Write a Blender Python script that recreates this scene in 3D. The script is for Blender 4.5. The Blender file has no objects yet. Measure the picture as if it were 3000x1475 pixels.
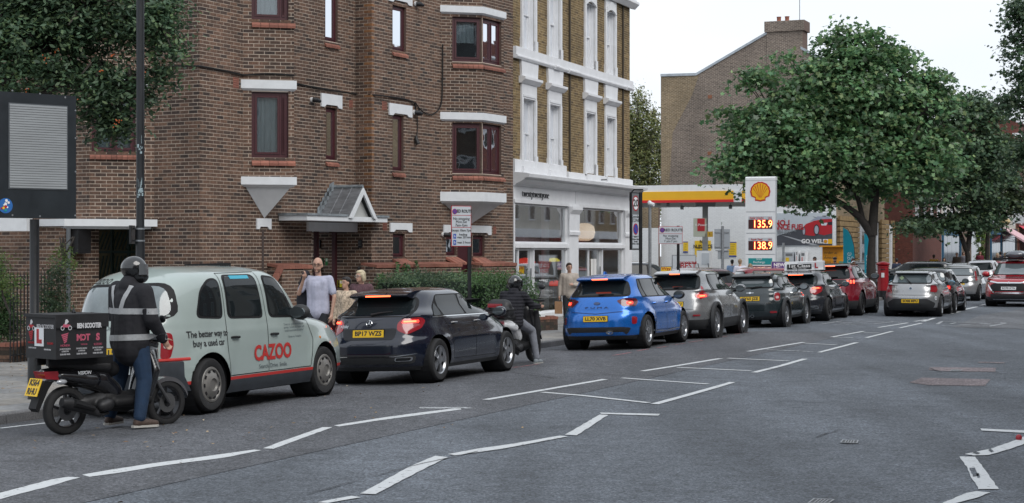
import bpy, bmesh, math, random
from mathutils import Vector, Matrix, geometry
from mathutils.bvhtree import BVHTree
random.seed(7)
sc = bpy.context.scene
COL = sc.collection
PI = math.pi
FPX, CX, CY, CAMH = 5050.0, 1500.0, 737.5, 1.99
cam = bpy.data.cameras.new('camera'); camo = bpy.data.objects.new('camera', cam); COL.objects.link(camo)
camo.location = (0, 0, CAMH); camo.rotation_euler = (PI/2, 0, 0)
cam.sensor_width = 36.0; cam.lens = FPX/3000*36; cam.clip_end = 2000; cam.clip_start = 0.1
sc.camera = camo
SUN_EL, SUN_AZ = 42.0, 142.0      # azimuth clockwise from +Y
w = bpy.data.worlds.new('World'); sc.world = w; w.use_nodes = True
nt = w.node_tree; nt.nodes.clear()
sky = nt.nodes.new('ShaderNodeTexSky'); sky.sky_type = 'NISHITA'; sky.sun_disc = False
sky.sun_elevation = math.radians(SUN_EL); sky.sun_rotation = math.radians(SUN_AZ); sky.dust_density = 4; sky.air_density = 1.0
tc = nt.nodes.new('ShaderNodeTexCoord'); mp = nt.nodes.new('ShaderNodeMapping'); mp.inputs['Scale'].default_value = (1, 1, 3.5)
nz = nt.nodes.new('ShaderNodeTexNoise'); nz.inputs['Scale'].default_value = 1.6; nz.inputs['Detail'].default_value = 4; nz.inputs['Roughness'].default_value = .45
rp = nt.nodes.new('ShaderNodeValToRGB'); rp.color_ramp.elements[0].position = .36; rp.color_ramp.elements[1].position = .66
rp.color_ramp.elements[0].color = (8.2, 8.9, 9.8, 1); rp.color_ramp.elements[1].color = (10.1, 10.6, 11.2, 1)
mx = nt.nodes.new('ShaderNodeMixRGB'); mx.inputs['Fac'].default_value = .9
bg = nt.nodes.new('ShaderNodeBackground'); bg.inputs['Strength'].default_value = .091
out = nt.nodes.new('ShaderNodeOutputWorld')
L = nt.links.new
L(tc.outputs['Generated'], mp.inputs['Vector']); L(mp.outputs['Vector'], nz.inputs['Vector']); L(nz.outputs['Fac'], rp.inputs['Fac'])
L(sky.outputs['Color'], mx.inputs['Color1']); L(rp.outputs['Color'], mx.inputs['Color2']); L(mx.outputs['Color'], bg.inputs['Color']); L(bg.outputs['Background'], out.inputs['Surface'])
sl = bpy.data.lights.new('sun', 'SUN'); sl.energy = 1.5; sl.angle = math.radians(40); sl.color = (1, .975, .94)
so = bpy.data.objects.new('sun', sl); COL.objects.link(so)
sd = Vector((math.sin(math.radians(SUN_AZ))*math.cos(math.radians(SUN_EL)), math.cos(math.radians(SUN_AZ))*math.cos(math.radians(SUN_EL)), math.sin(math.radians(SUN_EL))))
so.rotation_euler = (-sd).to_track_quat('-Z', 'Y').to_euler()
sc.view_settings.view_transform = 'Standard'; sc.view_settings.look = 'None'; sc.view_settings.exposure = 0.24; sc.view_settings.gamma = 1; sc.view_settings.use_curve_mapping = False
sc.render.engine = 'CYCLES'
sc.cycles.max_bounces = 6; sc.cycles.diffuse_bounces = 3; sc.cycles.glossy_bounces = 3; sc.cycles.transmission_bounces = 4; sc.cycles.transparent_max_bounces = 6
sc.cycles.use_denoising = True
def ray(px): return (px-CX)/FPX
def W3(px, py, Y): return Vector((ray(px)*Y, Y, CAMH+(CY-py)/FPX*Y))
RA = math.radians(22.5)
def UV(u, v): return Vector((u*math.sin(RA)-v*math.cos(RA), u*math.cos(RA)+v*math.sin(RA)))
def toUV(x, y): return (x*math.sin(RA)+y*math.cos(RA), -x*math.cos(RA)+y*math.sin(RA))
KERB = 13.7; CROWN = 10.7; PAVZ = .02
def rise(u): return .012*max(0, u-108)
def roadz(x, y):
 u, v = toUV(x, y)
 return -.035*min(3.1, max(0, v-CROWN)) + rise(u)
def pavz(x, y): return PAVZ + rise(toUV(x, y)[0])
def G(px, py, fn=roadz, dz=0):
 z = 0
 for _ in range(25):
  Y = FPX*(CAMH-z-dz)/(py-CY); X = ray(px)*Y; z = fn(X, Y)
 return Vector((X, Y, z+dz))
BA = math.radians(28.5); SA = math.radians(21.4)
def fr(a):
 s, c = math.sin(a), math.cos(a)
 return (lambda b, d: Vector((b*s-d*c, b*c+d*s))), (lambda px, d: d/(-ray(px)*c+s))
BD, BY = fr(BA)       # brick-building frame
SD, SY = fr(SA)       # shop-building frame
MATS = {}
def P(name, col, rough=.6, metal=0, coat=0, n=None, bump=None, emit=None, spec=.5, rnd=0, ior=None, col2=None, streak=None):
 if name in MATS: return MATS[name]
 m = bpy.data.materials.new(name); m.use_nodes = True; t = m.node_tree; b = t.nodes['Principled BSDF']; l = t.links.new
 b.inputs['Base Color'].default_value = (*col, 1); b.inputs['Roughness'].default_value = rough; b.inputs['Metallic'].default_value = metal
 b.inputs['Coat Weight'].default_value = coat; b.inputs['Coat Roughness'].default_value = .04; b.inputs['Specular IOR Level'].default_value = spec
 if ior: b.inputs['IOR'].default_value = ior
 if emit: b.inputs['Emission Color'].default_value = (*emit[:3], 1); b.inputs['Emission Strength'].default_value = emit[3]
 tcn = None
 def coord():
  nonlocal tcn
  if tcn is None: tcn = t.nodes.new('ShaderNodeTexCoord')
  return tcn.outputs['Object']
 src = None
 if n or col2:
  sca, amt = n if n else (3, .5)
  x = t.nodes.new('ShaderNodeTexNoise'); x.inputs['Scale'].default_value = sca; x.inputs['Detail'].default_value = 5; x.inputs['Roughness'].default_value = .65
  if streak:
   mpn = t.nodes.new('ShaderNodeMapping'); mpn.inputs['Scale'].default_value = streak; l(coord(), mpn.inputs['Vector']); l(mpn.outputs['Vector'], x.inputs['Vector'])
  else: l(coord(), x.inputs['Vector'])
  r = t.nodes.new('ShaderNodeValToRGB'); r.color_ramp.elements[0].position = .3; r.color_ramp.elements[1].position = .7
  a = col2 if col2 else tuple(c*(1-amt) for c in col); c2 = col if col2 else tuple(min(1, c*(1+amt)) for c in col)
  r.color_ramp.elements[0].color = (*a, 1); r.color_ramp.elements[1].color = (*c2, 1)
  l(x.outputs['Fac'], r.inputs['Fac']); src = r.outputs['Color']
  rr = t.nodes.new('ShaderNodeMapRange'); rr.inputs['To Min'].default_value = max(.02, rough-.12*(rough > .2)); rr.inputs['To Max'].default_value = min(1, rough+.12*(rough > .2))
  l(x.outputs['Fac'], rr.inputs['Value']); l(rr.outputs['Result'], b.inputs['Roughness'])
 if rnd:
  g = t.nodes.new('ShaderNodeNewGeometry'); oi = t.nodes.new('ShaderNodeObjectInfo'); ad = t.nodes.new('ShaderNodeMath'); ad.operation = 'ADD'
  fc = t.nodes.new('ShaderNodeMath'); fc.operation = 'FRACT'; l(g.outputs['Random Per Island'], ad.inputs[0]); l(oi.outputs['Random'], ad.inputs[1]); l(ad.outputs[0], fc.inputs[0])
  mr = t.nodes.new('ShaderNodeMapRange'); mr.inputs['To Min'].default_value = 1-rnd; mr.inputs['To Max'].default_value = 1+rnd; l(fc.outputs[0], mr.inputs['Value'])
  hs = t.nodes.new('ShaderNodeHueSaturation'); l(mr.outputs['Result'], hs.inputs['Value'])
  if src: l(src, hs.inputs['Color'])
  else: hs.inputs['Color'].default_value = (*col, 1)
  src = hs.outputs['Color']
 if src: l(src, b.inputs['Base Color'])
 if bump:
  y = t.nodes.new('ShaderNodeTexNoise'); y.inputs['Scale'].default_value = bump[0]; y.inputs['Detail'].default_value = 4; l(coord(), y.inputs['Vector'])
  bm = t.nodes.new('ShaderNodeBump'); bm.inputs['Strength'].default_value = bump[1]; bm.inputs['Distance'].default_value = bump[2] if len(bump) > 2 else .01
  l(y.outputs['Fac'], bm.inputs['Height']); l(bm.outputs['Normal'], b.inputs['Normal'])
 MATS[name] = m
 return m
def PR(name, cols, rough=.85, nscale=30, namt=.35, bump=(60, .4, .004), trans=0):
 if name in MATS: return MATS[name]
 m = bpy.data.materials.new(name); m.use_nodes = True; t = m.node_tree; b = t.nodes['Principled BSDF']; l = t.links.new
 b.inputs['Roughness'].default_value = rough
 g = t.nodes.new('ShaderNodeNewGeometry'); oi = t.nodes.new('ShaderNodeObjectInfo'); ad = t.nodes.new('ShaderNodeMath'); ad.operation = 'ADD'
 fc = t.nodes.new('ShaderNodeMath'); fc.operation = 'FRACT'; l(g.outputs['Random Per Island'], ad.inputs[0]); l(oi.outputs['Random'], ad.inputs[1]); l(ad.outputs[0], fc.inputs[0])
 r = t.nodes.new('ShaderNodeValToRGB'); cr = r.color_ramp; cr.interpolation = 'LINEAR'
 while len(cr.elements) < len(cols): cr.elements.new(.5)
 for i, c in enumerate(cols): cr.elements[i].position = i/(len(cols)-1); cr.elements[i].color = (*c, 1)
 l(fc.outputs[0], r.inputs['Fac'])
 geo = g.outputs['Position']
 x = t.nodes.new('ShaderNodeTexNoise'); x.inputs['Scale'].default_value = nscale; x.inputs['Detail'].default_value = 4; l(geo, x.inputs['Vector'])
 mr = t.nodes.new('ShaderNodeMapRange'); mr.inputs['From Min'].default_value = .3; mr.inputs['From Max'].default_value = .7; mr.inputs['To Min'].default_value = 1-namt; mr.inputs['To Max'].default_value = 1+namt; l(x.outputs['Fac'], mr.inputs['Value'])
 hs = t.nodes.new('ShaderNodeHueSaturation'); l(mr.outputs['Result'], hs.inputs['Value']); l(r.outputs['Color'], hs.inputs['Color']); src = hs.outputs['Color']
 x2 = t.nodes.new('ShaderNodeTexNoise'); x2.inputs['Scale'].default_value = .45; x2.inputs['Detail'].default_value = 5; l(geo, x2.inputs['Vector'])
 m2 = t.nodes.new('ShaderNodeMapRange'); m2.inputs['From Min'].default_value = .35; m2.inputs['From Max'].default_value = .68; m2.inputs['To Min'].default_value = .78; m2.inputs['To Max'].default_value = 1.15; l(x2.outputs['Fac'], m2.inputs['Value'])
 x3 = t.nodes.new('ShaderNodeTexNoise'); x3.inputs['Scale'].default_value = 1.1; x3.inputs['Detail'].default_value = 6; mp3 = t.nodes.new('ShaderNodeMapping'); mp3.inputs['Scale'].default_value = (1, 1, .16); l(geo, mp3.inputs['Vector']); l(mp3.outputs['Vector'], x3.inputs['Vector'])
 m3 = t.nodes.new('ShaderNodeMapRange'); m3.inputs['From Min'].default_value = .36; m3.inputs['From Max'].default_value = .66; m3.inputs['To Min'].default_value = .80; m3.inputs['To Max'].default_value = 1.12; l(x3.outputs['Fac'], m3.inputs['Value'])
 mm_ = t.nodes.new('ShaderNodeMath'); mm_.operation = 'MULTIPLY'; l(m2.outputs['Result'], mm_.inputs[0]); l(m3.outputs['Result'], mm_.inputs[1])
 h2 = t.nodes.new('ShaderNodeHueSaturation'); l(mm_.outputs[0], h2.inputs['Value']); l(src, h2.inputs['Color']); l(h2.outputs['Color'], b.inputs['Base Color'])
 y = t.nodes.new('ShaderNodeTexNoise'); y.inputs['Scale'].default_value = bump[0]; l(geo, y.inputs['Vector'])
 bm = t.nodes.new('ShaderNodeBump'); bm.inputs['Strength'].default_value = bump[1]; bm.inputs['Distance'].default_value = bump[2]; l(y.outputs['Fac'], bm.inputs['Height']); l(bm.outputs['Normal'], b.inputs['Normal'])
 if trans:
  o = t.nodes['Material Output']; tb_ = t.nodes.new('ShaderNodeBsdfTranslucent'); ms = t.nodes.new('ShaderNodeMixShader'); ms.inputs['Fac'].default_value = trans
  l(h2.outputs['Color'], tb_.inputs['Color']); l(b.outputs[0], ms.inputs[1]); l(tb_.outputs[0], ms.inputs[2]); l(ms.outputs[0], o.inputs['Surface'])
 MATS[name] = m; return m
def tag(o, label=None, cat=None, group=None, kind=None):
 if label: o['label'] = label
 if cat: o['category'] = cat
 if group: o['group'] = group
 if kind: o['kind'] = kind
 return o
def linko(name, data, parent=None, loc=None, rot=None, pinv=None, **k):
 o = bpy.data.objects.new(name, data); COL.objects.link(o)
 if parent:
  o.parent = parent
  if pinv and parent.type == 'EMPTY': o.matrix_parent_inverse = pinv
 if loc is not None: o.location = loc
 if rot is not None: o.rotation_euler = rot
 return tag(o, **k)
def empty(name, loc=(0, 0, 0), rz=0, rx=0, **k):
 o = linko(name, None, None, loc, (rx, 0, rz), **k); o.empty_display_size = .3
 return o
def inv(o):
 return (Matrix.Translation(o.location) @ o.rotation_euler.to_matrix().to_4x4()).inverted()
class MB:
 def __init__(s, M=None): s.v = []; s.f = []; s.m = []; s.M = M or Matrix(); s.mi = 0
 def P(s, p):
  s.v.append(s.M @ Vector(p)); return len(s.v)-1
 def face(s, pts, mi=None):
  s.f.append([s.P(p) for p in pts]); s.m.append(s.mi if mi is None else mi)
 def fi(s, idx, mi=None): s.f.append(idx); s.m.append(s.mi if mi is None else mi)
 def box(s, x0, x1, y0, y1, z0, z1, mi=None, T=None):
  c = [(x0,y0,z0),(x1,y0,z0),(x1,y1,z0),(x0,y1,z0),(x0,y0,z1),(x1,y0,z1),(x1,y1,z1),(x0,y1,z1)]
  if T: c = [T @ Vector(q) for q in c]
  i = [s.P(q) for q in c]
  for q in ((3,2,1,0),(4,5,6,7),(0,1,5,4),(1,2,6,5),(2,3,7,6),(3,0,4,7)): s.fi([i[k] for k in q], mi)
  return s
 def cbox(s, c, d, mi=None, R=None):
  T = Matrix.Translation(Vector(c)) @ (R.to_4x4() if R else Matrix())
  return s.box(-d[0]/2, d[0]/2, -d[1]/2, d[1]/2, -d[2]/2, d[2]/2, mi, T)
 def tube(s, pts, r, n=8, mi=None, caps=True, sq=None):
  pts = [Vector(p) for p in pts]; rs = r if isinstance(r, (list, tuple)) else [r]*len(pts)
  rings = []
  prev = None
  for i, p in enumerate(pts):
   t = (pts[min(i+1, len(pts)-1)]-pts[max(i-1, 0)]).normalized()
   if prev is None:
    a = Vector((0, 0, 1)) if abs(t.z) < .9 else Vector((1, 0, 0)); a = (a-t*a.dot(t)).normalized()
   else: a = (prev-t*prev.dot(t)).normalized()
   prev = a; b = t.cross(a)
   rings.append([s.P(p+(a*math.cos(2*PI*k/n)+b*math.sin(2*PI*k/n))*rs[i]) for k in range(n)])
  for i in range(len(rings)-1):
   for k in range(n): s.fi([rings[i][k], rings[i][(k+1)%n], rings[i+1][(k+1)%n], rings[i+1][k]], mi)
  if caps: s.fi(rings[0][::-1], mi); s.fi(rings[-1], mi)
  return s
 def lathe(s, prof, n=16, T=None, mi=None, cap=True):
  T = T or Matrix(); rings = []
  for r, h in prof: rings.append([s.P(T @ Vector((r*math.cos(2*PI*k/n), r*math.sin(2*PI*k/n), h))) for k in range(n)])
  for i in range(len(rings)-1):
   for k in range(n): s.fi([rings[i][k], rings[i][(k+1)%n], rings[i+1][(k+1)%n], rings[i+1][k]], mi)
  if cap: s.fi(rings[0][::-1], mi); s.fi(rings[-1], mi)
  return s
 def prism(s, poly, a0, a1, axis='z', mi=None, T=None):
  def q(p, a):
   c = (p[0], p[1], a) if axis == 'z' else (p[0], a, p[1]) if axis == 'y' else (a, p[0], p[1])
   return T @ Vector(c) if T else c
  A = [s.P(q(p, a0)) for p in poly]; B = [s.P(q(p, a1)) for p in poly]; n = len(poly)
  s.fi(A[::-1], mi); s.fi(B, mi)
  for k in range(n): s.fi([A[k], A[(k+1)%n], B[(k+1)%n], B[k]], mi)
  return s
 def ball(s, c, r, n=12, m=8, mi=None):
  r = Vector(r) if hasattr(r, '__len__') else Vector((r, r, r)); c = Vector(c)
  T = Matrix.Translation(c) @ Matrix.Diagonal((*r, 1))
  return s.lathe([(max(.001, math.sin(PI*i/m)), -math.cos(PI*i/m)) for i in range(m+1)], n, T, mi)
 def mesh(s, mats, smooth=False, name='m', fixn=False):
  me = bpy.data.meshes.new(name); me.from_pydata([tuple(v) for v in s.v], [], s.f)
  for m in (mats if isinstance(mats, (list, tuple)) else [mats]): me.materials.append(m)
  if any(s.m): me.polygons.foreach_set('material_index', s.m)
  if fixn:
   bm = bmesh.new(); bm.from_mesh(me); bmesh.ops.recalc_face_normals(bm, faces=bm.faces); bm.to_mesh(me); bm.free()
  if smooth:
   me.polygons.foreach_set('use_smooth', [True]*len(me.polygons))
   if smooth != 'all': me.set_sharp_from_angle(angle=math.radians(smooth if smooth is not True else 40))
  me.update(); return me
 def build(s, name, mats, parent=None, smooth=False, loc=None, rot=None, pinv=None, fixn=False, **k):
  return linko(name, s.mesh(mats, smooth, name, fixn), parent, loc, rot, pinv, **k)
def frameM(o, e):
 e = Vector((e[0], e[1], 0)).normalized()
 m = Vector((e.y, -e.x, 0))
 M = Matrix(((e.x, m.x, 0, o[0]), (e.y, m.y, 0, o[1]), (0, 0, 1, o[2] if len(o) > 2 else 0), (0, 0, 0, 1)))
 return M
def catmull(pts, n=6):
 pts = [Vector(p) for p in pts]; o = []
 for i in range(len(pts)-1):
  p0, p1, p2, p3 = pts[max(i-1, 0)], pts[i], pts[i+1], pts[min(i+2, len(pts)-1)]
  for k in range(n):
   t = k/n; o.append(.5*((2*p1)+(p2-p0)*t+(2*p0-5*p1+4*p2-p3)*t*t+(-p0+3*p1-3*p2+p3)*t**3))
 o.append(pts[-1]); return o
TS = bpy.data.scenes.new('temp_eval')
def evalmesh(o):
 TS.collection.objects.link(o); vl = TS.view_layers[0]; vl.update(); dg = vl.depsgraph
 me = bpy.data.meshes.new_from_object(o.evaluated_get(dg)); bpy.data.objects.remove(o); return me
def text_mesh(body, size, mat, depth=.002, align='CENTER', width=1.0, bold=0, shear=0, spacing=1.0, fit=None):
 c = bpy.data.curves.new('t', 'FONT'); c.body = body; c.size = size; c.extrude = depth; c.align_x = align; c.align_y = 'CENTER'; c.offset = bold; c.shear = shear; c.space_character = spacing
 c.resolution_u = 3
 me = evalmesh(bpy.data.objects.new('t', c)); bpy.data.curves.remove(c)
 if fit: xs = [v.co.x for v in me.vertices]; width = fit/(max(xs)-min(xs))
 for v in me.vertices: v.co.x *= width
 me.materials.clear(); me.materials.append(mat)
 return me
def text_on(name, body, size, mat, M, parent, pinv=None, **k):
 me = text_mesh(body, size, mat, **k); me.transform(M)
 return linko(name, me, parent, pinv=pinv)
def wallT(F, s, o, z):
 return F @ Matrix.Translation((s, o, z)) @ Matrix(((1,0,0,0),(0,0,1,0),(0,1,0,0),(0,0,0,1)))
def copy_tree(o, parent=None):
 c = o.copy(); COL.objects.link(c)
 if parent: c.parent = parent
 for ch in list(o.children): copy_tree(ch, c)
 return c
def remesh(mb, vox, smooth_it=2, mats=None):
 me = mb.mesh(mats or [], False)
 o = bpy.data.objects.new('r', me)
 md = o.modifiers.new('r', 'REMESH'); md.mode = 'VOXEL'; md.voxel_size = vox; md.use_smooth_shade = True
 if smooth_it:
  ms = o.modifiers.new('s', 'SMOOTH'); ms.iterations = smooth_it; ms.factor = .6
 r = evalmesh(o)
 r.polygons.foreach_set('use_smooth', [True]*len(r.polygons))
 r.materials.clear()
 for m in (mats or []): r.materials.append(m)
 return r
# ================================================================ ROAD, KERB, PAVEMENT
def asphalt(name, base, tint=1.0):
 m = bpy.data.materials.new(name); m.use_nodes = True; t = m.node_tree; b = t.nodes['Principled BSDF']; l = t.links.new
 g = t.nodes.new('ShaderNodeNewGeometry')
 def noise(s, d=4, r=.6):
  x = t.nodes.new('ShaderNodeTexNoise'); x.inputs['Scale'].default_value = s; x.inputs['Detail'].default_value = d; x.inputs['Roughness'].default_value = r; l(g.outputs['Position'], x.inputs['Vector']); return x
 fine = noise(38, 8, .85); mid = noise(4.5, 5); big = noise(.22, 4)
 vor = t.nodes.new('ShaderNodeTexVoronoi'); vor.inputs['Scale'].default_value = 42; l(g.outputs['Position'], vor.inputs['Vector'])
 r = t.nodes.new('ShaderNodeValToRGB'); e = r.color_ramp.elements; e[0].position = .40; e[0].color = (*[c*.35 for c in base], 1); e[1].position = .64; e[1].color = (*[c*1.95 for c in base], 1)
 l(fine.outputs['Fac'], r.inputs['Fac'])
 def mul(col, nz, a, bb, lo=.3, hi=.7):
  mr = t.nodes.new('ShaderNodeMapRange'); mr.inputs['From Min'].default_value = lo; mr.inputs['From Max'].default_value = hi; mr.inputs['To Min'].default_value = a; mr.inputs['To Max'].default_value = bb; l(nz, mr.inputs['Value'])
  h = t.nodes.new('ShaderNodeHueSaturation'); l(mr.outputs['Result'], h.inputs['Value']); l(col, h.inputs['Color']); return h.outputs['Color']
 sc2_ = t.nodes.new('ShaderNodeSeparateColor'); l(vor.outputs['Color'], sc2_.inputs[0]); rc_ = mul(r.outputs['Color'], sc2_.outputs[0], .62, 1.5, 0, 1); c = mul(rc_, mid.outputs['Fac'], .80, 1.2); c = mul(c, big.outputs['Fac'], .78, 1.22)
 sp = t.nodes.new('ShaderNodeMapping'); sp.inputs['Rotation'].default_value = (0, 0, RA); sp.inputs['Scale'].default_value = (.55, .03, 1)
 l(g.outputs['Position'], sp.inputs['Vector']); st = t.nodes.new('ShaderNodeTexNoise'); st.inputs['Scale'].default_value = 1.3; st.inputs['Detail'].default_value = 3; l(sp.outputs['Vector'], st.inputs['Vector'])
 c = mul(c, st.outputs['Fac'], .8, 1.15, .38, .62)
 s3 = noise(.8, 8, .7); c = mul(c, s3.outputs['Fac'], 1.0, .78, .55, .63); s4 = noise(2.6, 8, .75); c = mul(c, s4.outputs['Fac'], 1.0, 1.22, .60, .66)
 l(c, b.inputs['Base Color']); b.inputs['Roughness'].default_value = .82
 ad = t.nodes.new('ShaderNodeMath'); ad.operation = 'ADD'; l(fine.outputs['Fac'], ad.inputs[0]); l(vor.outputs['Distance'], ad.inputs[1])
 bm = t.nodes.new('ShaderNodeBump'); bm.inputs['Strength'].default_value = .55; bm.inputs['Distance'].default_value = .012; l(ad.outputs[0], bm.inputs['Height']); l(bm.outputs['Normal'], b.inputs['Normal'])
 MATS[name] = m; return m
M_as1 = asphalt('asphalt_bluish', (.105, .118, .136)); M_as2 = asphalt('asphalt_brown', (.090, .094, .104)); M_as3 = asphalt('asphalt_patch', (.145, .15, .155))
M_asd = asphalt('asphalt_dark', (.045, .045, .05)); M_asr = asphalt('asphalt_pink', (.20, .165, .17))
def strip(name, vs, mat, us, dz=0, fn=roadz, **k):
 b = MB(); idx = []
 for u in us:
  row = []
  for v in vs:
   p = UV(u, v); row.append(b.P((p.x, p.y, fn(p.x, p.y)+dz)))
  idx.append(row)
 for i in range(len(us)-1):
  for j in range(len(vs)-1): b.fi([idx[i][j], idx[i][j+1], idx[i+1][j+1], idx[i+1][j]])
 return b.build(name, mat, None, fixn=False, **k)
US = [-60, 0, 10, 20, 30, 40, 50, 60, 70, 80, 90, 100, 108, 115, 125, 140, 160, 200, 260]
b = MB(); b.box(-500, 500, -500, 900, -1.6, -.6); b.build('ground', P('earth', (.12, .11, .1), .9, n=(.5, .2)), kind='structure')
strip('road', [-2, 0, 3, 6, 8, CROWN, 11.2, 12, KERB+.05], M_as1, US, kind='structure')
strip('road_resurfaced_band', [8.35, 9.5, CROWN, 12, KERB-.02], M_as2, [-20, 0, 10, 15, 20, 25, 30, 36, 42], .004, kind='structure')
M_slab = PR('paving_stone', [(.20, .19, .18), (.26, .25, .235), (.23, .235, .24), (.30, .285, .26), (.24, .22, .2)], .85, 12, .2, (90, .3, .004))
M_kerb = PR('granite_kerb', [(.13, .13, .135), (.19, .185, .18), (.16, .16, .17)], .8, 60, .35, (120, .4, .004))
def slab_sheet(name, v0, v1, mat, us, **k):
 b = MB()
 for i in range(len(us)-1):
  q = []
  for (u, v) in ((us[i], v0), (us[i], v1), (us[i+1], v1), (us[i+1], v0)):
   p = UV(u, v); q.append((p.x, p.y, pavz(p.x, p.y)-.012))
  lo = [(x, y, z-.5) for x, y, z in q]
  b.face(q); b.face([q[0], q[3], lo[3], lo[0]]); b.face([q[1], lo[1], lo[2], q[2]])
 return b.build(name, mat, **k)
pav = slab_sheet('pavement', KERB+.15, 34, P('mortar_bed', (.10, .095, .09), .9, n=(8, .3)), US, kind='structure')
rpav = slab_sheet('pavement_near_side', -12, -.1, P('mortar_bed', (.1, .095, .09)), US, kind='structure')
kb = MB()
for i in range(len(US)-1):
 q = [];
 for (u, v) in ((US[i], KERB+.01), (US[i], KERB+.14), (US[i+1], KERB+.14), (US[i+1], KERB+.01)):
  p = UV(u, v); q.append((p.x, p.y, pavz(p.x, p.y)-.015))
 lo = [(x, y, z-.4) for x, y, z in q]; kb.face(q); kb.face([q[0], q[3], lo[3], lo[0]])
kerb = kb.build('kerb', P('kerb_bed', (.06, .06, .06), .9), kind='structure')
def block(b, us, vs, z0, z1, ch=.012):
 def q(u, v, z):
  p = UV(u, v); return (p.x, p.y, z+rise(u))
 A = [q(us[0], vs[0], z0), q(us[1], vs[0], z0), q(us[1], vs[1], z0), q(us[0], vs[1], z0)]
 B = [q(us[0], vs[0], z1-ch), q(us[1], vs[0], z1-ch), q(us[1], vs[1], z1-ch), q(us[0], vs[1], z1-ch)]
 C = [q(us[0]+ch, vs[0]+ch, z1), q(us[1]-ch, vs[0]+ch, z1), q(us[1]-ch, vs[1]-ch, z1), q(us[0]+ch, vs[1]-ch, z1)]
 ia, ib, ic = [[b.P(p) for p in X] for X in (A, B, C)]
 for k in range(4):
  b.fi([ia[k], ib[k], ib[(k+1)%4], ia[(k+1)%4]]); b.fi([ib[k], ic[k], ic[(k+1)%4], ib[(k+1)%4]])
 b.fi(ic[::-1])
u = 10.0; nk = 0
while u < 118:
 ln = random.choice((.86, .92, .98)) if u < 60 else 1.8
 b = MB(); block(b, (u+.006, u+ln-.006), (KERB-.005+random.uniform(-.006, .006), KERB+.145), -.14, PAVZ+random.uniform(-.006, .006), .018)
 b.build('kerb_stone', M_kerb, kerb, fixn=True); u += ln
cnt = 0; stuffb = MB()
vrow = KERB+.155; rowi = 0
while vrow < 20.2:
 wv = .6; u = 12 + (rowi % 2)*.37
 while u < 75:
  ln = random.choice((.6, .75, .9, .9)); b = MB()
  c = UV(u, vrow)
  small = not (u < 25 or (36 < u < 44 and vrow < 16.5))
  tgt = stuffb if small else b
  block(tgt, (u+.006, u+ln-.006), (vrow+.006, vrow+wv-.006), -.05, PAVZ+random.uniform(-.004, .004), .006)
  if not small and cnt < 290: b.build('paving_slab', M_slab, pav, fixn=True); cnt += 1
  u += ln
 vrow += wv; rowi += 1
stuffb.build('paving_slab_field', M_slab, pav, fixn=True, kind='stuff')
def paint_mat(name, col, worn):
 m = bpy.data.materials.new(name); m.use_nodes = True; t = m.node_tree; b = t.nodes['Principled BSDF']; l = t.links.new
 g = t.nodes.new('ShaderNodeNewGeometry'); x = t.nodes.new('ShaderNodeTexNoise'); x.inputs['Scale'].default_value = 14; x.inputs['Detail'].default_value = 7; x.inputs['Roughness'].default_value = .75
 l(g.outputs['Position'], x.inputs['Vector'])
 r = t.nodes.new('ShaderNodeValToRGB'); e = r.color_ramp.elements; e[0].position = worn-.03; e[0].color = (.12, .125, .13, 1); e[1].position = worn+.04; e[1].color = (*col, 1)
 l(x.outputs['Fac'], r.inputs['Fac']); l(r.outputs['Color'], b.inputs['Base Color']); b.inputs['Roughness'].default_value = .7
 bm = t.nodes.new('ShaderNodeBump'); bm.inputs['Strength'].default_value = .4; bm.inputs['Distance'].default_value = .004; y = t.nodes.new('ShaderNodeTexNoise'); y.inputs['Scale'].default_value = 120; l(g.outputs['Position'], y.inputs['Vector']); l(y.outputs['Fac'], bm.inputs['Height']); l(bm.outputs['Normal'], b.inputs['Normal'])
 return m
M_wp = paint_mat('road_paint_white', (.60, .62, .63), .385); M_wp2 = paint_mat('road_paint_worn', (.5, .52, .54), .47); M_rp = paint_mat('road_paint_red', (.42, .13, .14), .5)
def ragged(poly, dz):
 o = []
 n = len(poly)
 for i in range(n):
  a, c = poly[i], poly[(i+1)%n]; k = max(1, int((c-a).length/.12))
  for j in range(k):
   p = a.lerp(c, j/k); jt = .006 if j else 0
   x, y = p.x+random.uniform(-jt, jt), p.y+random.uniform(-jt, jt)
   o.append(Vector((x, y, roadz(x, y)+dz)))
 return o
def mark_quad(pxs, mat=None, dz=.008, name='lane_marking'):
 pts = [G(*p) for p in pxs]; o = ragged(pts, dz)
 b = MB(); b.face(o); ob = b.build(name, mat or M_wp, fixn=True, kind='structure')
 return ob
def mark_line(pxs, wd=.1, mat=None, dz=.008, name='lane_marking', cut=0):
 p = [G(*q) for q in pxs]; b = MB(); L_, R_ = [], []
 pts = []
 for i in range(len(p)-1):
  k = max(1, int((p[i+1]-p[i]).length/.35))
  pts += [p[i].lerp(p[i+1], j/k) for j in range(k)]
 pts.append(p[-1])
 for i, q in enumerate(pts):
  t = (pts[min(i+1, len(pts)-1)]-pts[max(i-1, 0)]); t.z = 0; t.normalize(); nrm = Vector((-t.y, t.x, 0))
  for s, Lx in ((1, L_), (-1, R_)):
   r = q+nrm*(wd/2+random.uniform(-.005, .005))*s + t*(cut*s if i in (0, len(pts)-1) else 0); Lx.append(b.P((r.x, r.y, roadz(r.x, r.y)+dz)))
 for i in range(len(pts)-1): b.fi([R_[i], R_[i+1], L_[i+1], L_[i]])
 return b.build(name, mat or M_wp, kind='structure')
mark_quad([(0, 1447), (0, 1466), (60, 1449), (130, 1432), (196, 1412), (235, 1402), (200, 1400), (150, 1408)])
mark_quad([(240, 1394), (262, 1400), (350, 1388), (450, 1371), (560, 1356), (660, 1343), (766, 1322), (745, 1320), (600, 1340), (450, 1360), (350, 1375)])
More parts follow.
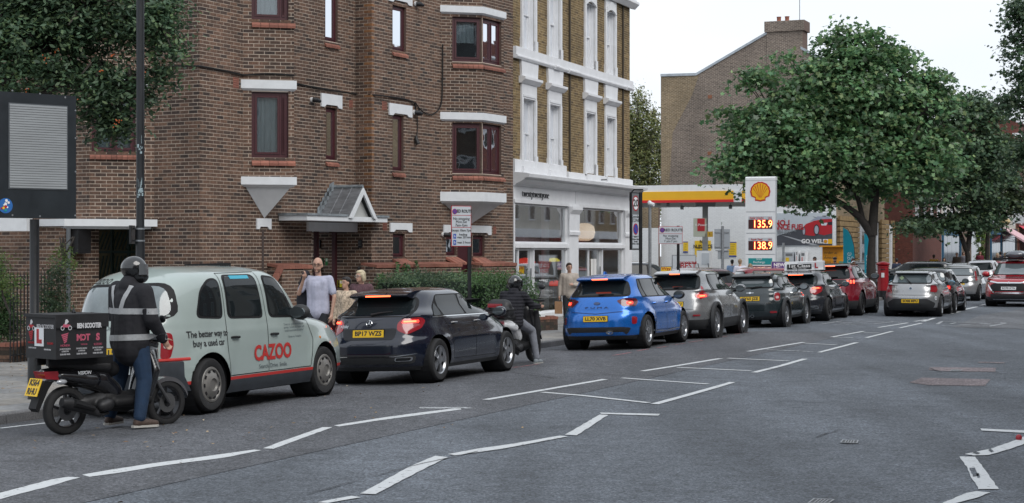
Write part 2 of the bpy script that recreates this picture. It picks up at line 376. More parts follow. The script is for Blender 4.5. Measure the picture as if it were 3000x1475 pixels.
mark_quad([(770, 1316), (800, 1318), (868, 1293), (974, 1254), (945, 1254), (850, 1287)])
mark_quad([(978, 1249), (994, 1252), (1110, 1234), (1240, 1217), (1352, 1202), (1348, 1197), (1230, 1211), (1100, 1229)])
mark_quad([(1223, 1195), (1232, 1199), (1395, 1199), (1365, 1195)], M_wp2)
mark_quad([(930, 1475), (960, 1477), (1010, 1468), (1057, 1460), (1030, 1456), (990, 1463)])
mark_quad([(1055, 1449), (1100, 1451), (1230, 1383), (1312, 1342), (1275, 1338), (1200, 1370)])
mark_quad([(1312, 1333), (1332, 1337), (1480, 1316), (1664, 1281), (1640, 1279), (1500, 1303), (1400, 1317)])
mark_quad([(1655, 1276), (1690, 1278), (1782, 1218), (1757, 1217)])
mark_quad([(1757, 1211), (1762, 1215), (1928, 1220), (1934, 1215)])
for a in ([(1423,1173),(1600,1143),(1773,1113)], [(1590,1151),(1700,1160),(1900,1182)], [(1917,1186),(2030,1155),(2148,1121)], [(1822,1109),(1960,1119),(2075,1127)],
  [(1882,1089),(1990,1072),(2110,1052)], [(1984,1078),(2090,1083),(2200,1088)], [(2209,1093),(2290,1073),(2358,1053)], [(2132,1051),(2220,1055),(2310,1059)]):
 mark_line(a, .11)
for a in ([(2192,1031),(2355,1004)], [(2246,1026),(2380,1032)], [(2400,1034),(2510,1005)], [(2358,1007),(2450,1012)], [(2437,989),(2530,972)], [(2440,990),(2500,991)],
  [(2538,991),(2614,972)], [(2530,976),(2575,977)], [(2573,961),(2660,947)], [(2636,962),(2700,948)], [(2680,943),(2720,937)]):
 mark_line(a, .1, M_wp if a[0][0] != 2246 else M_wp2)
for a in ([(2704,943),(2725,937),(2738,933)], [(2785,920),(2812,914)], [(2822,909),(2862,900)], [(2873,896),(2890,892)]): mark_line(a, .13)
for a in ([(2405,951),(2470,941),(2610,943),(2640,946)], [(2620,944),(2560,950),(2440,953)], [(2440,944),(2500,948)], [(2460,949),(2540,947)], [(2500,943),(2590,945)]): mark_line(a, .07, M_wp2)
for a in ([(2745,951),(2760,943),(2930,946),(2946,948)], [(2946,948),(2900,957),(2760,955)], [(2785,950),(2800,947),(2860,946)], [(2810,953),(2850,951)], [(2870,948),(2905,951)]): mark_line(a, .09, M_wp2)
mark_line([(0,1257),(60,1250),(140,1241),(230,1227)], .09)
for a in ([(1795,1043),(1850,1034)], [(1865,1030),(1900,1024)], [(1925,1021),(1955,1016)], [(1970,1012),(2005,1008)], [(2020,1004),(2060,998)], [(2090,992),(2130,986)], [(2150,981),(2190,975)], [(1500,1079),(1580,1068)]):
 mark_line(a, .08, M_rp)
mark_quad([(2872,1258), (2876,1264), (3010,1271), (3010,1264)])
mark_quad([(3010, 1277), (2975, 1292), (2900, 1318), (2826, 1333), (2850, 1337), (2895, 1336), (2960, 1318), (3010, 1300)], M_wp)
mark_quad([(2811, 1340), (2857, 1341), (2890, 1385), (2926, 1436), (2866, 1436), (2858, 1418), (2843, 1398), (2835, 1375)], M_wp)
mark_quad([(2760, 1477), (2830, 1448), (2860, 1442), (2902, 1446), (2860, 1462), (2790, 1480)], M_wp)
for q in ([(2840,1375),(2856,1374),(2868,1398),(2850,1400)], [(2860,1392),(2868,1390),(2872,1402),(2864,1404)], [(2850,1330),(2858,1326),(2872,1331),(2862,1335)], [(2895,1322),(2902,1318),(2912,1326),(2904,1329)]): mark_quad(q, M_as1, .012, 'worn_marking')
mark_quad([(2664,1122),(2700,1108),(2902,1113),(2886,1132),(2720,1130)], M_asr, .006, 'road_patch')
mark_quad([(2720,1085),(2725,1077),(2918,1079),(2916,1091),(2770,1089)], M_asr, .006, 'road_patch')
mark_quad([(2864,1064),(2870,1061),(2945,1063),(2940,1066)], M_asr, .006, 'road_patch')
mark_quad([(2790,960),(2870,925),(3010,905),(3010,965)], asphalt('asphalt_new', (.125, .13, .14)), .005, 'road_patch')
def crack(pxs, wd=.014):
 o = []
 for i in range(len(pxs)-1):
  for j in range(5):
   t = j/5; o.append((pxs[i][0]*(1-t)+pxs[i+1][0]*t+random.uniform(-3, 3), pxs[i][1]*(1-t)+pxs[i+1][1]*t+random.uniform(-1, 1)))
 o.append(pxs[-1]); mark_line(o, wd, M_asd, .011, 'road_crack')
for c in ([(1710,1098),(1980,1104),(2150,1110)], [(2100,1118),(2300,1133)], [(2500,1170),(2720,1180)], [(2420,1220),(2650,1232)], [(2100,1170),(2260,1176),(2420,1183)], [(2210,987),(2500,991),(2900,994)],
  [(1500,1093),(1620,1109)], [(2890,1093),(3000,1098)], [(2720,1080),(2760,1092)], [(2150,1330),(2260,1338)], [(700,1185),(860,1180)], [(2395,1282),(2450,1263),(2600,1262)], [(2450,1300),(2560,1306)], [(2640,1150),(2820,1155)], [(2100,1078),(2300,1082)]):
 crack(c, .02 if c[0][1] < 1200 else .014)
crack([(900,1450),(1200,1370),(1400,1325)], .012)
def cover(pxs, name, lab):
 p = [G(*q) for q in pxs]; c = sum(p, Vector())/4; e = empty(name, c, label=lab, cat='drain cover')
 b = MB(); q = [x-c for x in p]
 for i in range(4):
  a, d = q[i], q[(i+1)%4]; b.face([a+Vector((0,0,.012)), d+Vector((0,0,.012)), d*.84+Vector((0,0,.012)), a*.84+Vector((0,0,.012))])
 b.build('frame', P('cover_rim', (.32, .33, .34), .5, .6, n=(40, .3)), e, fixn=True)
 b = MB(); b.face([x*.84+Vector((0,0,.008)) for x in q]); b.build('plate', P('cast_iron', (.05, .052, .055), .55, .5, n=(60, .4)), e, fixn=True)
 b = MB()
 for k in range(1, 5):
  f = k/5; a = (q[0]*(1-f)+q[1]*f)*.78; d = (q[3]*(1-f)+q[2]*f)*.78; s = (q[1]-q[0])*.03
  b.face([a-s+Vector((0,0,.011)), a+s+Vector((0,0,.011)), d+s+Vector((0,0,.011)), d-s+Vector((0,0,.011))])
 b.build('rib', P('cover_rim', (.3,.3,.3)), e, fixn=True)
cover([(2461,1300),(2512,1302),(2516,1293),(2468,1291)], 'drain_cover', 'small rectangular iron cover set in the asphalt midway down the road')
cover([(2365,1478),(2430,1478),(2446,1467),(2384,1464)], 'drain_cover', 'iron cover with pale rim at the bottom edge of the road')
cover([(2782,1090),(2812,1091),(2820,1085),(2790,1084)], 'drain_cover', 'tiny iron cover inside the pinkish road patch')
b = MB(); p = G(2985, 1291); b.ball((0, 0, .03), .035, 10, 7)
b.build('berry', P('red_rubber', (.35, .02, .03), .4), None, True, loc=p, label='small red ball lying on the white zigzag line', cat='ball')
lv = MB(); M_dl = PR('dry_leaf', [(.28, .18, .08), (.42, .30, .16), (.18, .1, .05), (.5, .42, .3)], .8)
spots = [(random.uniform(30, 130), random.uniform(1058, 1110), pavz) for _ in range(70)] + [(random.uniform(0, 160), random.uniform(1070, 1160), pavz) for _ in range(22)] + \
  [(random.uniform(100, 900), random.uniform(1215, 1330), roadz) for _ in range(30)] + [(random.uniform(600, 1400), random.uniform(1130, 1250), roadz) for _ in range(16)] + [(530,1359,roadz),(1300,1255,roadz),(352,1474,roadz),(1530,1254,roadz)]
for (px, py, fn) in spots:
 p = G(px, py, fn, .016); a = random.uniform(0, PI); r = random.uniform(.018, .038)
 q = [(p.x+math.cos(a+k*PI/2)*r*(1 if k%2 else .5), p.y+math.sin(a+k*PI/2)*r*(1 if k%2 else .5), p.z+random.uniform(0, .02)) for k in range(4)]
 lv.face(q)
lv.build('fallen_leaves', M_dl, kind='stuff')
# ================================================================ BRICK WALL BUILDER
def glass_mat(name, tint=(.80, .84, .85), refl=1.5, base=.04, rough=.02, bmp=.10):
 m = bpy.data.materials.new(name); m.use_nodes = True; t = m.node_tree; t.nodes.clear(); l = t.links.new
 o = t.nodes.new('ShaderNodeOutputMaterial'); mixn = t.nodes.new('ShaderNodeMixShader'); tr = t.nodes.new('ShaderNodeBsdfTransparent'); gl = t.nodes.new('ShaderNodeBsdfGlossy')
 tr.inputs['Color'].default_value = (*tint, 1); gl.inputs['Roughness'].default_value = rough; gl.inputs['Color'].default_value = (.95, .97, 1, 1)
 f = t.nodes.new('ShaderNodeFresnel'); f.inputs['IOR'].default_value = 1.5; mm = t.nodes.new('ShaderNodeMath'); mm.operation = 'MULTIPLY_ADD'; mm.inputs[1].default_value = refl; mm.inputs[2].default_value = base; mm.use_clamp = True
 tcn = t.nodes.new('ShaderNodeTexCoord'); nz = t.nodes.new('ShaderNodeTexNoise'); nz.inputs['Scale'].default_value = 1.6; bm = t.nodes.new('ShaderNodeBump'); bm.inputs['Strength'].default_value = bmp; bm.inputs['Distance'].default_value = .03
 l(tcn.outputs['Object'], nz.inputs['Vector']); l(nz.outputs['Fac'], bm.inputs['Height']); l(bm.outputs['Normal'], gl.inputs['Normal'])
 l(f.outputs['Fac'], mm.inputs[0]); l(mm.outputs[0], mixn.inputs['Fac']); l(tr.outputs[0], mixn.inputs[1]); l(gl.outputs[0], mixn.inputs[2]); l(mixn.outputs[0], o.inputs['Surface'])
 MATS[name] = m; return m
M_glass = glass_mat('window_glass'); M_shopglass = glass_mat('shop_glass', (.90, .93, .92), .5, .04, bmp=.008)
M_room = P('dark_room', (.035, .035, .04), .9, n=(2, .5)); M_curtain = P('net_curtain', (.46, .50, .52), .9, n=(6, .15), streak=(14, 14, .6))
M_white = P('white_masonry_paint', (.66, .68, .70), .75, n=(5, .06), bump=(140, .35, .004))
M_maroon = P('maroon_frame', (.055, .011, .016), .42, n=(20, .12))
M_terra = PR('terracotta', [(.27, .105, .072), (.33, .135, .095), (.23, .09, .065), (.30, .12, .082)], .8, 25, .15)
M_brick = PR('brown_brick', [(.046, .032, .027), (.105, .062, .044), (.155, .088, .059), (.08, .049, .036), (.165, .096, .065), (.125, .073, .05), (.042, .030, .026), (.145, .079, .052)], .85, 22, .38)
M_mortar = P('pale_mortar', (.46, .385, .315), .9, n=(3, .25))
M_brickplain = P('brick_reveal', (.12, .078, .063), .85, n=(30, .4))
M_lead = P('lead_sheet', (.16, .165, .175), .55, .3, n=(4, .35), streak=(1, 1, 6)); M_leadlight = P('lead_flashing', (.27, .30, .32), .5, .4, n=(7, .35))
M_black = P('black_paint', (.012, .013, .015), .38, n=(12, .3)); M_cable = P('black_cable', (.01, .01, .01), .6)
M_grey = P('grey_metal', (.33, .35, .37), .45, .7, n=(20, .2))
BW, BH = .225, .075
class Building:
 def __init__(s, root, mat_b, mat_m, mat_r, indiv=300, prio=None):
  s.root = root; s.pi = inv(root); s.bricks = []; s.mort = MB(); s.mb, s.mm, s.mr = mat_b, mat_m, mat_r; s.indiv = indiv; s.prio = prio or (lambda px, py: True)
 def wall(s, a, c, z0, z1, holes=(), rev=.11, off=0, bw=BW, bh=BH, flem=False, brick=True):
  a, c = Vector(a), Vector(c); e = (c-a); Ln = e.length; F = frameM((a.x, a.y, 0), e)
  M0 = s.mort.M; s.mort.M = F
  ss = sorted({0, Ln, *[min(max(v, 0), Ln) for h in holes for v in h[:2]]}); zs = sorted({z0, z1, *[min(max(v, z0), z1) for h in holes for v in h[2:4]]})
  for i in range(len(ss)-1):
   for j in range(len(zs)-1):
    ms, mz = (ss[i]+ss[i+1])/2, (zs[j]+zs[j+1])/2
    if any(h[0] < ms < h[1] and h[2] < mz < h[3] for h in holes): continue
    s.mort.face([(ss[i], -.004, zs[j]), (ss[i+1], -.004, zs[j]), (ss[i+1], -.004, zs[j+1]), (ss[i], -.004, zs[j+1])], 0)
  for h in holes:
   h0, h1, a0, a1 = h[:4]
   for q in ([(h0,-.012,a0),(h0,-.012,a1),(h0,-rev-.1,a1),(h0,-rev-.1,a0)], [(h1,-.012,a0),(h1,-rev-.1,a0),(h1,-rev-.1,a1),(h1,-.012,a1)], [(h0,-.012,a1),(h1,-.012,a1),(h1,-rev-.1,a1),(h0,-rev-.1,a1)], [(h0,-.012,a0),(h0,-rev-.1,a0),(h1,-rev-.1,a0),(h1,-.012,a0)]):
    s.mort.face(q, 1)
  s.mort.M = M0
  if not brick: return F
  k0 = math.floor(z0/bh); k1 = math.ceil(z1/bh); J = .0135
  for k in range(k0, k1):
   za, zb = max(k*bh+J/2, z0), min((k+1)*bh-J/2, z1)
   if zb-za < .015: continue
   cuts = [(0, Ln)]
   for h in holes:
    if h[2] < (za+zb)/2 < h[3]:
     cuts = [q for x in cuts for q in ((x[0], min(x[1], h[0])), (max(x[0], h[1]), x[1])) if q[1]-q[0] > .01]
   for (x0, x1) in cuts:
    x = -(bw/2 if k % 2 else 0) - bw + (k*.37 % 1)*.0
    i = 0
    while x < x1:
     ln = (bw if (not flem or (i+k) % 2) else bw/2); p, q = max(x+J/2, x0+(.0 if x > x0 else .001)), min(x+ln-J/2, x1-.001)
     if q-p > .02:
      full = abs((q-p)-(bw-J)) < .002 and zb-za > bh-J-.002
      s.bricks.append((F, p+off*0, q, za, zb, full))
     x += ln; i += 1
  return F
 def finish(s, name='brick'):
  cand = []
  for i, (F, p, q, za, zb, full) in enumerate(s.bricks):
   if not full: continue
   A = F @ Vector((p, 0, za)); B = F @ Vector((q, 0, zb))
   if A.y < 1: continue
   pa = (CX+FPX*A.x/A.y, CY-FPX*(A.z-CAMH)/A.y); pb = (CX+FPX*B.x/B.y, CY-FPX*(B.z-CAMH)/B.y)
   if not (s.prio((pa[0]+pb[0])/2, (pa[1]+pb[1])/2)): continue
   cand.append((-abs(pb[0]-pa[0])*abs(pb[1]-pa[1]), i))
  cand.sort(); pick = set(i for _, i in cand[:s.indiv])
  unit = None; b = MB()
  for i, (F, p, q, za, zb, full) in enumerate(s.bricks):
   o = random.uniform(-.0015, .002)
   if i in pick:
    if unit is None:
     ub = MB(); ub.box(0, q-p, -.014, 0, 0, zb-za); unit = ub.mesh(s.mb, name='brick')
    ob = bpy.data.objects.new(name, unit); COL.objects.link(ob); ob.parent = s.root; ob.matrix_parent_inverse = s.pi
    ob.matrix_basis = F @ Matrix.Translation((p, o, za)) @ Matrix.Rotation(random.uniform(-.006, .006), 4, 'Y')
    continue
   b.M = F; v = [b.P(c) for c in ((p,-.011,za),(q,-.011,za),(q,o,za),(p,o,za),(p,-.011,zb),(q,-.011,zb),(q,o,zb),(p,o,zb))]
   for f in ((3,2,6,7),(0,1,2,3),(7,6,5,4),(0,3,7,4),(2,1,5,6)): b.fi([v[k] for k in f])
  b.build('brickwork', s.mb, s.root, pinv=s.pi, kind='stuff')
  s.mort.build('mortar_wall', [s.mm, s.mr], s.root, pinv=s.pi)
def facepx(a, c, px):
 a, c = Vector(a), Vector(c); e = (c-a).normalized(); t = ray(px)
 s = (a.x-t*a.y)/(t*e.y-e.x); return s, a.y+s*e.y
def pxz(py, Y): return CAMH+(CY-py)/FPX*Y
def hole_px(a, c, px0, px1, pt, pb):
 s0, Y0 = facepx(a, c, px0); s1, Y1 = facepx(a, c, px1); return (s0, s1, pxz(pb, Y0), pxz(pt, Y0))
def window(root, F, h, style='casement', mat=None, inset=.07, fw=.055, curtain=0, name='window', sash=None, room=True, mull=()):
 s0, s1, z0, z1 = h; mat = mat or M_maroon; pi_ = inv(root); b = MB(F)
 def ring(a0, a1, c0, c1, w, o0, o1):
  b.box(a0, a1, o0, o1, c0, c0+w); b.box(a0, a1, o0, o1, c1-w, c1); b.box(a0, a0+w, o0, o1, c0+w, c1-w); b.box(a1-w, a1, o0, o1, c0+w, c1-w)
 ring(s0+.002, s1-.002, z0+.002, z1-.002, fw, -inset-.05, -inset)
 panes = []
 xs = [s0+fw] + list(mull) + [s1-fw]
 for i in range(len(xs)-1):
  a0, a1 = xs[i]+(.02 if i else 0), xs[i+1]-(.02 if i < len(xs)-2 else 0)
  if i: b.box(xs[i]-.02, xs[i]+.02, -inset-.05, -inset-.004, z0+fw, z1-fw)
  if style == 'sash':
   zm = (z0+z1)/2; ring(a0+.004, a1-.004, zm-.02, z1-fw-.003, .04, -inset-.045, -inset-.012); ring(a0+.004, a1-.004, z0+fw+.003, zm+.02, .04, -inset-.08, -inset-.047)
   panes += [(a0+.04, a1-.04, zm+.015, z1-fw-.03, -.03), (a0+.04, a1-.04, z0+fw+.03, zm-.01, -.065)]
  else:
   ring(a0+.006, a1-.006, z0+fw+.006, z1-fw-.006, .045, -inset-.035, -inset+.012)
   panes.append((a0+.045, a1-.045, z0+fw+.045, z1-fw-.045, -.015))
 w = b.build(name, mat, root, pinv=pi_)
 for (a0, a1, c0, c1, o) in panes:
  g = MB(F); g.box(a0, a1, -inset+o-.006, -inset+o, c0, c1); g.build('pane', M_glass, w, pinv=pi_)
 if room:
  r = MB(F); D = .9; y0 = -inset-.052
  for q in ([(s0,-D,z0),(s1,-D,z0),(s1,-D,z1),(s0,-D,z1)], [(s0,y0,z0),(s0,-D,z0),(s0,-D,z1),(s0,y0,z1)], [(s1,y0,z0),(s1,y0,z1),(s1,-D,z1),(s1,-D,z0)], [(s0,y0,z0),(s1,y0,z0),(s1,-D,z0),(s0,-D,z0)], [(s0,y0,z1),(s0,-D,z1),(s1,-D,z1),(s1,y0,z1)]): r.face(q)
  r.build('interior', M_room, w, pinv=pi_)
 if curtain:
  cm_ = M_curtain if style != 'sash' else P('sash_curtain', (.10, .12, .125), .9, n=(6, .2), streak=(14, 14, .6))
  cb = MB(F); n = 26; c0, c1 = z0+fw, z1-fw; a0, a1 = s0+fw*.6, s1-fw*.6
  if curtain == 2: c0 = c0+(c1-c0)*.42
  prev = None
  for i in range(n+1):
   s = a0+(a1-a0)*i/n; o = -inset-.11+.022*math.sin(i*1.9)+random.uniform(-.008, .008); cur = (cb.P((s, o, c0)), cb.P((s, o, c1)))
   if prev: cb.fi([prev[0], cur[0], cur[1], prev[1]])
   prev = cur
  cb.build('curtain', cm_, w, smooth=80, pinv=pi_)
 return w
def sill(root, F, s0, s1, z, drop=.12, outp=.05, n=None, back=.07, mat=None):
 pi_ = inv(root); b = MB(F); b.box(s0, s1, -back, -.002, z-drop-.01, z-.02); p = b.build('sill', M_brickplain, root, pinv=pi_)
 n = n or max(2, round((s1-s0)/.112)); wd = (s1-s0)/n
 for i in range(n):
  b = MB(F); a, c = s0+i*wd+.004, s0+(i+1)*wd-.004
  b.prism([(-back, z), (-back, z-.06), (outp, z-drop-.02), (outp+.005, z-drop+.035)], a, c, 'x')
  b.build('tile', mat or M_terra, p, pinv=pi_, fixn=True)
def lintel(root, F, s0, s1, z0, z1, o=.035, notch=True):
 b = MB(F); wd = s1-s0
 p = [(s0, z0), (s0+min(.16, wd*.16), z0), (s0+min(.23, wd*.24), z0+.055), (s1-min(.23, wd*.24), z0+.055), (s1-min(.16, wd*.16), z0), (s1, z0), (s1, z1), (s0, z1)] if notch else [(s0, z0), (s1, z0), (s1, z1), (s0, z1)]
 b.prism(p, -.09, o, 'y'); b.build('lintel', M_white, root, pinv=inv(root), fixn=True)
def airbrick(root, F, s0, s1, z0, z1):
 b = MB(F); b.box(s0, s1, -.012, .006, z0, z1); p = b.build('air_vent', M_terra, root, pinv=inv(root)); n = 5
 for i in range(n):
  z = z0+(z1-z0)*(i+.5)/n; g = MB(F); g.box(s0+.01, s1-.01, .0065, .0085, z-.006, z+.006); g.build('slot', P('slot_dark', (.09, .03, .025), .9), p, pinv=inv(root))
def polyprism(bd_pts, z0, z1, b, frame=BD):
 p = [frame(*q) for q in bd_pts]; b.prism([(q.x, q.y) for q in p], z0, z1)
# ================================================================ BRICK APARTMENT BUILDING
root = empty('apartment_building', (*BD(33, 24), 0), label='brown brick apartment building with maroon windows and white concrete lintels behind the queue', cat='apartment building')
pi_ = inv(root)
BB = Building(root, M_brick, M_mortar, M_brickplain, 298, lambda x, y: 450 < x < 1500 and 5 < y < 700)
ZT = 10.0
p0, p1, p2, p3 = BD(26.84, 30), BD(26.84, 24.4), BD(27.76, 23.48), BD(27.76, 22.3)
p4, p5, p6, p7 = BD(33.45, 22.3), BD(33.45, 21.85), BD(40.3, 21.85), BD(40.3, 31)
o1a, o1t, o1b = BD(29.2, 22.3), BD(29.93, 21.51), BD(30.66, 22.3)
r1a, r1b, r1c, r1d = BD(36.6, 21.85), BD(37.34, 21.11), BD(38.44, 21.11), BD(39.18, 21.85)
ZC = 2.66   # ground-floor lintel top on the left
hL = [hole_px(p1, p2, 268, 398, 262, 447), hole_px(p1, p2, 268, 398, -260, -60)]
BB.wall(p0, p1, ZC, ZT, [])
F = BB.wall(p1, p2, ZC, ZT, hL[:1]); h = hL[0]
window(root, F, h, mull=(h[0]+(h[1]-h[0])*.5,), curtain=1); sill(root, F, h[0]-.04, h[1]+.05, h[2], n=9)
lintel(root, F, h[0]-.3, h[1]+.25, h[3]+.02, h[3]+.24, notch=False)
BB.wall(p2, p3, ZC, ZT, []); BB.wall(BD(27.76, 23.75), p3, 0, ZC, [])
def hp(a, c, *q): return hole_px(a, c, *q)
A_h = [hp(p3, p4, 955, 988, 314, 468), hp(p3, p4, 952, 990, -80, 119)]
sD0, YD0 = facepx(p3, p4, 915); sD1 = (p4-p3).length
doorh = (sD0, sD1+.01, -.2, pxz(655, YD0))
so0 = (o1a-p3).length; so1 = (o1b-p3).length
ozb = pxz(520, 36.4)
F_A = BB.wall(p3, p4, 0, ZT, A_h+[doorh, (so0+.0, so1, ozb, ZT)])
for h in A_h[:2]:
 window(root, F_A, h, curtain=(1 if h is A_h[1] else 0), fw=.05); sill(root, F_A, h[0]-.02, h[1]+.03, h[2], drop=.13)
h = A_h[0]; lintel(root, F_A, h[0]-.22, h[1]+.16, pxz(312, facepx(p3, p4, 938)[1]), pxz(273, facepx(p3, p4, 938)[1]))
lintel(root, F_A, h[0]-.22, h[1]+.16, 8.2, 8.45)
BB.wall(BD(33.45, 22.3), p5, doorh[3], ZT, []); BB.wall(BD(33.45, 22.75), p5, 0, doorh[3], [])
B_h = [hp(p5, p6, 1150, 1183, 335, 500), hp(p5, p6, 1150, 1190, 14, 146), hp(p5, p6, 1151, 1187, 683, 755)]
sr0, sr1 = (r1a-p5).length, (r1d-p5).length; rzb = 3.40
g_h = [hp(p5, p6, 1307, 1338, 690, 750), hp(p5, p6, 1385, 1420, 690, 752)]
gd0, gY = facepx(p5, p6, 1340); gd1 = facepx(p5, p6, 1384)[0]
gdoor = (gd0, gd1, .05, pxz(689, gY))
F_B = BB.wall(p5, p6, 0, ZT, B_h+g_h+[gdoor, (sr0, sr1, rzb, ZT)])
for i, h in enumerate(B_h+g_h):
 window(root, F_B, h, curtain=(2 if i in (1, 3, 4) else 0), fw=.045)
 sill(root, F_B, h[0]-.02, h[1]+.03, h[2], drop=.13 if i < 2 else .2, outp=.05 if i < 2 else .28, back=.06)
for (a, c, t, bb) in ((1138, 1205, 302, 337), (1138, 1205, -30, 3), (1141, 1205, 653, 680)):
 s0, Y = facepx(p5, p6, a); s1 = facepx(p5, p6, c)[0]; lintel(root, F_B, s0, s1, pxz(bb, Y), pxz(t, Y))
s0, Y = facepx(p5, p6, 1298); s1 = facepx(p5, p6, 1437)[0]; lintel(root, F_B, s0, s1, pxz(687, Y), pxz(659, Y))
b = MB(F_B); d0, d1, dz0, dz1 = gdoor; b.box(d0, d1, -.12, -.07, dz0, dz1); dd = b.build('door', M_maroon, root, pinv=pi_)
b = MB(F_B); b.box(d0+.08, d0+.3, -.069, -.062, 1.0, 1.75); b.build('pane', M_glass, dd, pinv=pi_)
BB.wall(p6, p7, 0, ZT, [])
for (A_, C_, px0, px1, lst) in ((o1a, o1t, 737, 845, ((268, 462), (-60, 57))),):
 hs = [hp(A_, C_, px0, px1, t, bb) for t, bb in lst]; F = BB.wall(A_, C_, ozb, ZT, hs); Ln = (C_-A_).length
 for h in hs:
  window(root, F, h, curtain=1, fw=.07, mull=(h[0]+(h[1]-h[0])*.80,)); sill(root, F, h[0], Ln+.03, h[2], drop=.15, n=5)
BB.wall(o1t, o1b, ozb, ZT, [])
def cap(pts, z0, z1, z2, g=.07, name='white_band', mat=None):
 n = len(pts); c = (pts[0]+pts[-1])/2; b = MB()
 def grow(k):
  r = []
  for i, p in enumerate(pts):
   dv = (p-c); r.append(c+dv*(1+k/dv.length))
  return r
 o1, o0 = grow(g), grow(-.03); q = []
 R = [[b.P((p.x, p.y, z)) for p in pp] for pp, z in ((o0, z0), (o1, z1), (o1, z2))]
 for a, d in ((R[0], R[1]), (R[1], R[2])):
  for i in range(n): b.fi([a[i], a[(i+1)%n], d[(i+1)%n], d[i]])
 b.fi(R[0][::-1]); b.fi(R[2]); return b.build(name, mat or M_white, root, pinv=pi_, fixn=True), grow(-.08)
tri = [o1a, o1t, o1b]
_, inn = cap(tri, pxz(548, 36.3), pxz(541, 36.3), ozb+.01)
b = MB(); ap = BD(29.93, 22.29); az = pxz(640, 37); ib = [b.P((p.x, p.y, pxz(548, 36.3)+.01)) for p in inn]; ia = b.P((ap.x, ap.y, az))
for i in range(3): b.fi([ib[i], ib[(i+1)%3], ia])
b.fi(ib); b.build('corbel', M_white, root, pinv=pi_, fixn=True)
s0, Y = facepx(p3, p4, 750); s1 = facepx(p3, p4, 792)[0]; lintel(root, F_A, s0, s1, pxz(672, Y), pxz(640, Y))
sm = (s0+s1)/2; b = MB(F_A); b.box(sm-.05, sm+.02, -.006, .004, 0, pxz(673, Y)); b.build('drainpipe_or_shadow_strip', P('brown_pipe', (.06, .045, .04), .6), root, pinv=pi_)
for (t, bb) in ((234, 268), (-110, -70)): cap(tri, pxz(bb, 36.3)-.0, pxz(bb-9, 36.3), pxz(t, 36.3), .07)
quad_ = [r1a, r1b, r1c, r1d]
hs1 = [hp(r1a, r1b, 1325, 1412, 360, 508), hp(r1a, r1b, 1325, 1412, 48, 180)]
F = BB.wall(r1a, r1b, rzb, ZT, hs1); L1 = (r1b-r1a).length
for h in hs1: window(root, F, (h[0], L1-.01, h[2], h[3]), curtain=2 if h is hs1[1] else 0, fw=.07); sill(root, F, h[0], L1+.02, h[2], n=6, drop=.15)
F2_ = frameM((r1b.x, r1b.y, 0), r1c-r1b); L2 = (r1c-r1b).length
hs2 = [(.01, L2-.12, h[2], h[3]) for h in hs1]; BB.wall(r1b, r1c, rzb, ZT, hs2)
for h in hs2: window(root, F2_, h, curtain=1, fw=.07, mull=((h[0]+h[1])/2,)); sill(root, F2_, h[0], L2+.02, h[2], n=8, drop=.15)
BB.wall(r1c, r1d, rzb, ZT, [])
rc = 42.7
_, inn = cap(quad_, pxz(597, rc), pxz(590, rc), pxz(563, rc))
b = MB(); zc_ = pxz(597, rc)+.01; ib = [b.P((p.x, p.y, zc_)) for p in inn]; ap = BD(37.9, 21.84); ia = b.P((ap.x, ap.y, pxz(662, 43.6)))
for i in range(4): b.fi([ib[i], ib[(i+1)%4], ia])
b.fi(ib); b.build('corbel', M_white, root, pinv=pi_, fixn=True)
for (t, bb) in ((330, 358), (18, 44)): cap(quad_, pxz(bb, rc), pxz(bb-7, rc), pxz(t, rc))
b = MB(); b.tube([(p2.x-.01, p2.y+.03, ZC), (p2.x-.01, p2.y+.03, ZT)], .03, 6); b.build('corner_joint', M_brickplain, root, pinv=pi_)
q0, q1, q2, q3 = BD(26.3, 30), BD(26.3, 24.56), BD(27.3, 24.56), BD(27.3, 26.0)
BB.wall(q0, q1, 0, ZC, []); BB.wall(q1, q2, 0, ZC, []); BB.wall(q2, q3, 0, ZC, []); BB.wall(BD(28.4, 26.0), BD(28.4, 25.55), 0, ZC, [])
g0, g1 = BD(28.3, 25.6), BD(28.3, 24.2); Fg = frameM((g0.x, g0.y, 0), g1-g0); Lg = (g1-g0).length
gate = empty('passage_gate', (g0.x, g0.y, 0), label='dark green slatted passage gate with diagonal bars beside the grey downpipe', cat='gate'); pg = inv(gate)
M_green = P('dark_green_paint', (.012, .035, .028), .5, n=(20, .3)); M_cream = P('cream_jamb', (.38, .34, .25), .7)
b = MB(Fg)
for x in (0, Lg*.33, Lg*.66, Lg-.05): b.box(x, x+.05, -.06, 0, 0, 2.5)
for z in (.05, 1.1, 1.95, 2.45): b.box(.05, Lg-.05, -.055, -.005, z, z+.06)
b.build('gate_frame', M_green, gate, pinv=pg)
for k in range(26):
 x = .05+k*(Lg-.1)/13 if k < 13 else .05+(k-13)*(Lg-.1)/13; z = 2.03 if k < 13 else 1.18
 b = MB(Fg); dx = .18; zt = .38 if k < 13 else .72; b.prism([(x, z), (x+.025, z), (min(Lg-.03, x+dx+.025), z+zt), (min(Lg-.05, x+dx), z+zt)], -.04, -.015, 'y'); b.build('slat', M_green, gate, pinv=pg, fixn=True)
b = MB(Fg); b.box(-.1, -.02, -.08, .02, 0, 2.5); b.build('jamb', M_cream, gate, pinv=pg)
b = MB(Fg); b.face([(-2.3,-.9,0),(Lg+1,-.9,0),(Lg+1,-.9,2.9),(-2.3,-.9,2.9)]); b.face([(-2.3,-.9,2.66),(Lg+1,-.9,2.66),(Lg+1,.5,2.66),(-2.3,.5,2.66)]); b.build('passage_back_wall', P('passage_wall', (.10, .09, .045), .9, n=(3, .5)), kind='structure')
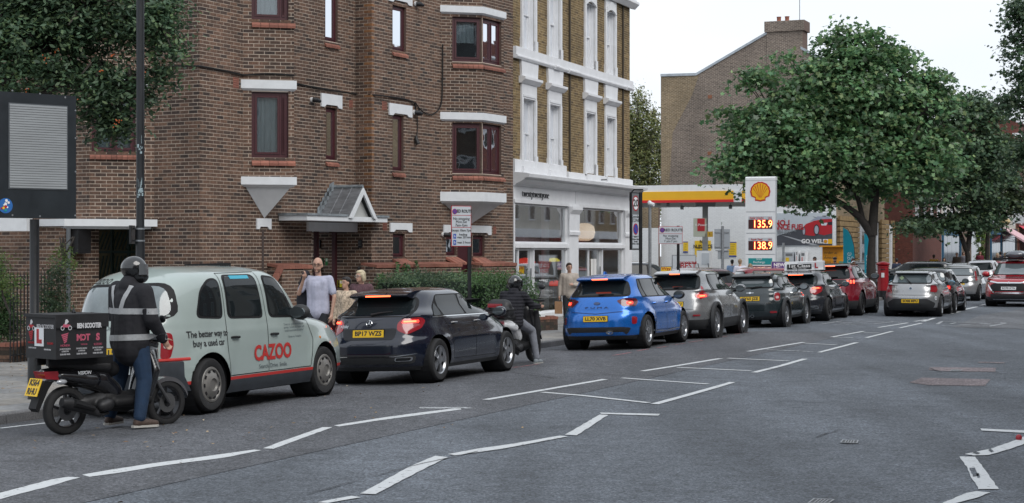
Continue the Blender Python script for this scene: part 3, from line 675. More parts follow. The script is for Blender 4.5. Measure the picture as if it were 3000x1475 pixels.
b = MB(); P_ = [BD(26.3, 26.4), BD(26.22, 24.5), BD(26.80, 23.95), BD(27.74, 23.38), BD(27.74, 24.9)]
zb_, zt_ = pxz(671, 35.2), pxz(643, 35.2); b.prism([(p.x, p.y) for p in P_], zb_+.05, zt_)
P2 = [p.lerp(BD(27.2, 25), .08) for p in P_]; b.prism([(p.x, p.y) for p in P2], zb_, zb_+.049); b.build('white_band', M_white, root, pinv=pi_, fixn=True)
b = MB(); pp = BD(26.25, 24.42); b.tube([(pp.x, pp.y, 0), (pp.x, pp.y, 2.46)], .045, 10); b.build('drainpipe_or_shadow_strip', P('grey_pipe', (.10, .11, .12), .5), root, pinv=pi_, smooth=True)
F = frameM((q1.x, q1.y, 0), q2-q1); b = MB(F); b.box(.15, .52, .0, .22, 1.95, 2.44); b.build('meter_box', M_black, root, pinv=pi_)
b = MB(); P_ = [p0, p1, p2, p3, p4, p5, p6, p7]; b.prism([(p.x, p.y) for p in P_], ZT-.02, ZT+.3); b.build('parapet_slab', M_white, root, pinv=pi_, fixn=True)
b = MB(); a = W3(0, 655, 33.5); b.cbox((a.x-.2, a.y+1.2, 2.55), (.95, .25, .3), None, Matrix.Rotation(-.2, 3, 'Z')); b.build('lintel', M_white, root, pinv=pi_)
e0, e1 = BD(30.0, 22.68), BD(33.46, 22.68); Fe = frameM((e0.x, e0.y, 0), e1-e0)
def se(px): return facepx(e0, e1, px)
BB.wall(BD(33.45, 22.2), BD(33.45, 21.86), 0, .01, [])
s_a, Ya = se(905); s_b = se(1024)[0]
fd = MB(Fe); zt = pxz(680, Ya)+.05
cx_ = [s_a, se(935)[0], se(975)[0], se(987)[0], se(1003)[0], s_b]
fd.box(s_a-.3, s_b+.1, -.12, -.06, zt, zt+.5)
for i, x in enumerate((s_a, se(932)[0], se(985)[0], se(1012)[0], s_b-.02)): fd.box(x-.035, x+.035, -.1, 0, .02, zt)
fd.box(s_a, s_b, -.095, -.004, .02, .35); fd.box(s_a, s_b, -.095, -.006, .85, 1.0)
door = fd.build('entrance_door', M_maroon, root, pinv=pi_)
g = MB(Fe); g.box(s_a, s_b, -.06, -.05, .35, zt); g.build('pane', M_glass, door, pinv=pi_)
g = MB(Fe); g.box(s_a-.2, s_b+.05, -1.0, -.9, 0, zt); g.build('hall', P('hall_wall', (.16, .13, .09), .9, n=(2, .3)), door, pinv=pi_)
for (px, a, c, col) in ((956, 757, 778, (.02, .12, .04)), (998, 822, 842, (.6, .55, .05))):
 s, Y = se(px); g = MB(Fe); g.box(s-.05, s+.05, .002, .006, pxz(c, Y), pxz(a, Y)); nb = g.build('notice', P('notice%d' % px, col, .5), door, pinv=pi_)
 g = MB(Fe); g.box(s-.035, s+.035, .0062, .008, pxz(a, Y)-.075, pxz(a, Y)-.01); g.build('print', P('notice_print%d' % px, (.4, .45, .4) if px == 956 else (.75, .75, .7), .6), nb, pinv=pi_)
g = MB(Fe); g.box(s_b-.02, s_b+.3, -.5, .0, 0, 3); 
Fr = frameM((*BD(33.45, 22.75), 0), p5-BD(33.45, 22.75))
for (px, t, bb) in ((1057, 703, 727), (1056, 781, 800)):
 s, Y = facepx(BD(33.45, 22.75), p5, px); g = MB(Fr); g.box(s-.045, s+.045, .0, .05, pxz(bb, Y), pxz(t, Y)); pn = g.build('entry_panel', M_black, root, pinv=pi_)
 for r in range(4):
  for c in (0, 1): g = MB(Fr); g.box(s-.03+c*.035, s-.012+c*.035, .05, .054, pxz(t, Y)-.04-r*.033, pxz(t, Y)-.028-r*.033); g.build('button', M_grey, pn, pinv=pi_)
pr = empty('entrance_porch', (*BD(32.3, 22), 0), label='small lead-roofed gabled porch over the recessed maroon entrance', cat='porch'); pp_ = inv(pr)
zc0, zc1 = pxz(648, 38), pxz(634, 38); D0, D1 = 21.54, 22.29
b = MB(); polyprism([(30.45, D1), (30.45, D0), (33.64, D0), (33.64, 21.84), (33.44, 21.84), (33.44, D1)], zc0, zc1, b); b.build('fascia', M_white, pr, pinv=pp_, fixn=True)
b = MB(); polyprism([(30.42, D1), (30.42, D0-.03), (31.99, D0-.03), (31.99, D1)], zc1+.002, zc1+.05, b); polyprism([(33.14, D0-.03), (33.68, D0-.03), (33.68, 21.84), (33.14, 21.84)], zc1+.002, zc1+.05, b); b.build('gutter', M_leadlight, pr, pinv=pp_, fixn=True)
xa, xm, xb = 32.02, 32.57, 33.13; zr = pxz(548, 38.9)
def bdz(b_, d, z): p = BD(b_, d); return (p.x, p.y, z)
for (x, nm) in ((xa, 'roof_slope'), (xb, 'roof_slope')):
 b = MB(); T = .05
 a = [bdz(x, D0-.02, zc1+.05), bdz(xm, D0-.02, zr), bdz(xm, D1, zr), bdz(x, D1, zc1+.05)]
 i0 = [b.P(q) for q in a]; i1 = [b.P((q[0], q[1], q[2]-T)) for q in a]
 b.fi(i0); b.fi(i1[::-1])
 for k in range(4): b.fi([i0[k], i1[k], i1[(k+1)%4], i0[(k+1)%4]])
 b.build(nm, M_lead, pr, pinv=pp_, fixn=True)
for k in range(1, 3):   # standing rolls on the lead
 f = k/3; b = MB(); b.tube([bdz(xa, D0+(D1-D0)*f, zc1+.06), bdz(xm, D0+(D1-D0)*f, zr+.012)], .014, 6); b.build('lead_roll', M_lead, pr, pinv=pp_)
b = MB(); b.tube([bdz(xm, D0-.03, zr+.01), bdz(xm, D1, zr+.01)], .04, 8); b.build('ridge_roll', M_leadlight, pr, pinv=pp_, smooth=True)
b = MB(); w_ = .07   # white bargeboards
for x, sx in ((xa, 1), (xb, -1)):
 q = [(x, zc1-.03), (x+sx*.13, zc1-.03), (xm, zr-.17), (xm, zr-.02)]
 A = [b.P(bdz(c[0], D0-.055, c[1])) for c in q]; B_ = [b.P(bdz(c[0], D0-.01, c[1])) for c in q]
 b.fi(A); b.fi(B_[::-1])
 for k in range(4): b.fi([A[k], B_[k], B_[(k+1)%4], A[(k+1)%4]])
b.build('bargeboard', M_white, pr, pinv=pp_, fixn=True)
b = MB(); b.face([bdz(xa+.1, D0+.1, zc1-.03), bdz(xb-.1, D0+.1, zc1-.03), bdz(xm, D0+.1, zr-.15)]); b.build('gable_panel', P('grey_render', (.42, .43, .42), .85, n=(40, .1)), pr, pinv=pp_)
b = MB(); st = []   # stepped flashing on the wall
for i in range(6):
 f = i/6; b.box(0, 1, 0, 1, 0, 1, T=Matrix())if False else None
 x0 = xa-.14+(xm-xa)*f; z0 = zc1+.05+(zr-zc1-.05)*f
 q = [bdz(x0, D1-.012, z0), bdz(x0+.2, D1-.012, z0+.02), bdz(x0+.2, D1-.012, z0+.24), bdz(x0+.02, D1-.012, z0+.17)]
 b.face(q)
b.build('flashing', M_leadlight, pr, pinv=pp_)
s_, Y_ = facepx(p3, p4, 898); b = MB(F_A); s2 = facepx(p3, p4, 1043)[0]; b.box(s_, s2, -.12, .06, pxz(678, Y_), pxz(651, Y_)); b.build('white_beam', M_white, pr, pinv=pp_)
def plinth(a_px, b_px, d, top, thick, label=None):
 Y0 = BY(a_px, d); c0 = Vector((ray(a_px)*Y0, Y0)); Y1 = BY(b_px, d); c1 = Vector((ray(b_px)*Y1, Y1))
 F = BB.wall(c0, c1, 0, top-.06, []); n_ = Vector((F[0][1], F[1][1])); BB.wall(c0-n_*thick, c0, 0, top-.06, []); BB.wall(c1, c1-n_*thick, 0, top-.06, [])
 n = round((c1-c0).length/.23)
 for i in range(n):
  wd = (c1-c0).length/n; b = MB(F); b.prism([(-thick, top+.035), (-thick, top-.02), (.03, top-.085), (.035, top-.01)], i*wd+.004, (i+1)*wd-.004, 'x'); b.build('coping_brick', M_terra, root, pinv=pi_, fixn=True)
 return F
plinth(1100, 1352, 21.45, 1.70, .4); plinth(1412, 1512, 21.45, 1.70, .4); plinth(826, 914, 21.9, 1.70, .4)
F = frameM((*BD(29.2, 21.9), 0), BD(30.2, 21.9)-BD(29.2, 21.9)); sx = facepx(BD(29.2, 21.9), BD(30.2, 21.9), 826)[0]
for i in range(7):
 b = MB(F); x1 = sx-i*.14; z1 = 1.66-i*.17; b.prism([(x1, z1+.05), (x1, z1-.06), (x1-.13, z1-.22), (x1-.13, z1-.11)], -.1, .04, 'y'); b.build('coping_brick', M_terra, root, pinv=pi_, fixn=True)
for (A_, C_, F_, a, c, t, bb) in ((p3, p4, F_A, 683, 699, 227, 258), (p3, p4, F_A, 1023, 1033, 293, 315), (p5, p6, F_B, 1119, 1133, 297, 322), (p5, p6, F_B, 1121, 1134, 651, 676), (p5, p6, F_B, 1445, 1453, 665, 686)):
 h = hp(A_, C_, a, c, t, bb); airbrick(root, F_, *h)
def lamp(F_, A_, C_, px, py, flip=1):
 s, Y = facepx(A_, C_, px); z = pxz(py, Y); b = MB(F_ @ Matrix.Translation((s, 0, z)))
 e = empty('wall_lamp', F_ @ Vector((s, 0, z)), cat='wall lamp', label='lampplace'); ei = inv(e)
 b.tube([(0, 0, 0), (0, .04, 0)], .06, 10); b.build('base', P('white_plastic', (.7, .7, .7), .4), e, pinv=ei)
 b = MB(F_ @ Matrix.Translation((s, 0, z))); b.tube([(0, .04, 0), (.04*flip, .12, -.01), (.13*flip, .16, -.03)], [.055, .06, .035], 10); b.build('shade', M_black, e, pinv=ei, smooth=True); return e
lamp(F_A, p3, p4, 912, 293)['label'] = 'black spotlight on the brick wall left of the small upper window above the porch'
lamp(F_B, p5, p6, 1297, 688)['label'] = 'black spotlight beside the ground floor lintel behind the tall parking sign'
lamp(F_B, p5, p6, 1212, 330)['label'] = 'black spotlight with hanging cable by the narrow first floor window'
lamp(F_B, p5, p6, 1216, 12)['label'] = 'small wall lamp at the top edge beside the upper narrow window'
def cable(pts, F_list, r=.018, lab='', nm='facade_cable'):
 P_ = []
 for (A_, C_, px, py) in pts:
  s, Y = facepx(A_, C_, px); q = Vector((ray(px)*Y, Y, pxz(py, Y))); e = (Vector(C_)-Vector(A_)).normalized(); q += Vector((e.y, -e.x, 0))*.03; P_.append(q)
 c = P_[0].copy(); b = MB(Matrix.Translation(-c)); b.tube(catmull(P_, 4), r, 5); b.build(nm, M_cable, loc=c, smooth=True, label=lab, cat='cable')
cable([(p2, p3, 500, 194), (p2, p3, 540, 194), (p2, p3, 583, 195), (p3, p4, 600, 198), (p3, p4, 660, 209), (p3, p4, 711, 221)], None, .02, 'black cable across the deep brick return at the left')
cable([(o1a, o1t, 715, 221), (o1a, o1t, 790, 217), (o1a, o1t, 862, 222)], None, .018, 'short black cable crossing the triangular oriel')
cable([(p3, p4, 866, 246), (p3, p4, 950, 262), (p3, p4, 1041, 276), (p5, p6, 1092, 279), (p5, p6, 1150, 286), (p5, p6, 1207, 299), (p5, p6, 1215, 325)], None, .018, 'black cable crossing the facade above the porch')
cable([(p5, p6, 1294, 130), (p5, p6, 1293, 240), (p5, p6, 1288, 310), (p5, p6, 1262, 336), (p5, p6, 1232, 325), (p5, p6, 1213, 300)], None, .016, 'black cable looping down beside the splayed bay')
cable([(p5, p6, 1219, 335), (p5, p6, 1220, 370), (p5, p6, 1218, 405)], None, .012, 'thin cable hanging below the spotlight')
s, Y = facepx(p5, p6, 1220); b = MB(); b.tube([(0, 0, .09), (0, 0, 0), (.05, -.02, -.12)], [.02, .05, .055], 8); b.build('cable_joint', M_cable, loc=W3(1219, 408, Y-.1), smooth=True, label='black cable joint box hanging from the thin cable', cat='cable joint')
qb = MB(); Lr = .45
for k in range(33, 118):
 if k % 2: continue
 for F_, a_, c_ in ((frameM((*BD(33.45, 22.3), 0), p5-BD(33.45, 22.3)), Lr-.205, Lr-.002), (F_B, .001, .10)):
  qb.M = F_; qb.box(a_, c_, -.004, .0045, k*BH+.007, (k+1)*BH-.007)
qb.build('rusty_quoin', PR('rusty_brick', [(.17, .075, .03), (.22, .105, .045), (.12, .06, .035)], .85, 20, .3), root, pinv=pi_, kind='stuff')
BB.finish()
# ================================================================ SHOP BUILDING (yellow stock brick, white stucco)
VS = 17.85
sa = Vector((ray(1503)*SY(1503, VS), SY(1503, VS))); Yb = SY(1845, VS); sb = Vector((ray(1845)*Yb, Yb)); LS = (sb-sa).length
shop = empty('shop_terrace', (*((sa+sb)/2), 0), label='yellow brick building with white stucco windows and the white twentytwentyone shop front', cat='shop building')
ps = inv(shop); FS = frameM((sa.x, sa.y, 0), sb-sa)
M_stock = PR('yellow_stock_brick', [(.135, .092, .042), (.20, .14, .062), (.24, .168, .078), (.10, .068, .036), (.165, .11, .05), (.27, .19, .09)], .88, 20, .35)
M_stmort = P('stock_mortar', (.40, .32, .20), .9, n=(3, .25)); M_stplain = P('stucco_white', (.70, .71, .73), .7, n=(3, .06), bump=(90, .2, .003))
SB = Building(shop, M_stock, M_stmort, M_stplain, 298, lambda x, y: 1503 < x < 1845 and 5 < y < 480)
def sp(px, o=0): m_ = Vector((FS[0][1], FS[1][1]))*o; return facepx(sa+m_, sb+m_, px)
def sz(px, py): return pxz(py, sp(px)[1])
zcor = sz(1503, 509); zsill = zcor+.0
wpx1 = [(1529, 1564), (1607, 1638), (1714, 1741), (1774, 1799)]
zb1, zt1 = sz(1540, 488), sz(1540, 290); zb2, zt2 = sz(1525, 143), sz(1525, -75)+.0
holes = []
W1, W2 = [], []
for i, (a, c) in enumerate(wpx1):
 s0, s1 = sp(a)[0], sp(c)[0]; s0, s1 = s0+.0, s1-.0
 W1.append((s0, s1, zb1-(0 if i < 2 else -.02), zt1)); W2.append((s0, s1, zb2, zt2))
ZS = 11.2
par = sz(1503, 498)
SB.wall(sa, sb, par-.05, ZS, W1+W2, rev=.16, bw=.225, flem=True)
sb2 = sb + (Vector((FS[0][1], FS[1][1])))*-9.0
SB.wall(sb, sb2, 0, ZS, [], flem=True); SB.wall(sa+Vector((FS[0][1], FS[1][1]))*-9.0, sa, 5, ZS, [], brick=False)
def sbox(name, s0, s1, o0, o1, z0, z1, mat=None, parent=None, F=FS):
 b = MB(F); b.box(s0, s1, o0, o1, z0, z1); return b.build(name, mat or M_stplain, parent or shop, pinv=ps)
def sprism(name, prof, s0, s1, mat=None, parent=None, F=FS):
 b = MB(F); b.prism(prof, s0, s1, 'x'); return b.build(name, mat or M_stplain, parent or shop, pinv=ps, fixn=True)
for i, h in enumerate(W1+W2):
 s0, s1, z0, z1 = h; up = i > 3
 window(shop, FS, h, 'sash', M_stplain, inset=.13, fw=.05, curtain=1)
 aw = .13
 sbox('architrave', s0-aw, s0+.0, -.0, .06, z0-.02, z1); sbox('architrave', s1, s1+aw, 0, .06, z0-.02, z1)
 sbox('architrave_foot', s0-aw-.04, s0, 0, .075, z0-.02, z0+.32); sbox('architrave_foot', s1, s1+aw+.04, 0, .075, z0-.02, z0+.32)
 if not up:
  sbox('window_head', s0-aw, s1+aw, 0, .05, z1, z1+.42); sbox('head_moulding', s0-.02, s1+.02, .05, .07, z1+.05, z1+.12)
  sprism('hood', [(0, z1+.42), (.08, z1+.42), (.2, z1+.53), (.2, z1+.60), (.12, z1+.62), (0, z1+.62)], s0-aw-.12, s1+aw+.12)
  b = MB(FS); b.prism([(s0-aw-.02, z1+.62), (s1+aw+.02, z1+.62), (s1+aw+.1, z1+1.22), (s0-aw-.1, z1+1.22)], 0, .07, 'y'); b.build('keystone_block', M_stplain, shop, pinv=ps, fixn=True)
  if i > 1: sbox('window_sill', s0-aw-.08, s1+aw+.08, 0, .16, z0-.25, z0-.03)
  else: sbox('window_sill', s0-aw-.06, s1+aw+.06, 0, .14, z0-.22, z0-.03)
 else:
  n = 10; wd = s1-s0
  for (nm, r0, r1, o0, o1, ext) in (('arched_head', 0, .62, 0, .05, aw), ('arch_moulding', .0, .09, .05, .085, .03), ('arched_hood', .62, .86, 0, .17, aw+.1)):
   b = MB(FS); A = []
   for k in range(n+1):
    f = k/n*2-1; x = (s0+s1)/2+f*(wd/2+ext); rise_ = .22*(1-f*f); A.append((x, rise_))
   low = [b_ for b_ in A]
   poly = [(x, z1+r1+rz) for x, rz in A[::-1]] + [(x, z1+r0+(rz*.75 if r0 else rz*.6-.1)) for x, rz in A]
   v0 = [b.P((x, o0, z)) for x, z in poly]; v1 = [b.P((x, o1, z)) for x, z in poly]; m = len(poly)
   for k in range(n):
    b.fi([v1[k], v1[k+1], v1[m-2-k], v1[m-1-k]])
   for k in range(m): b.fi([v0[k], v0[(k+1)%m], v1[(k+1)%m], v1[k]])
   b.build(nm, M_stplain, shop, pinv=ps, fixn=True)
zbt = sz(1503, 135); zbb = sz(1504, 171)
sprism('floor_band', [(0, zbb+.02), (.10, zbb), (.14, zbb+.06), (.14, zbb+.10), (.10, zbb+.12), (.10, zbt-.0), (0, zbt+.0)], 0, LS+.1)
for px in (1616, 1671, 1826):
 s = sp(px)[0]; sprism('band_break', [(.0, zbb+.01), (.13, zbb-.01), (.18, zbb+.06), (.18, zbb+.1), (.13, zbb+.13), (.0, zbb+.13)], s-(.02 if px != 1671 else .5), s+.5)
zpc = sz(1843, 26); sprism('parapet_cornice', [(0, zpc+.02), (.14, zpc-.02), (.3, zpc+.14), (.3, zpc+.22), (.2, zpc+.26), (.2, zpc+.9), (0, zpc+.9)], 0, LS+.16)
sprism('parapet_base', [(0, par-.35), (.10, par-.35), (.10, par+.12), (0, par+.15)], sp(1658)[0], LS+.03); sprism('parapet_base', [(0, par-.35), (.06, par-.35), (.06, par+.30), (0, par+.32)], 0, sp(1655)[0])
for px in (1668, 1824): # dark strips painted as the shadow joints of the brick pilasters, no pipes
 s = sp(px)[0]; sbox('drainpipe_or_shadow_strip', s-.07, s+.0, .0, .05, par, zpc, P('shadow_joint', (.05, .04, .028), .9))
zf0 = sz(1503, 587.6)
sprism('shop_cornice', [(0, zcor-.34), (.06, zcor-.34), (.08, zcor-.29), (.2, zcor-.24), (.34, zcor-.17), (.36, zcor-.12), (.5, zcor-.10), (.52, zcor-.01), (.40, zcor+.02), (0, zcor+.05)], -.02, LS+.45)
sbox('shop_fascia', 0, LS+.02, -.1, .02, zf0, zcor-.34)
sbox('fascia_moulding', 0, LS-.3, .02, .06, zf0-.06, zf0+.04)
s, Y = sp(1525); s2, _ = sp(1603)
text_on('sign_lettering', 'twentytwentyone', .32, P('sign_letters', (.03, .032, .036), .5), wallT(FS, (s+s2)/2, .055, sz(1560, 570)), shop, pinv=ps, depth=.012, fit=s2-s, bold=-.009)
s_ = sp(1684)[0]; sbox('fascia_joint', s_-.01, s_+.01, .02, .024, zf0, zcor-.34, P('joint_grey', (.35, .36, .37), .8))
zt_ = sz(1505, 716); zb_ = .30
pil = [(0, .09), (sp(1662)[0], sp(1689)[0]), (sp(1826)[0], LS+.02)]
for i, (a, c) in enumerate(pil):
 sbox('pilaster', a, c, -.15, .07 if i else .03, 0, zf0)
 if i:
  sprism('pilaster_capital', [(.07, zf0-.95), (.11, zf0-.95), (.12, zf0-.85), (.09, zf0-.8), (.1, zf0-.3), (.2, zf0-.16), (.2, zf0-.06), (.07, zf0-.06)], a-.04, c+.04)
def shopwin(name, a, c, z0, z1, parts=(), o=-.05):
 b = MB(FS); fw = .06
 b.box(a, c, o-.06, o+.02, z0, z0+fw); b.box(a, c, o-.06, o+.02, z1-fw, z1); b.box(a, a+fw, o-.06, o+.02, z0+fw, z1-fw); b.box(c-fw, c, o-.06, o+.02, z0+fw, z1-fw)
 w_ = b.build(name, M_stplain, shop, pinv=ps); g = MB(FS); g.box(a+fw, c-fw, o-.02, o-.01, z0+fw, z1-fw); g.build('pane', M_shopglass, w_); return w_
for (a, c) in ((.09, sp(1662)[0]), (sp(1689)[0], sp(1826)[0])):
 shopwin('display_window', a, c, zt_+.02, zf0-.06); sbox('transom_bar', a, c, -.12, .06, zt_-.10, zt_+.02)
 sbox('plinth_step', a, c, -.2, .12, 0, .16)
m1 = sp(1566)[0]
shopwin('side_light', .1, sp(1523)[0], .16, zt_-.1)
d = shopwin('shop_door', sp(1523)[0]+.02, m1, .16, zt_-.12, o=-.12); sbox('door_handle', m1-.16, m1-.13, -.08, -.04, .9, 1.5, M_grey, d)
shopwin('display_window', m1+.02, sp(1662)[0], .16, zt_-.1)
n0, n1 = sp(1729)[0], sp(1767)[0]
shopwin('side_light', sp(1689)[0], n0, .16, zt_-.1); d = shopwin('shop_door', n0+.02, n1, .16, zt_-.12, o=-.12); sbox('door_handle', n1-.14, n1-.11, -.08, -.04, .9, 1.5, M_grey, d)
shopwin('display_window', n1+.02, sp(1826)[0], .16, zt_-.1)
for px in (1752, 1745): s = sp(px)[0]; sbox('paper_notice', s-.16, s+.16, -.11, -.108, 1.0, 1.75, P('paper', (.75, .74, .72), .8), d)
r = MB(FS); D = 5.5
for q in ([(0,-D,.1),(LS,-D,.1),(LS,-D,zf0+.1),(0,-D,zf0+.1)], [(0,-.2,.1),(LS,-.2,.1),(LS,-D,.1),(0,-D,.1)], [(0,-.2,zf0+.1),(0,-D,zf0+.1),(LS,-D,zf0+.1),(LS,-.2,zf0+.1)], [(0,-.2,0),(0,-D,0),(0,-D,zf0+.1),(0,-.2,zf0+.1)], [(LS,-.2,0),(LS,-.2,zf0+.1),(LS,-D,zf0+.1),(LS,-D,0)]): r.face(q)
r.build('shop_room', P('shop_wall', (.46, .45, .39), .9, n=(.7, .5)), shop, pinv=ps)
def thing_at(name, s, o, z, lab, cat, grp=None):
 p = FS @ Vector((s, o, z)); e = empty(name, p, SA*0, label=lab, cat=cat, group=grp); return e, Matrix.Translation(p)
s, Y = sp(1597, -.9); e, T = thing_at('steel_column', s, -.9, .1, 'pale round column inside the left shop window', 'column')
b = MB(); b.tube([(0, 0, 0), (0, 0, zf0-.1)], .13, 14); b.build('shaft', M_stplain, e, smooth=True)
M_lamp = P('paper_lamp', (.80, .72, .62), .8, emit=(1, .70, .48, .9)); M_bulb = P('bulb', (1, .8, .6), .5, emit=(1, .75, .45, 14))
for (px, py, r_, o, lab) in ((1712, 680, .36, -.9, 'round paper pendant lamp glowing high in the right shop window'), (1742, 694, .32, -1.4, 'second paper lamp hanging just behind and right of the first'), (1778, 700, .40, -1.9, 'unlit large pleated paper lamp shade near the right pilaster')):
 s, Y = sp(px, o); z = pxz(py, Y); e, T = thing_at('pendant_lamp', s, o, z, lab, 'pendant lamp', 'paper lamps in the shop window')
 b = MB(); b.lathe([(.02, .82*r_), (.5*r_, .78*r_), (.9*r_, .5*r_), (1.02*r_, 0), (.9*r_, -.5*r_), (.55*r_, -.8*r_), (.3*r_, -.82*r_)], 20); b.build('shade', M_lamp if px != 1778 else P('paper_unlit', (.55, .53, .48), .8), e, smooth=True)
 b = MB(); b.tube([(0, 0, .8*r_), (0, 0, zf0-z)], .012, 5); b.build('cord', M_cable, e)
for (px, py, col, r_, lab) in ((1540, 770, (.6, .03, .01), .3, 'glowing red lamp seen through the left shop door'), (1628, 835, (.6, .04, .02), .28, 'glowing red lamp low behind the display glass'), (1622, 765, (.6, .5, .05), .2, 'small yellow lamp glowing inside the shop')):
 s, Y = sp(px, -1.3); z = pxz(py, Y); e, T = thing_at('table_lamp', s, -1.3, z, lab, 'lamp')
 b = MB(); b.lathe([(.08*r_, .5*r_), (.6*r_, .42*r_), (1.0*r_, .1*r_), (1.0*r_, -.05*r_), (.9*r_, -.12*r_)], 16); b.build('shade', P('lampcol%d' % px, col, .4, emit=(*col, 1.3)), e, smooth=True)
 b = MB(); b.tube([(0, 0, -.1*r_), (0, 0, -(z-.15))], .015, 6); b.build('stand', M_grey, e)
for (px, o, lab) in ((1625, -1.2, 'dark cafe table behind the display glass'), (1580, -2.2, 'dark table deep inside the left shop')):
 s = sp(px)[0]; e, T = thing_at('shop_table', s, o, .12, lab, 'table'); b = MB(); b.lathe([(.42, .70), (.42, .73)], 16); b.build('top', P('dark_wood', (.05, .035, .025), .4), e); b = MB(); b.tube([(0, 0, 0), (0, 0, .7)], .03, 8); b.lathe([(.22, 0), (.2, .02)], 12); b.build('leg', M_black, e)
s = sp(1613)[0]; e, T = thing_at('clothes_figure', s, -1.6, .12, 'white garment on a stand inside the shop', 'display dummy'); b = MB(); b.tube([(0,0,0),(0,0,1.2)], .02, 6); b.build('stand', M_black, e); b = MB(); b.lathe([(.12, 1.05), (.2, 1.15), (.18, 1.5), (.24, 1.75), (.1, 1.85)], 12); b.build('garment', P('white_cloth', (.6, .65, .72), .9), e, smooth=True)
for (px0, px1, py0, py1, col, lab, o) in ((1500+19, 1600, 610, 640, (.045, .05, .06), 'dark ceiling panel reflected in the left shop window', -2.5), (1705, 1735, 735, 765, (.5, .33, .02), 'yellow printed panel inside the right shop door', -.6)):  # the dark panel stands in for a reflection in the glass
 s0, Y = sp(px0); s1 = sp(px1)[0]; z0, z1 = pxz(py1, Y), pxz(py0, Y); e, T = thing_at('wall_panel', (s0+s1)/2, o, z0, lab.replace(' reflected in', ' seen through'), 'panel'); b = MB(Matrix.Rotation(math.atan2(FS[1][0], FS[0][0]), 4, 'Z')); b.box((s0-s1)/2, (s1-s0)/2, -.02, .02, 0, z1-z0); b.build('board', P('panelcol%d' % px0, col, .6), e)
b = MB(); c = W3(1700, 515, SY(1700, VS)-.4)
pts = [W3(1715, 512, SY(1715, VS)-.35)-c, W3(1755, 527, SY(1755, VS)-.35)-c, W3(1802, 523, SY(1802, VS)-.35)-c]; b.tube(catmull(pts, 6), .014, 5); b.build('facade_cable', M_cable, loc=c, label='thin dark wire drooping over the white shop cornice', cat='cable', smooth=True)
c = W3(1862, 556, 47); e = empty('street_light_head', c, label='flat dark street light head sticking out behind the shop cornice', cat='street light'); b = MB(); b.cbox((.08, 0, 0), (.25, .12, .035)); b.build('head', M_black, e); b = MB(); b.tube([(-.04, 0, 0), (-.15, 0, -.12), (-.15, 0, -.3)], .02, 6); b.build('arm', M_black, e)
SB.finish()
b = MB(); q = [sa, sb, sb2, sa+Vector((FS[0][1], FS[1][1]))*-9.0]; b.prism([(p.x, p.y) for p in q], ZS, ZS+.1); b.build('roof', M_lead, shop, pinv=ps, fixn=True)
# ================================================================ GABLE HOUSE, FUEL STATION WALLS
def brick_tex(name, c1, c2, mort, sx=1/.225, paint=None, mscale=.02, rough=.88):
 m = bpy.data.materials.new(name); m.use_nodes = True; t = m.node_tree; b = t.nodes['Principled BSDF']; l = t.links.new; b.inputs['Roughness'].default_value = rough
 uv = t.nodes.new('ShaderNodeUVMap'); br = t.nodes.new('ShaderNodeTexBrick'); l(uv.outputs['UV'], br.inputs['Vector'])
 br.inputs['Scale'].default_value = 1; br.inputs['Brick Width'].default_value = .225; br.inputs['Row Height'].default_value = .075; br.inputs['Mortar Size'].default_value = mscale*.5; br.inputs['Mortar Smooth'].default_value = .2; br.inputs['Bias'].default_value = 0
 br.inputs['Color1'].default_value = (*c1, 1); br.inputs['Color2'].default_value = (*c2, 1); br.inputs['Mortar'].default_value = (*mort, 1)
 x = t.nodes.new('ShaderNodeTexNoise'); x.inputs['Scale'].default_value = .35; x.inputs['Detail'].default_value = 7; x.inputs['Roughness'].default_value = .6; l(uv.outputs['UV'], x.inputs['Vector'])
 mr = t.nodes.new('ShaderNodeMapRange'); mr.inputs['From Min'].default_value = .3; mr.inputs['From Max'].default_value = .7; mr.inputs['To Min'].default_value = .68; mr.inputs['To Max'].default_value = 1.25; l(x.outputs['Fac'], mr.inputs['Value'])
 x2 = t.nodes.new('ShaderNodeTexNoise'); x2.inputs['Scale'].default_value = 6; x2.inputs['Detail'].default_value = 4; mpn = t.nodes.new('ShaderNodeMapping'); mpn.inputs['Scale'].default_value = (1, 3, 1); l(uv.outputs['UV'], mpn.inputs['Vector']); l(mpn.outputs['Vector'], x2.inputs['Vector'])
 m2 = t.nodes.new('ShaderNodeMapRange'); m2.inputs['From Min'].default_value = .3; m2.inputs['From Max'].default_value = .7; m2.inputs['To Min'].default_value = .7; m2.inputs['To Max'].default_value = 1.3; l(x2.outputs['Fac'], m2.inputs['Value'])
 if paint: m2.inputs['To Min'].default_value = .93; m2.inputs['To Max'].default_value = 1.04; mr.inputs['To Min'].default_value = .9; mr.inputs['To Max'].default_value = 1.04
 h1 = t.nodes.new('ShaderNodeHueSaturation'); h2 = t.nodes.new('ShaderNodeHueSaturation'); l(mr.outputs['Result'], h1.inputs['Value']); l(br.outputs['Color'], h1.inputs['Color']); l(m2.outputs['Result'], h2.inputs['Value']); l(h1.outputs['Color'], h2.inputs['Color']); l(h2.outputs['Color'], b.inputs['Base Color'])
 bm = t.nodes.new('ShaderNodeBump'); bm.inputs['Strength'].default_value = .5; bm.inputs['Distance'].default_value = .01; bm.invert = True; l(br.outputs['Fac'], bm.inputs['Height']); l(bm.outputs['Normal'], b.inputs['Normal']); MATS[name] = m; return m
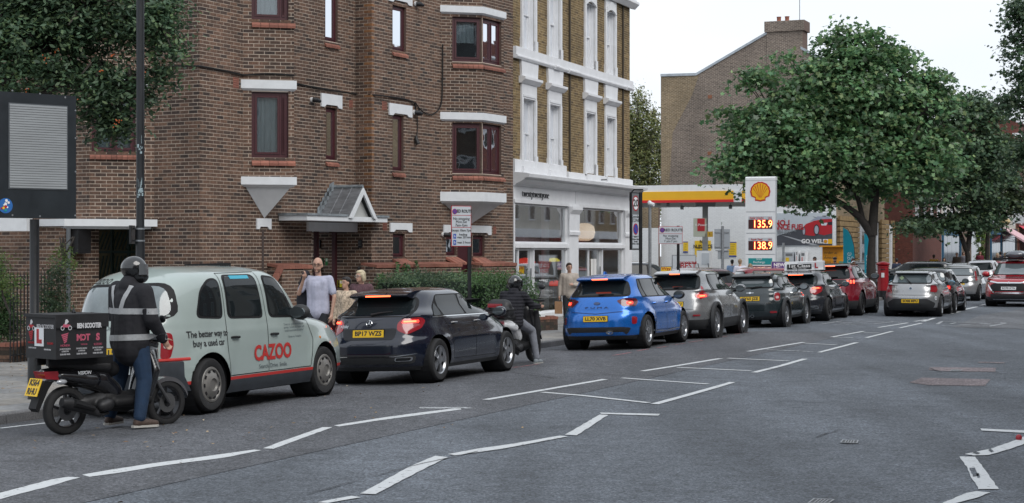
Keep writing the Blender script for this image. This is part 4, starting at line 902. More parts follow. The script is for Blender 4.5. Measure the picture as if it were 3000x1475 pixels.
def uvwall(name, polys, F, mat, parent, pinv, th=.0, **k):
 me = bpy.data.meshes.new(name); vs, fs, uvs = [], [], []
 for poly in polys:
  st = len(vs)
  for (s, z) in poly: vs.append(tuple(F @ Vector((s, 0, z)))); uvs.append((s, z))
  fs.append(list(range(st, len(vs))))
 me.from_pydata(vs, [], fs); ul = me.uv_layers.new(name='UVMap')
 for lp in me.loops: ul.data[lp.index].uv = uvs[lp.vertex_index]
 me.materials.append(mat); return linko(name, me, parent, pinv=pinv, **k)
UG = 97.7
gA, gB = UV(UG, 30.9), UV(UG, 20.5)       # left back corner, street corner
gable = empty('gable_house', (*((gA+gB)/2), 0), label='tall grey-brown brick gable house with a big chimney behind the fuel station', cat='house'); pg_ = inv(gable)
FG = frameM((gA.x, gA.y, 0), gB-gA); LG = (gB-gA).length
def gs(px): return facepx(gA, gB, px)
def gpt(px, py): s, Y = gs(px); return (s, pxz(py, Y))
M_gab = brick_tex('grey_gable_brick', (.15, .115, .095), (.082, .062, .056), (.30, .255, .21), mscale=.03)
M_gab2 = brick_tex('yellow_gable_brick', (.21, .15, .085), (.14, .10, .058), (.33, .27, .19), mscale=.03); M_gabw = brick_tex('white_painted_brick', (.80, .82, .83), (.77, .79, .80), (.68, .70, .72), paint=1, mscale=.02)
zwh = gpt(2300, 604)[1]
e0_ = gpt(1936, 224); e1_ = gpt(2040, 221); e2_ = gpt(2247, 100); e3_ = gpt(2352, 120); e4_ = gpt(2390, 168); rb = e4_[1]-2.2
poly = [(e0_[0], zwh), (LG, zwh), (LG, rb), e4_, (gs(2352)[0], e3_[1]-.4), (gs(2247)[0], e2_[1]), e1_, e0_]
uvwall('gable_brickwork', [poly], FG, M_gab, gable, pg_)
uvwall('white_painted_base', [[(0, 0), (LG, 0), (LG, zwh), (0, zwh)]], FG, M_gabw, gable, pg_)
b = MB(FG)   # yellow patched corner, set proud
uvwall('yellow_corner_brickwork', [[(0, zwh), (.55, zwh), (.5, 6), (.7, 9), (1.9, 11.2), (2.3, e0_[1]-.05), (0, e0_[1]-.05)]], FG @ Matrix.Translation((0, .012, 0)), M_gab2, gable, pg_)
FGs = frameM((gB.x, gB.y, 0), UV(UG+16, 20.5)-gB)
M_face = brick_tex('rusticated_yellow', (.26, .18, .085), (.22, .15, .07), (.12, .085, .045), mscale=.03)
FGl = frameM((*UV(UG+12, 30.9), 0), gA-UV(UG+12, 30.9)); uvwall('side_brickwork', [[(0, 0), (12, 0), (12, e0_[1]), (0, e0_[1])]], FGl, M_gab, gable, pg_)
M_cop = P('lead_coping', (.36, .40, .44), .5, n=(3, .2))
def coping(pts):
 for i in range(len(pts)-1):
  b = MB(FG); (a, za), (c, zc) = pts[i], pts[i+1]; b.prism([(a, za-.02), (c, zc-.02), (c, zc+.13), (a, za+.13)], -.35, .08, 'y'); b.build('coping', M_cop, gable, pinv=pg_, fixn=True)
coping([e0_, e1_, (gs(2247)[0], e2_[1])]); coping([(gs(2346)[0], e3_[1]-.45), e4_, (LG, rb)])
b = MB(FG)
rp_ = [e1_, (gs(2247)[0], e2_[1]), (gs(2352)[0], e3_[1]-.4), e4_, (LG, rb)]
for i in range(len(rp_)-1): b.face([(rp_[i][0], -.3, rp_[i][1]), (rp_[i+1][0], -.3, rp_[i+1][1]), (rp_[i+1][0], -14, rp_[i+1][1]), (rp_[i][0], -14, rp_[i][1])])
b.build('slate_roof', P('slate', (.07, .075, .085), .6, n=(3, .3)), gable, pinv=pg_)
c0, c1 = gs(2247)[0], gs(2352)[0]; zt0 = gpt(2300, 62)[1]
for (nm, a, c, o0, o1, z0, z1, M_) in (('chimney_stack', c0, c1, -1.2, .06, e2_[1]-2.3, zt0-.6, 1), ('chimney_cap', c0-.12, c1+.12, -1.3, .17, zt0-.6, zt0, 1)):
 Fc = FG @ Matrix.Translation((0, o1, 0)); ch = uvwall(nm, [[(a, z0), (c, z0), (c, z1), (a, z1)]], Fc, M_gab, gable, pg_)
 b = MB(FG); b.box(a+.002, c-.002, o0, o1-.01, z0+.002, z1); b.build('chimney_body', M_brickplain, ch)
for px in (2276, 2300): s = gs(px)[0]; b = MB(FG @ Matrix.Translation((s, -.5, zt0))); b.lathe([(.14, 0), (.16, .05), (.12, .1), (.13, .28), (.15, .32)], 12); b.build('chimney_pot', P('clay_pot', (.30, .12, .08), .8), gable, pinv=pg_, smooth=True)
s = gs(2338)[0]; b = MB(FG @ Matrix.Translation((s, -.4, zt0))); b.tube([(0, 0, 0), (0, 0, 2.6)], .025, 5); b.build('aerial_pole', M_grey, gable, pinv=pg_)
for (px, py) in ((2080, 284), (2079, 450)): s, z = gpt(px, py); b = MB(FG); b.box(s-.12, s+.12, .002, .02, z-.1, z+.1); b.build('air_vent', P('clay_vent', (.22, .09, .05), .9), gable, pinv=pg_)
FSd = frameM((gB.x, gB.y, 0), UV(UG+15, 20.5)-gB)
SD_L = 15.0
uvwall('street_brickwork', [[(0, 3.9), (SD_L, 3.9), (SD_L, 11), (0, 11)]], FSd, M_gab2, gable, pg_)
M_rust = P('rusticated_stone', (.27, .185, .09), .9, n=(3, .35), bump=(10, .8, .03)); M_rustd = P('stone_joint', (.06, .045, .03), .9)
b = MB(FSd); b.face([(0,-.06,0),(SD_L,-.06,0),(SD_L,-.06,3.9),(0,-.06,3.9)]); b.build('stone_backing', M_rustd, gable, pinv=pg_)
def fpx(px): return facepx(gB, UV(UG+15, 20.5), px)[0]
for (a, c) in ((2455, 2513), (2578, 2600), (2612, 2630)):
 s0, s1 = fpx(a), fpx(c); z = .05; k = 0
 while z < 3.8: b = MB(FSd); ind = 0 if k % 2 else .08; b.box(s0+ind*.5, s1-ind*.5, -.06, .12-.0*ind, z, z+.27); b.build('stone_block', M_rust, gable, pinv=pg_); z += .31; k += 1
for (a, c) in ((2516, 2568), (2592, 2610)):
 s0, s1 = fpx(a), fpx(c); b = MB(FSd); b.box(s0, s0+.5, -.05, .1, 0, 3.8); b.box(s1-.5, s1, -.05, .1, 0, 3.8); b.box(s0+.5, s1-.5, -.05, .08, 3.2, 3.8); b.box(s0+.5, s1-.5, -.05, .08, 0, .8)
 w_ = b.build('white_window_surround', M_stplain, gable, pinv=pg_); b = MB(FSd)
 if s1-s0 > 1.2: b.box(s0+.5, s1-.5, -.03, -.02, .8, 3.2); b.build('pane', M_shopglass, w_)
wl0, wl1 = UV(UG-.4, 46), UV(UG-.4, 30.95); FW = frameM((*wl0, 0), wl1-wl0); LW = (wl1-wl0).length
fw_ = empty('boundary_wall', (*((wl0+wl1)/2), 0), label='low yellow brick wall painted white below, left under the fuel canopy', cat='wall'); pw = inv(fw_)
zz = pxz(668, 101)
uvwall('brick_part', [[(0, zz), (LW, zz), (LW, 5.2), (0, 5.2)]], FW, M_gab2, fw_, pw); uvwall('painted_part', [[(0, 0), (LW, 0), (LW, zz), (0, zz)]], FW, M_gabw, fw_, pw)
b = MB(FW); b.box(0, LW, -.3, -.01, 0, 5.2); b.build('wall_body', M_brickplain, fw_, pinv=pw)
# ================================================================ TREES
import numpy as np
def leafmat(name, cols):
 return PR(name, [tuple(min(1, c*1.4) for c in q) for q in cols], .5, 1.1, .38, (200, .0, .001), trans=.3)
M_bark = P('bark', (.06, .052, .045), .9, n=(6, .4), bump=(25, .8, .02), streak=(3, 3, .8)); M_barkd = P('bark_dark', (.035, .03, .027), .9, n=(6, .4), bump=(25, .8, .02))
M_leafA = leafmat('maple_leaf', [(.045, .115, .052), (.065, .15, .066), (.105, .205, .085), (.055, .125, .058), (.15, .25, .105), (.08, .165, .072), (.19, .25, .10), (.065, .125, .065), (.15, .18, .13)])
M_leafB = leafmat('dark_leaf', [(.028, .058, .034), (.045, .085, .048), (.07, .12, .062), (.036, .068, .04), (.09, .14, .07), (.09, .13, .05)])
M_leafC = leafmat('willow_leaf', [(.15, .17, .06), (.10, .13, .05), (.20, .19, .07), (.08, .11, .045), (.16, .17, .08)])
M_leafY = leafmat('light_leaf', [(.09, .16, .03), (.13, .2, .04), (.06, .12, .03), (.16, .2, .05)])
LEAF = np.array([(0, -.5), (.34, -.42), (.22, -.12), (.52, .02), (.24, .16), (.0, .56), (-.24, .16), (-.52, .02), (-.22, -.12), (-.34, -.42)])
LEAFS = np.array([(0, -.5), (.22, -.1), (.17, .28), (0, .55), (-.17, .28), (-.22, -.1)])
def leaves(P_, N_, size, rng, shape=LEAF, fold=.12):
 n = len(P_); N_ = N_/np.linalg.norm(N_, axis=1, keepdims=True)
 a = rng.normal(size=(n, 3)); a -= (a*N_).sum(1, keepdims=True)*N_; a /= np.linalg.norm(a, axis=1, keepdims=True); b = np.cross(N_, a)
 sz_ = size*rng.uniform(.6, 1.25, (n, 1, 1)); k = len(shape)
 V = P_[:, None, :] + sz_*(shape[None, :, 0:1]*a[:, None, :]+shape[None, :, 1:2]*b[:, None, :]) - sz_*fold*np.abs(shape[None, :, 0:1])*2*N_[:, None, :]
 me = bpy.data.meshes.new('crown'); me.vertices.add(n*k); me.vertices.foreach_set('co', V.reshape(-1)); me.loops.add(n*k); me.loops.foreach_set('vertex_index', np.arange(n*k)); me.polygons.add(n)
 me.polygons.foreach_set('loop_start', np.arange(n)*k); me.polygons.foreach_set('loop_total', np.full(n, k)); me.update(); return me
def crown_pts(lobes, nclump, per, rng, cr=.5, flat=.45, shell=.55, droop=.25):
 w_ = np.array([l[1][0]*l[1][1]+l[1][1]*l[1][2] for l in lobes]); w_ = w_/w_.sum(); idx = rng.choice(len(lobes), nclump, p=w_)
 C = np.array([lobes[i][0] for i in idx], float); R = np.array([lobes[i][1] for i in idx], float)
 d = rng.normal(size=(nclump, 3)); d /= np.linalg.norm(d, axis=1, keepdims=True); d[:, 2] = np.where(d[:, 2] < -.55, -d[:, 2]*.5, d[:, 2])
 r = rng.uniform(shell**2, 1, (nclump, 1))**.5*rng.uniform(.88, 1.10, (nclump, 1)); cc = C+d*R*r
 out = np.repeat(d*[1, 1, .4], per, 0); pc = np.repeat(cc, per, 0); sc_ = np.repeat(rng.uniform(.6, 1.3, (nclump, 1)), per, 0)
 g = rng.normal(size=(nclump*per, 3))*[cr, cr, cr*flat]*.5*sc_; p = pc+g; p[:, 2] -= droop*(g[:, 0]**2+g[:, 1]**2)/cr
 nn = rng.normal(size=p.shape)*.55+[0, 0, .85]+out*.45; return p, nn, cc
def tree(name, base, trunk, limbs, lobes, nclump, per, leafs, mat, lab, seed=1, bark=None, r0=.25, cr=.6, group=None, twigs=60, shape=LEAF, cat='tree', shell=.55, flat=.45):
 rng = np.random.default_rng(seed); e = empty(name, base, label=lab, cat=cat, group=group); bark = bark or M_bark
 if trunk: b = MB(); pts = catmull(trunk, 5); b.tube(pts, [r0*(1.25 if i == 0 else 1-.45*i/len(pts)) for i in range(len(pts))], 12); b.build('trunk', bark, e, smooth=80)
 for lp in limbs: b = MB(); pts = catmull(lp[0], 5); b.tube(pts, [lp[1]*(1-.75*i/len(pts)) for i in range(len(pts))], 8); b.build('limb', bark, e, smooth=80)
 p, nn, cc = crown_pts(lobes, nclump, per, rng, cr, flat, shell)
 me = leaves(p, nn, leafs, rng, shape); me.materials.append(mat); linko('crown', me, e, kind='stuff')
 if twigs and limbs:
  b = MB(); tips = [Vector(l[0][k]) for l in limbs for k in range(1, len(l[0]))]
  for i in rng.choice(len(cc), min(twigs, len(cc)), replace=False):
   c = Vector(cc[i]); t = min(tips, key=lambda q: (q-c).length); mid = t.lerp(c, .5)+Vector((0, 0, .25)); b.tube([t, mid, c], [.045, .028, .012], 4, caps=False)
  b.build('twigs', bark, e, kind='stuff')
 return e
bp = W3(2554, 865, 73.5); bp.z = PAVZ; s_ = 73.5/5050
def TL(px, py, dy=0): q = W3(px, py, 73.5+dy); return (q.x-bp.x, q.y-bp.y, q.z-bp.z)
lob = [(TL(2420, 470), (3.0, 2.6, 2.3)), (TL(2280, 420, -1), (1.9, 2, 1.9)), (TL(2560, 330, 1), (2.7, 2.6, 2.6)), (TL(2440, 280), (2.0, 2, 1.8)), (TL(2500, 170), (1.1, 1.1, .9)), (TL(2620, 500, 1), (2.2, 2.4, 2.2)), (TL(2700, 300, 2), (1.5, 1.7, 1.5)),
 (TL(2215, 235), (.6, .7, .6)), (TL(2300, 190), (.35, .4, .6)), (TL(2180, 480, -1), (1.2, 1.3, 1.3)), (TL(2330, 560), (1.6, 1.6, .9)), (TL(2700, 480, 1), (1.6, 1.7, 1.6)), (TL(2460, 120), (.5, .5, .5)), (TL(2610, 180, 1), (.8, .8, .7)), (TL(2350, 330), (1.7, 1.7, 1.4)), (TL(2135, 330, -1), (.35, .4, .3)), (TL(2480, 90), (.35, .4, .5)), (TL(2550, 105), (.4, .4, .3)), (TL(2660, 180, 1), (.4, .4, .3)), (TL(2725, 225, 1), (.45, .4, .3)), (TL(2380, 610), (.5, .5, .35)), (TL(2760, 400, 1), (.6, .6, .5)), (TL(2200, 385), (1.0, 1.0, .9))]
fk = TL(2556, 690)
tree('maple_tree', bp, [(0, 0, 0), TL(2552, 800), TL(2553, 740), fk],
 [([fk, TL(2520, 640), TL(2470, 600), TL(2400, 565), TL(2340, 540)], .2), ([fk, TL(2560, 620), TL(2566, 540), TL(2560, 440), TL(2540, 300), TL(2520, 200)], .22), ([TL(2530, 655), TL(2505, 560), TL(2440, 440), TL(2400, 330)], .12), ([TL(2562, 560), TL(2620, 480), TL(2680, 400), TL(2700, 330)], .12), ([TL(2500, 560), TL(2380, 450), TL(2280, 400)], .09), ([TL(2565, 520), TL(2600, 420), TL(2640, 300)], .09)],
 lob, 1750, 32, .22, M_leafA, 'big green maple on the kerb beside the red pillar box', 3, M_barkd, .24, 1.0, twigs=260, flat=.28, shell=.5)
b2 = W3(2836, 790, 102); b2.z = PAVZ
def T2(px, py, dy=0): q = W3(px, py, 102+dy); return (q.x-b2.x, q.y-b2.y, q.z-b2.z)
tree('street_tree', b2, [(0, 0, 0), T2(2836, 760), T2(2832, 735)], [([T2(2832, 735), T2(2815, 690), T2(2800, 640), T2(2780, 560)], .17), ([T2(2834, 735), T2(2842, 680), T2(2845, 600), T2(2850, 480)], .17)],
 [(T2(2800, 560), (2.6, 2.4, 2.0)), (T2(2790, 450), (2.6, 2.4, 2.2)), (T2(2830, 340), (1.9, 2, 1.6)), (T2(2700, 420), (1.6, 1.6, 1.7)), (T2(2740, 655), (2.2, 1.4, .55)), (T2(2690, 670, -3), (1.2, 1, .4)), (T2(2890, 480), (1.8, 1.8, 2.2)), (T2(2860, 650), (1.3, 1.2, 1.0)), (T2(2900, 330), (1.2, 1.2, .8))], 1050, 20, .24, M_leafB, 'dark forked street tree beyond the pillar box, in front of the red brick block', 5, M_barkd, .2, .85, twigs=50)
b3 = W3(2893, 790, 113); b3.z = PAVZ
def T3(px, py, dy=0): q = W3(px, py, 113+dy); return (q.x-b3.x, q.y-b3.y, q.z-b3.z)
tree('street_tree', b3, [(0, 0, 0), T3(2892, 740), T3(2894, 660)], [([T3(2894, 660), T3(2900, 600), T3(2905, 500)], .16)], [(T3(2905, 560), (2.2, 2.2, 2.4)), (T3(2930, 450), (1.7, 1.7, 1.9)), (T3(2885, 640), (1.5, 1.3, .9)), (T3(2950, 600), (1.3, 1.3, 1.6))], 420, 20, .25, leafmat('olive_leaf', [(.05, .075, .03), (.035, .06, .03), (.075, .1, .04), (.03, .05, .03)]), 'straight-trunked olive-green tree just left of the blue shop front', 6, M_barkd, .17, .8, twigs=30)
b4 = W3(3075, 790, 80); b4.z = 0
def T4(px, py, dy=0): q = W3(px, py, 80+dy); return (q.x-b4.x, q.y-b4.y, q.z-b4.z)
tree('street_tree', b4, [(0, 0, 0), T4(3075, 500), T4(3078, 300)], [([T4(3078, 300), T4(3030, 180), T4(2990, 60)], .15), ([T4(3075, 420), T4(3020, 330), T4(2960, 300)], .1)], [(T4(3020, 260), (1.0, 1.2, 1.4)), (T4(3010, 60), (1.1, 1.2, 1.1)), (T4(2960, 300), (.6, .7, .5)), (T4(3060, 150), (2, 2, 2.5)), (T4(3040, 440), (1.0, 1.1, 1.4)), (T4(2985, 20), (.6, .6, .5)), (T4(3010, 470), (.9, .9, 1.1)), (T4(2990, 330), (.7, .7, .8))], 520, 20, .19, M_leafB, 'dark leafy branches of the tree cut off by the right edge', 8, M_barkd, .2, .6, twigs=60)
b5 = W3(-190, 1100, 27); b5.z = PAVZ
def T5(px, py, dy=0): q = W3(px, py, 27+dy); return (q.x-b5.x, q.y-b5.y, q.z-b5.z)
tree('orchard_tree', b5, [(0, 0, 0), T5(-190, 800), T5(-170, 560), T5(-120, 380)], [([T5(-150, 480), T5(20, 330), T5(160, 260), T5(300, 240), T5(380, 260)], .11), ([T5(-120, 380), T5(80, 180), T5(250, 90), T5(420, 60)], .09), ([T5(-140, 420), T5(0, 60), T5(60, -80)], .1)],
 [(T5(100, 120), (1.1, 1.0, .75)), (T5(-60, 200), (1.0, 1, .9)), (T5(300, 90), (.95, .9, .6)), (T5(430, 60), (.55, .6, .42)), (T5(330, 260), (.75, .7, .5)), (T5(180, 230), (.9, .8, .4)), (T5(345, 380), (.40, .45, .42)), (T5(475, 150), (.38, .4, .36)), (T5(60, 30), (1.0, 1, .6)), (T5(480, 40), (.3, .4, .3)), (T5(290, 330), (.5, .5, .35)), (T5(470, 225), (.25, .3, .2)), (T5(250, -20), (1.1, 1, .6)), (T5(425, 300), (.2, .25, .2))], 1500, 26, .095, M_leafB, 'dark-leaved tree with orange berries hanging over the top left corner', 11, M_bark, .16, .26, twigs=160, shape=LEAFS, shell=.2, flat=.7)
rng = np.random.default_rng(4); bt = [o for o in bpy.data.objects if o.name == 'orchard_tree'][0]
bb = MB()
for k in range(13):
 px, py = rng.uniform(0, 440), rng.uniform(0, 430)
 if px > 250 and py > 300: px = 340
 c = Vector(T5(px, py, rng.uniform(-1.0, -.6)))
 for j in range(5): bb.ball(c+Vector(rng.normal(size=3)*.03), .010, 5, 4)
bb.build('berries', P('orange_berry', (.55, .12, .03), .4), bt, kind='stuff')
b6 = W3(1885, 760, 125); b6.z = 0
def T6(px, py, dy=0): q = W3(px, py, 125+dy); return (q.x-b6.x, q.y-b6.y, q.z-b6.z)
tree('willow_tree', b6, [(0, 0, 0), T6(1885, 600), T6(1880, 400)], [([T6(1880, 400), T6(1870, 340), T6(1866, 290)], .15), ([T6(1885, 500), T6(1910, 400), T6(1920, 340)], .12)], [(T6(1868, 380), (1.6, 1.8, 2.6)), (T6(1905, 420), (1.6, 1.8, 2.4)), (T6(1880, 500), (2.2, 2, 2.6)), (T6(1845, 420), (1.2, 1.3, 2.3)), (T6(1865, 300), (.7, .8, 1.0)), (T6(1925, 500), (1.4, 1.5, 2.4)), (T6(1900, 600), (2.4, 2, 1.6)), (T6(1840, 560), (2.4, 2, 2.6))], 1000, 22, .22, M_leafC, 'olive willow-like tree rising between the shop building and the gable house', 12, P('birch_bark', (.35, .33, .28), .8), .2, .55, twigs=60, shape=LEAFS, flat=1.5)
def hedge(name, lab, corners, z0, z1, n, ls, mat, seed, cat='hedge', jag=.1):
 rng = np.random.default_rng(seed); pts = [Vector(c) for c in corners]; c = sum(pts, Vector((0, 0)))/len(pts); e = empty(name, (c.x, c.y, z0), label=lab, cat=cat)
 A, B_, C_ = pts[0]-c, pts[1]-c, pts[3]-c
 u_, v_ = rng.uniform(0, 1, (2, n)); f = rng.integers(0, 3, n); u_ = np.where(f == 1, rng.choice([0, 1], n), u_); v_ = np.where(f == 0, rng.choice([0, 1], n, p=[.85, .15]), v_)
 h = np.where(f == 2, 1, rng.uniform(0, 1, n))
 e1 = np.array(B_-A); e2 = np.array(C_-A); xy = np.array(A)[None]+u_[:, None]*e1+v_[:, None]*e2
 top = z1-z0+jag*np.sin(u_*17+seed)*.6+rng.normal(size=n)*jag*.4
 p = np.column_stack([xy, h*top])+rng.normal(size=(n, 3))*.05; nn = rng.normal(size=(n, 3))*.6+[0, -.5, .6]
 me = leaves(p, nn, ls, rng, LEAFS); me.materials.append(mat); linko('foliage', me, e, kind='stuff')
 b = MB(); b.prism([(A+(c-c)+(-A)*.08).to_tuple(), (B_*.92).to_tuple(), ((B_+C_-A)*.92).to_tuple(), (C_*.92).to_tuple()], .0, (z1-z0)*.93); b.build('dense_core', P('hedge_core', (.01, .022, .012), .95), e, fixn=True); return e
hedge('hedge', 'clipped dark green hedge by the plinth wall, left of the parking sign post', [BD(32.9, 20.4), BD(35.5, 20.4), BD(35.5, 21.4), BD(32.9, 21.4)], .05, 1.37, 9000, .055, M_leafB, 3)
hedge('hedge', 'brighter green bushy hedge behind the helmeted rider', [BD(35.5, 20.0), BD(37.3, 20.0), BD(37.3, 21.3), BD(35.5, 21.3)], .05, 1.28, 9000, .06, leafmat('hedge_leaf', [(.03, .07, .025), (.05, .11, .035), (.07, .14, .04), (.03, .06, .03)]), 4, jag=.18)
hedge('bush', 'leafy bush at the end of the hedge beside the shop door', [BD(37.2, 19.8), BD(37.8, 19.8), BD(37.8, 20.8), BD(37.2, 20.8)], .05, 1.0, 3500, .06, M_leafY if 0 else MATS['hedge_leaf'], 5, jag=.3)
def shrub(name, lab, c, lobes, n, per, ls, mat, seed, stems=6):
 return tree(name, c, None, [([(0, 0, 0), (random.uniform(-.2, .2), 0, .4), (l[0][0]*.7, l[0][1]*.7, l[0][2])], .02) for l in lobes[:stems]], lobes, n, per, ls, mat, lab, seed, M_bark, .02, .16, twigs=0, shape=LEAFS, cat='bush', shell=.3, flat=.9)
cs = G(-5, 1050, pavz); shrub('bush', 'dense dark shrub growing from the brick planter at the left edge', cs, [((0.05, 0, .55), (.45, .4, .55)), ((-.05, .1, 1.0), (.4, .35, .45)), ((-.15, 0, 1.45), (.3, .3, .35))], 420, 26, .045, MATS['hedge_leaf'], 21)
cs = W3(165, 950, 31); cs.z = PAVZ; shrub('bush', 'small leafy shrub with pale new fronds behind the sign post', cs, [((0, 0, .7), (.35, .3, .7)), ((.05, 0, 1.5), (.28, .25, .35)), ((-.1, 0, 1.1), (.3, .3, .4))], 200, 22, .05, M_leafB, 22)
cs = W3(185, 760, 30.6); shrub('bush', 'yellow-green fronds at the top of the small shrub by the sign post', cs, [((0, 0, .05), (.22, .15, .16)), ((.12, 0, -.08), (.12, .1, .08)), ((-.03, 0, .2), (.1, .1, .1))], 26, 16, .05, M_leafY, 23)
cs = W3(30, 790, 30); cs.z = .9; shrub('bush', 'pale leafy top of the shrubbery behind the left edge planter', cs, [((0, 0, .5), (.4, .3, .3)), ((-.2, 0, .9), (.3, .3, .2))], 60, 20, .05, M_leafY, 24)
ivr = np.random.default_rng(9); Fi = frameM((*BD(32.95, 21.40), 0), BD(39, 21.40)-BD(32.95, 21.40)); ip = []
for (s0, w_, z0, z1) in ((0.0, .45, .9, 1.5), (.75, .3, 1.0, 1.75), (1.1, .5, 1.1, 1.72), (1.6, .25, 1.2, 1.78), (3.2, .2, 1.2, 1.5), (4.1, .15, 1.1, 1.5)):
 n = int(420*w_*(z1-z0)); ip += [(s0+random.uniform(0, w_)*(1-.6*(k/n)), random.uniform(.02, .10), z0+(z1-z0)*(k/n)**1.2) for k in range(n)]
ip = np.array([tuple(Fi @ Vector(q)) for q in ip]); c0_ = ip.mean(0); me = leaves(ip-c0_, ivr.normal(size=ip.shape)*.4+[.6, -.7, .2], .085, ivr, LEAFS); me.materials.append(MATS['hedge_leaf'])
e = empty('ivy', c0_, label='green ivy climbing over the terracotta coping of the plinth wall', cat='ivy'); linko('leaves', me, e, kind='stuff')
def brick_planter(name, lab, pts, z, cope=True):
 c = sum(pts, Vector((0, 0)))/len(pts); r_ = empty(name, (c.x, c.y, 0), label=lab, cat='planter wall'); B_ = Building(r_, M_brick, M_mortar, M_brickplain, 60, lambda x, y: True)
 for i in range(len(pts)-1):
  F = B_.wall(pts[i], pts[i+1], -.02, z-.07); L_ = (pts[i+1]-pts[i]).length; n = max(1, round(L_/.11)); 
  for k in range(n): b = MB(F); b.box(k*L_/n+.004, (k+1)*L_/n-.004, -.2, .015, z-.066, z+random.uniform(-.004, .004)); b.build('coping_brick', M_terra, r_, pinv=inv(r_))
 b = MB(); b.prism([tuple(p) for p in pts], -.02, z-.08); b.build('soil', P('soil', (.04, .032, .025), .95, n=(20, .4)), r_, pinv=inv(r_), fixn=True)
 B_.finish()
pl = G(52, 1062, pavz); brick_planter('planter', 'low curved brick planter with red coping at the left edge of the pavement', [Vector((pl.x-1.6, pl.y-.1)), Vector((pl.x-.1, pl.y)), Vector((pl.x, pl.y+.1)), Vector((pl.x+.0, pl.y+1.3))], .36)
pl = G(1634, 968, pavz); brick_planter('planter', 'low brick wall end with red coping on the pavement behind the blue car', [BD(35.5, 19.55), Vector((pl.x-.3, pl.y-.15)), Vector((pl.x, pl.y)), Vector((pl.x-.1, pl.y+.8))], .36)
rl = empty('railing', (*BD(26.2, 23.6), 0), label='thin black iron railing behind the sign post at the left', cat='railing'); b = MB()
A, B_ = W3(30, 900, 30.5), W3(150, 900, 31.5); A.z = B_.z = 0
n = 12
for i in range(n+1): q = A.lerp(B_, i/n); b = MB(); b.tube([(q.x, q.y, 0), (q.x, q.y, 1.55), (q.x, q.y, 1.65)], [.012, .012, .002], 5); b.build('bar', M_black, rl, pinv=inv(rl))
for z in (.15, 1.4): b = MB(); b.tube([(A.x, A.y, z), (B_.x, B_.y, z)], .015, 5); b.build('rail', M_black, rl, pinv=inv(rl))
# ================================================================ FUEL STATION
M_yel = P('signal_yellow', (.80, .44, .012), .45, n=(2, .05)); M_red = P('signal_red', (.62, .012, .018), .4); M_sw = P('panel_white', (.74, .76, .78), .4, n=(2, .05), streak=(2, 2, .5)); M_soff = P('soffit', (.42, .44, .45), .6, n=(2, .15))
M_txtk = P('print_black', (.02, .02, .022), .5); M_txtr = P('print_red', (.40, .012, .02), .5); M_txtw = P('print_white', (.78, .78, .78), .5); M_blue = P('print_blue', (.015, .07, .36), .5); M_pgrey = P('sign_grey_face', (.50, .535, .57), .5, n=(3, .06))
M_txty = P('print_yellow', (.78, .52, .03), .5); M_teal = P('print_teal', (.01, .26, .27), .5); M_orange = P('locker_orange', (.78, .33, .015), .5)
cn0, cn1 = UV(83, 34), UV(83, 22.2); Fc = frameM((*cn0, 0), cn1-cn0); LC = (cn1-cn0).length
can = empty('fuel_canopy', (*UV(88, 26), 0), label='white fuel station canopy with a wide yellow band and red edge', cat='canopy'); pc = inv(can)
def cb(name, s0, s1, o0, o1, z0, z1, mat, F=Fc, par=can, pin=None):
 b = MB(F); b.box(s0, s1, o0, o1, z0, z1); return b.build(name, mat, par, pinv=pin or pc)
cb('white_fascia', 0, LC, -9.5, 0, 5.0, 5.32, M_sw); cb('soffit', .1, LC-.1, -9.4, -.1, 4.46, 4.52, M_soff); cb('core', .15, LC-.15, -9.3, -.15, 4.53, 4.99, M_sw)
cb('yellow_band', 0, LC-.3, -.02, .05, 4.57, 5.0, M_yel); cb('red_edge', 0, LC-.3, -.02, .1, 4.44, 4.57, M_red); cb('end_panel', LC-.3, LC, -.4, .04, 4.44, 5.0, M_sw)
for x in (LC*.47,): cb('band_joint', x, x+.015, .05, .055, 4.57, 5.0, P('joint_brown', (.4, .2, .01), .6))
b = MB(Fc @ Matrix.Translation((LC, 0, 0))); b.box(-.02, .06, -9.4, -.4, 4.57, 5.0); b.build('yellow_band', M_yel, can, pinv=pc); b = MB(Fc @ Matrix.Translation((LC, 0, 0))); b.box(-.02, .1, -9.4, -.4, 4.44, 4.57); b.build('red_edge', M_red, can, pinv=pc)
def colpx(px, Y, w_=.26, nm='column'):
 p = W3(px, 700, Y); b = MB(); b.box(p.x-w_/2, p.x+w_/2, p.y-w_/2, p.y+w_/2, 0, 4.46); return b.build(nm, P('column_steel', (.30, .31, .31), .5, .3, n=(4, .2)), can, pinv=pc)
colpx(2066, 87); b = MB(); q = W3(2066, 700, 87); b.box(q.x-.5, q.x+.5, q.y-.2, q.y+.2, 4.25, 4.45); b.build('beam_end', M_grey, can, pinv=pc)
for px, py in ((1957, 600), (1998, 609), (2140, 607), (1930, 596)):
 q = W3(px, py, 88); b = MB(); b.cbox((q.x, q.y, q.z), (.16, .16, .14), None, Matrix.Rotation(.5, 3, 'X')); b.tube([(q.x, q.y, q.z+.05), (q.x, q.y, 4.5)], .02, 5); b.build('floodlight', M_grey, can, pinv=pc)
def facing(base, ang, z0=0):
 e = Vector((math.cos(ang), math.sin(ang))); return frameM((base.x, base.y, z0), e)
tq = W3(2227.5, 700, 70); TA = -RA*.85; tot = empty('price_totem', (tq.x, tq.y, 0), label='tall white fuel price totem with the yellow and red scallop shell emblem', cat='price sign'); pt = inv(tot); Ft = facing(Vector((tq.x, tq.y)), TA)
k_ = 5050/70*math.cos(TA)*1.04
def ts(px): return (px-2227.5)/k_
def tz(py): return pxz(py, 70)
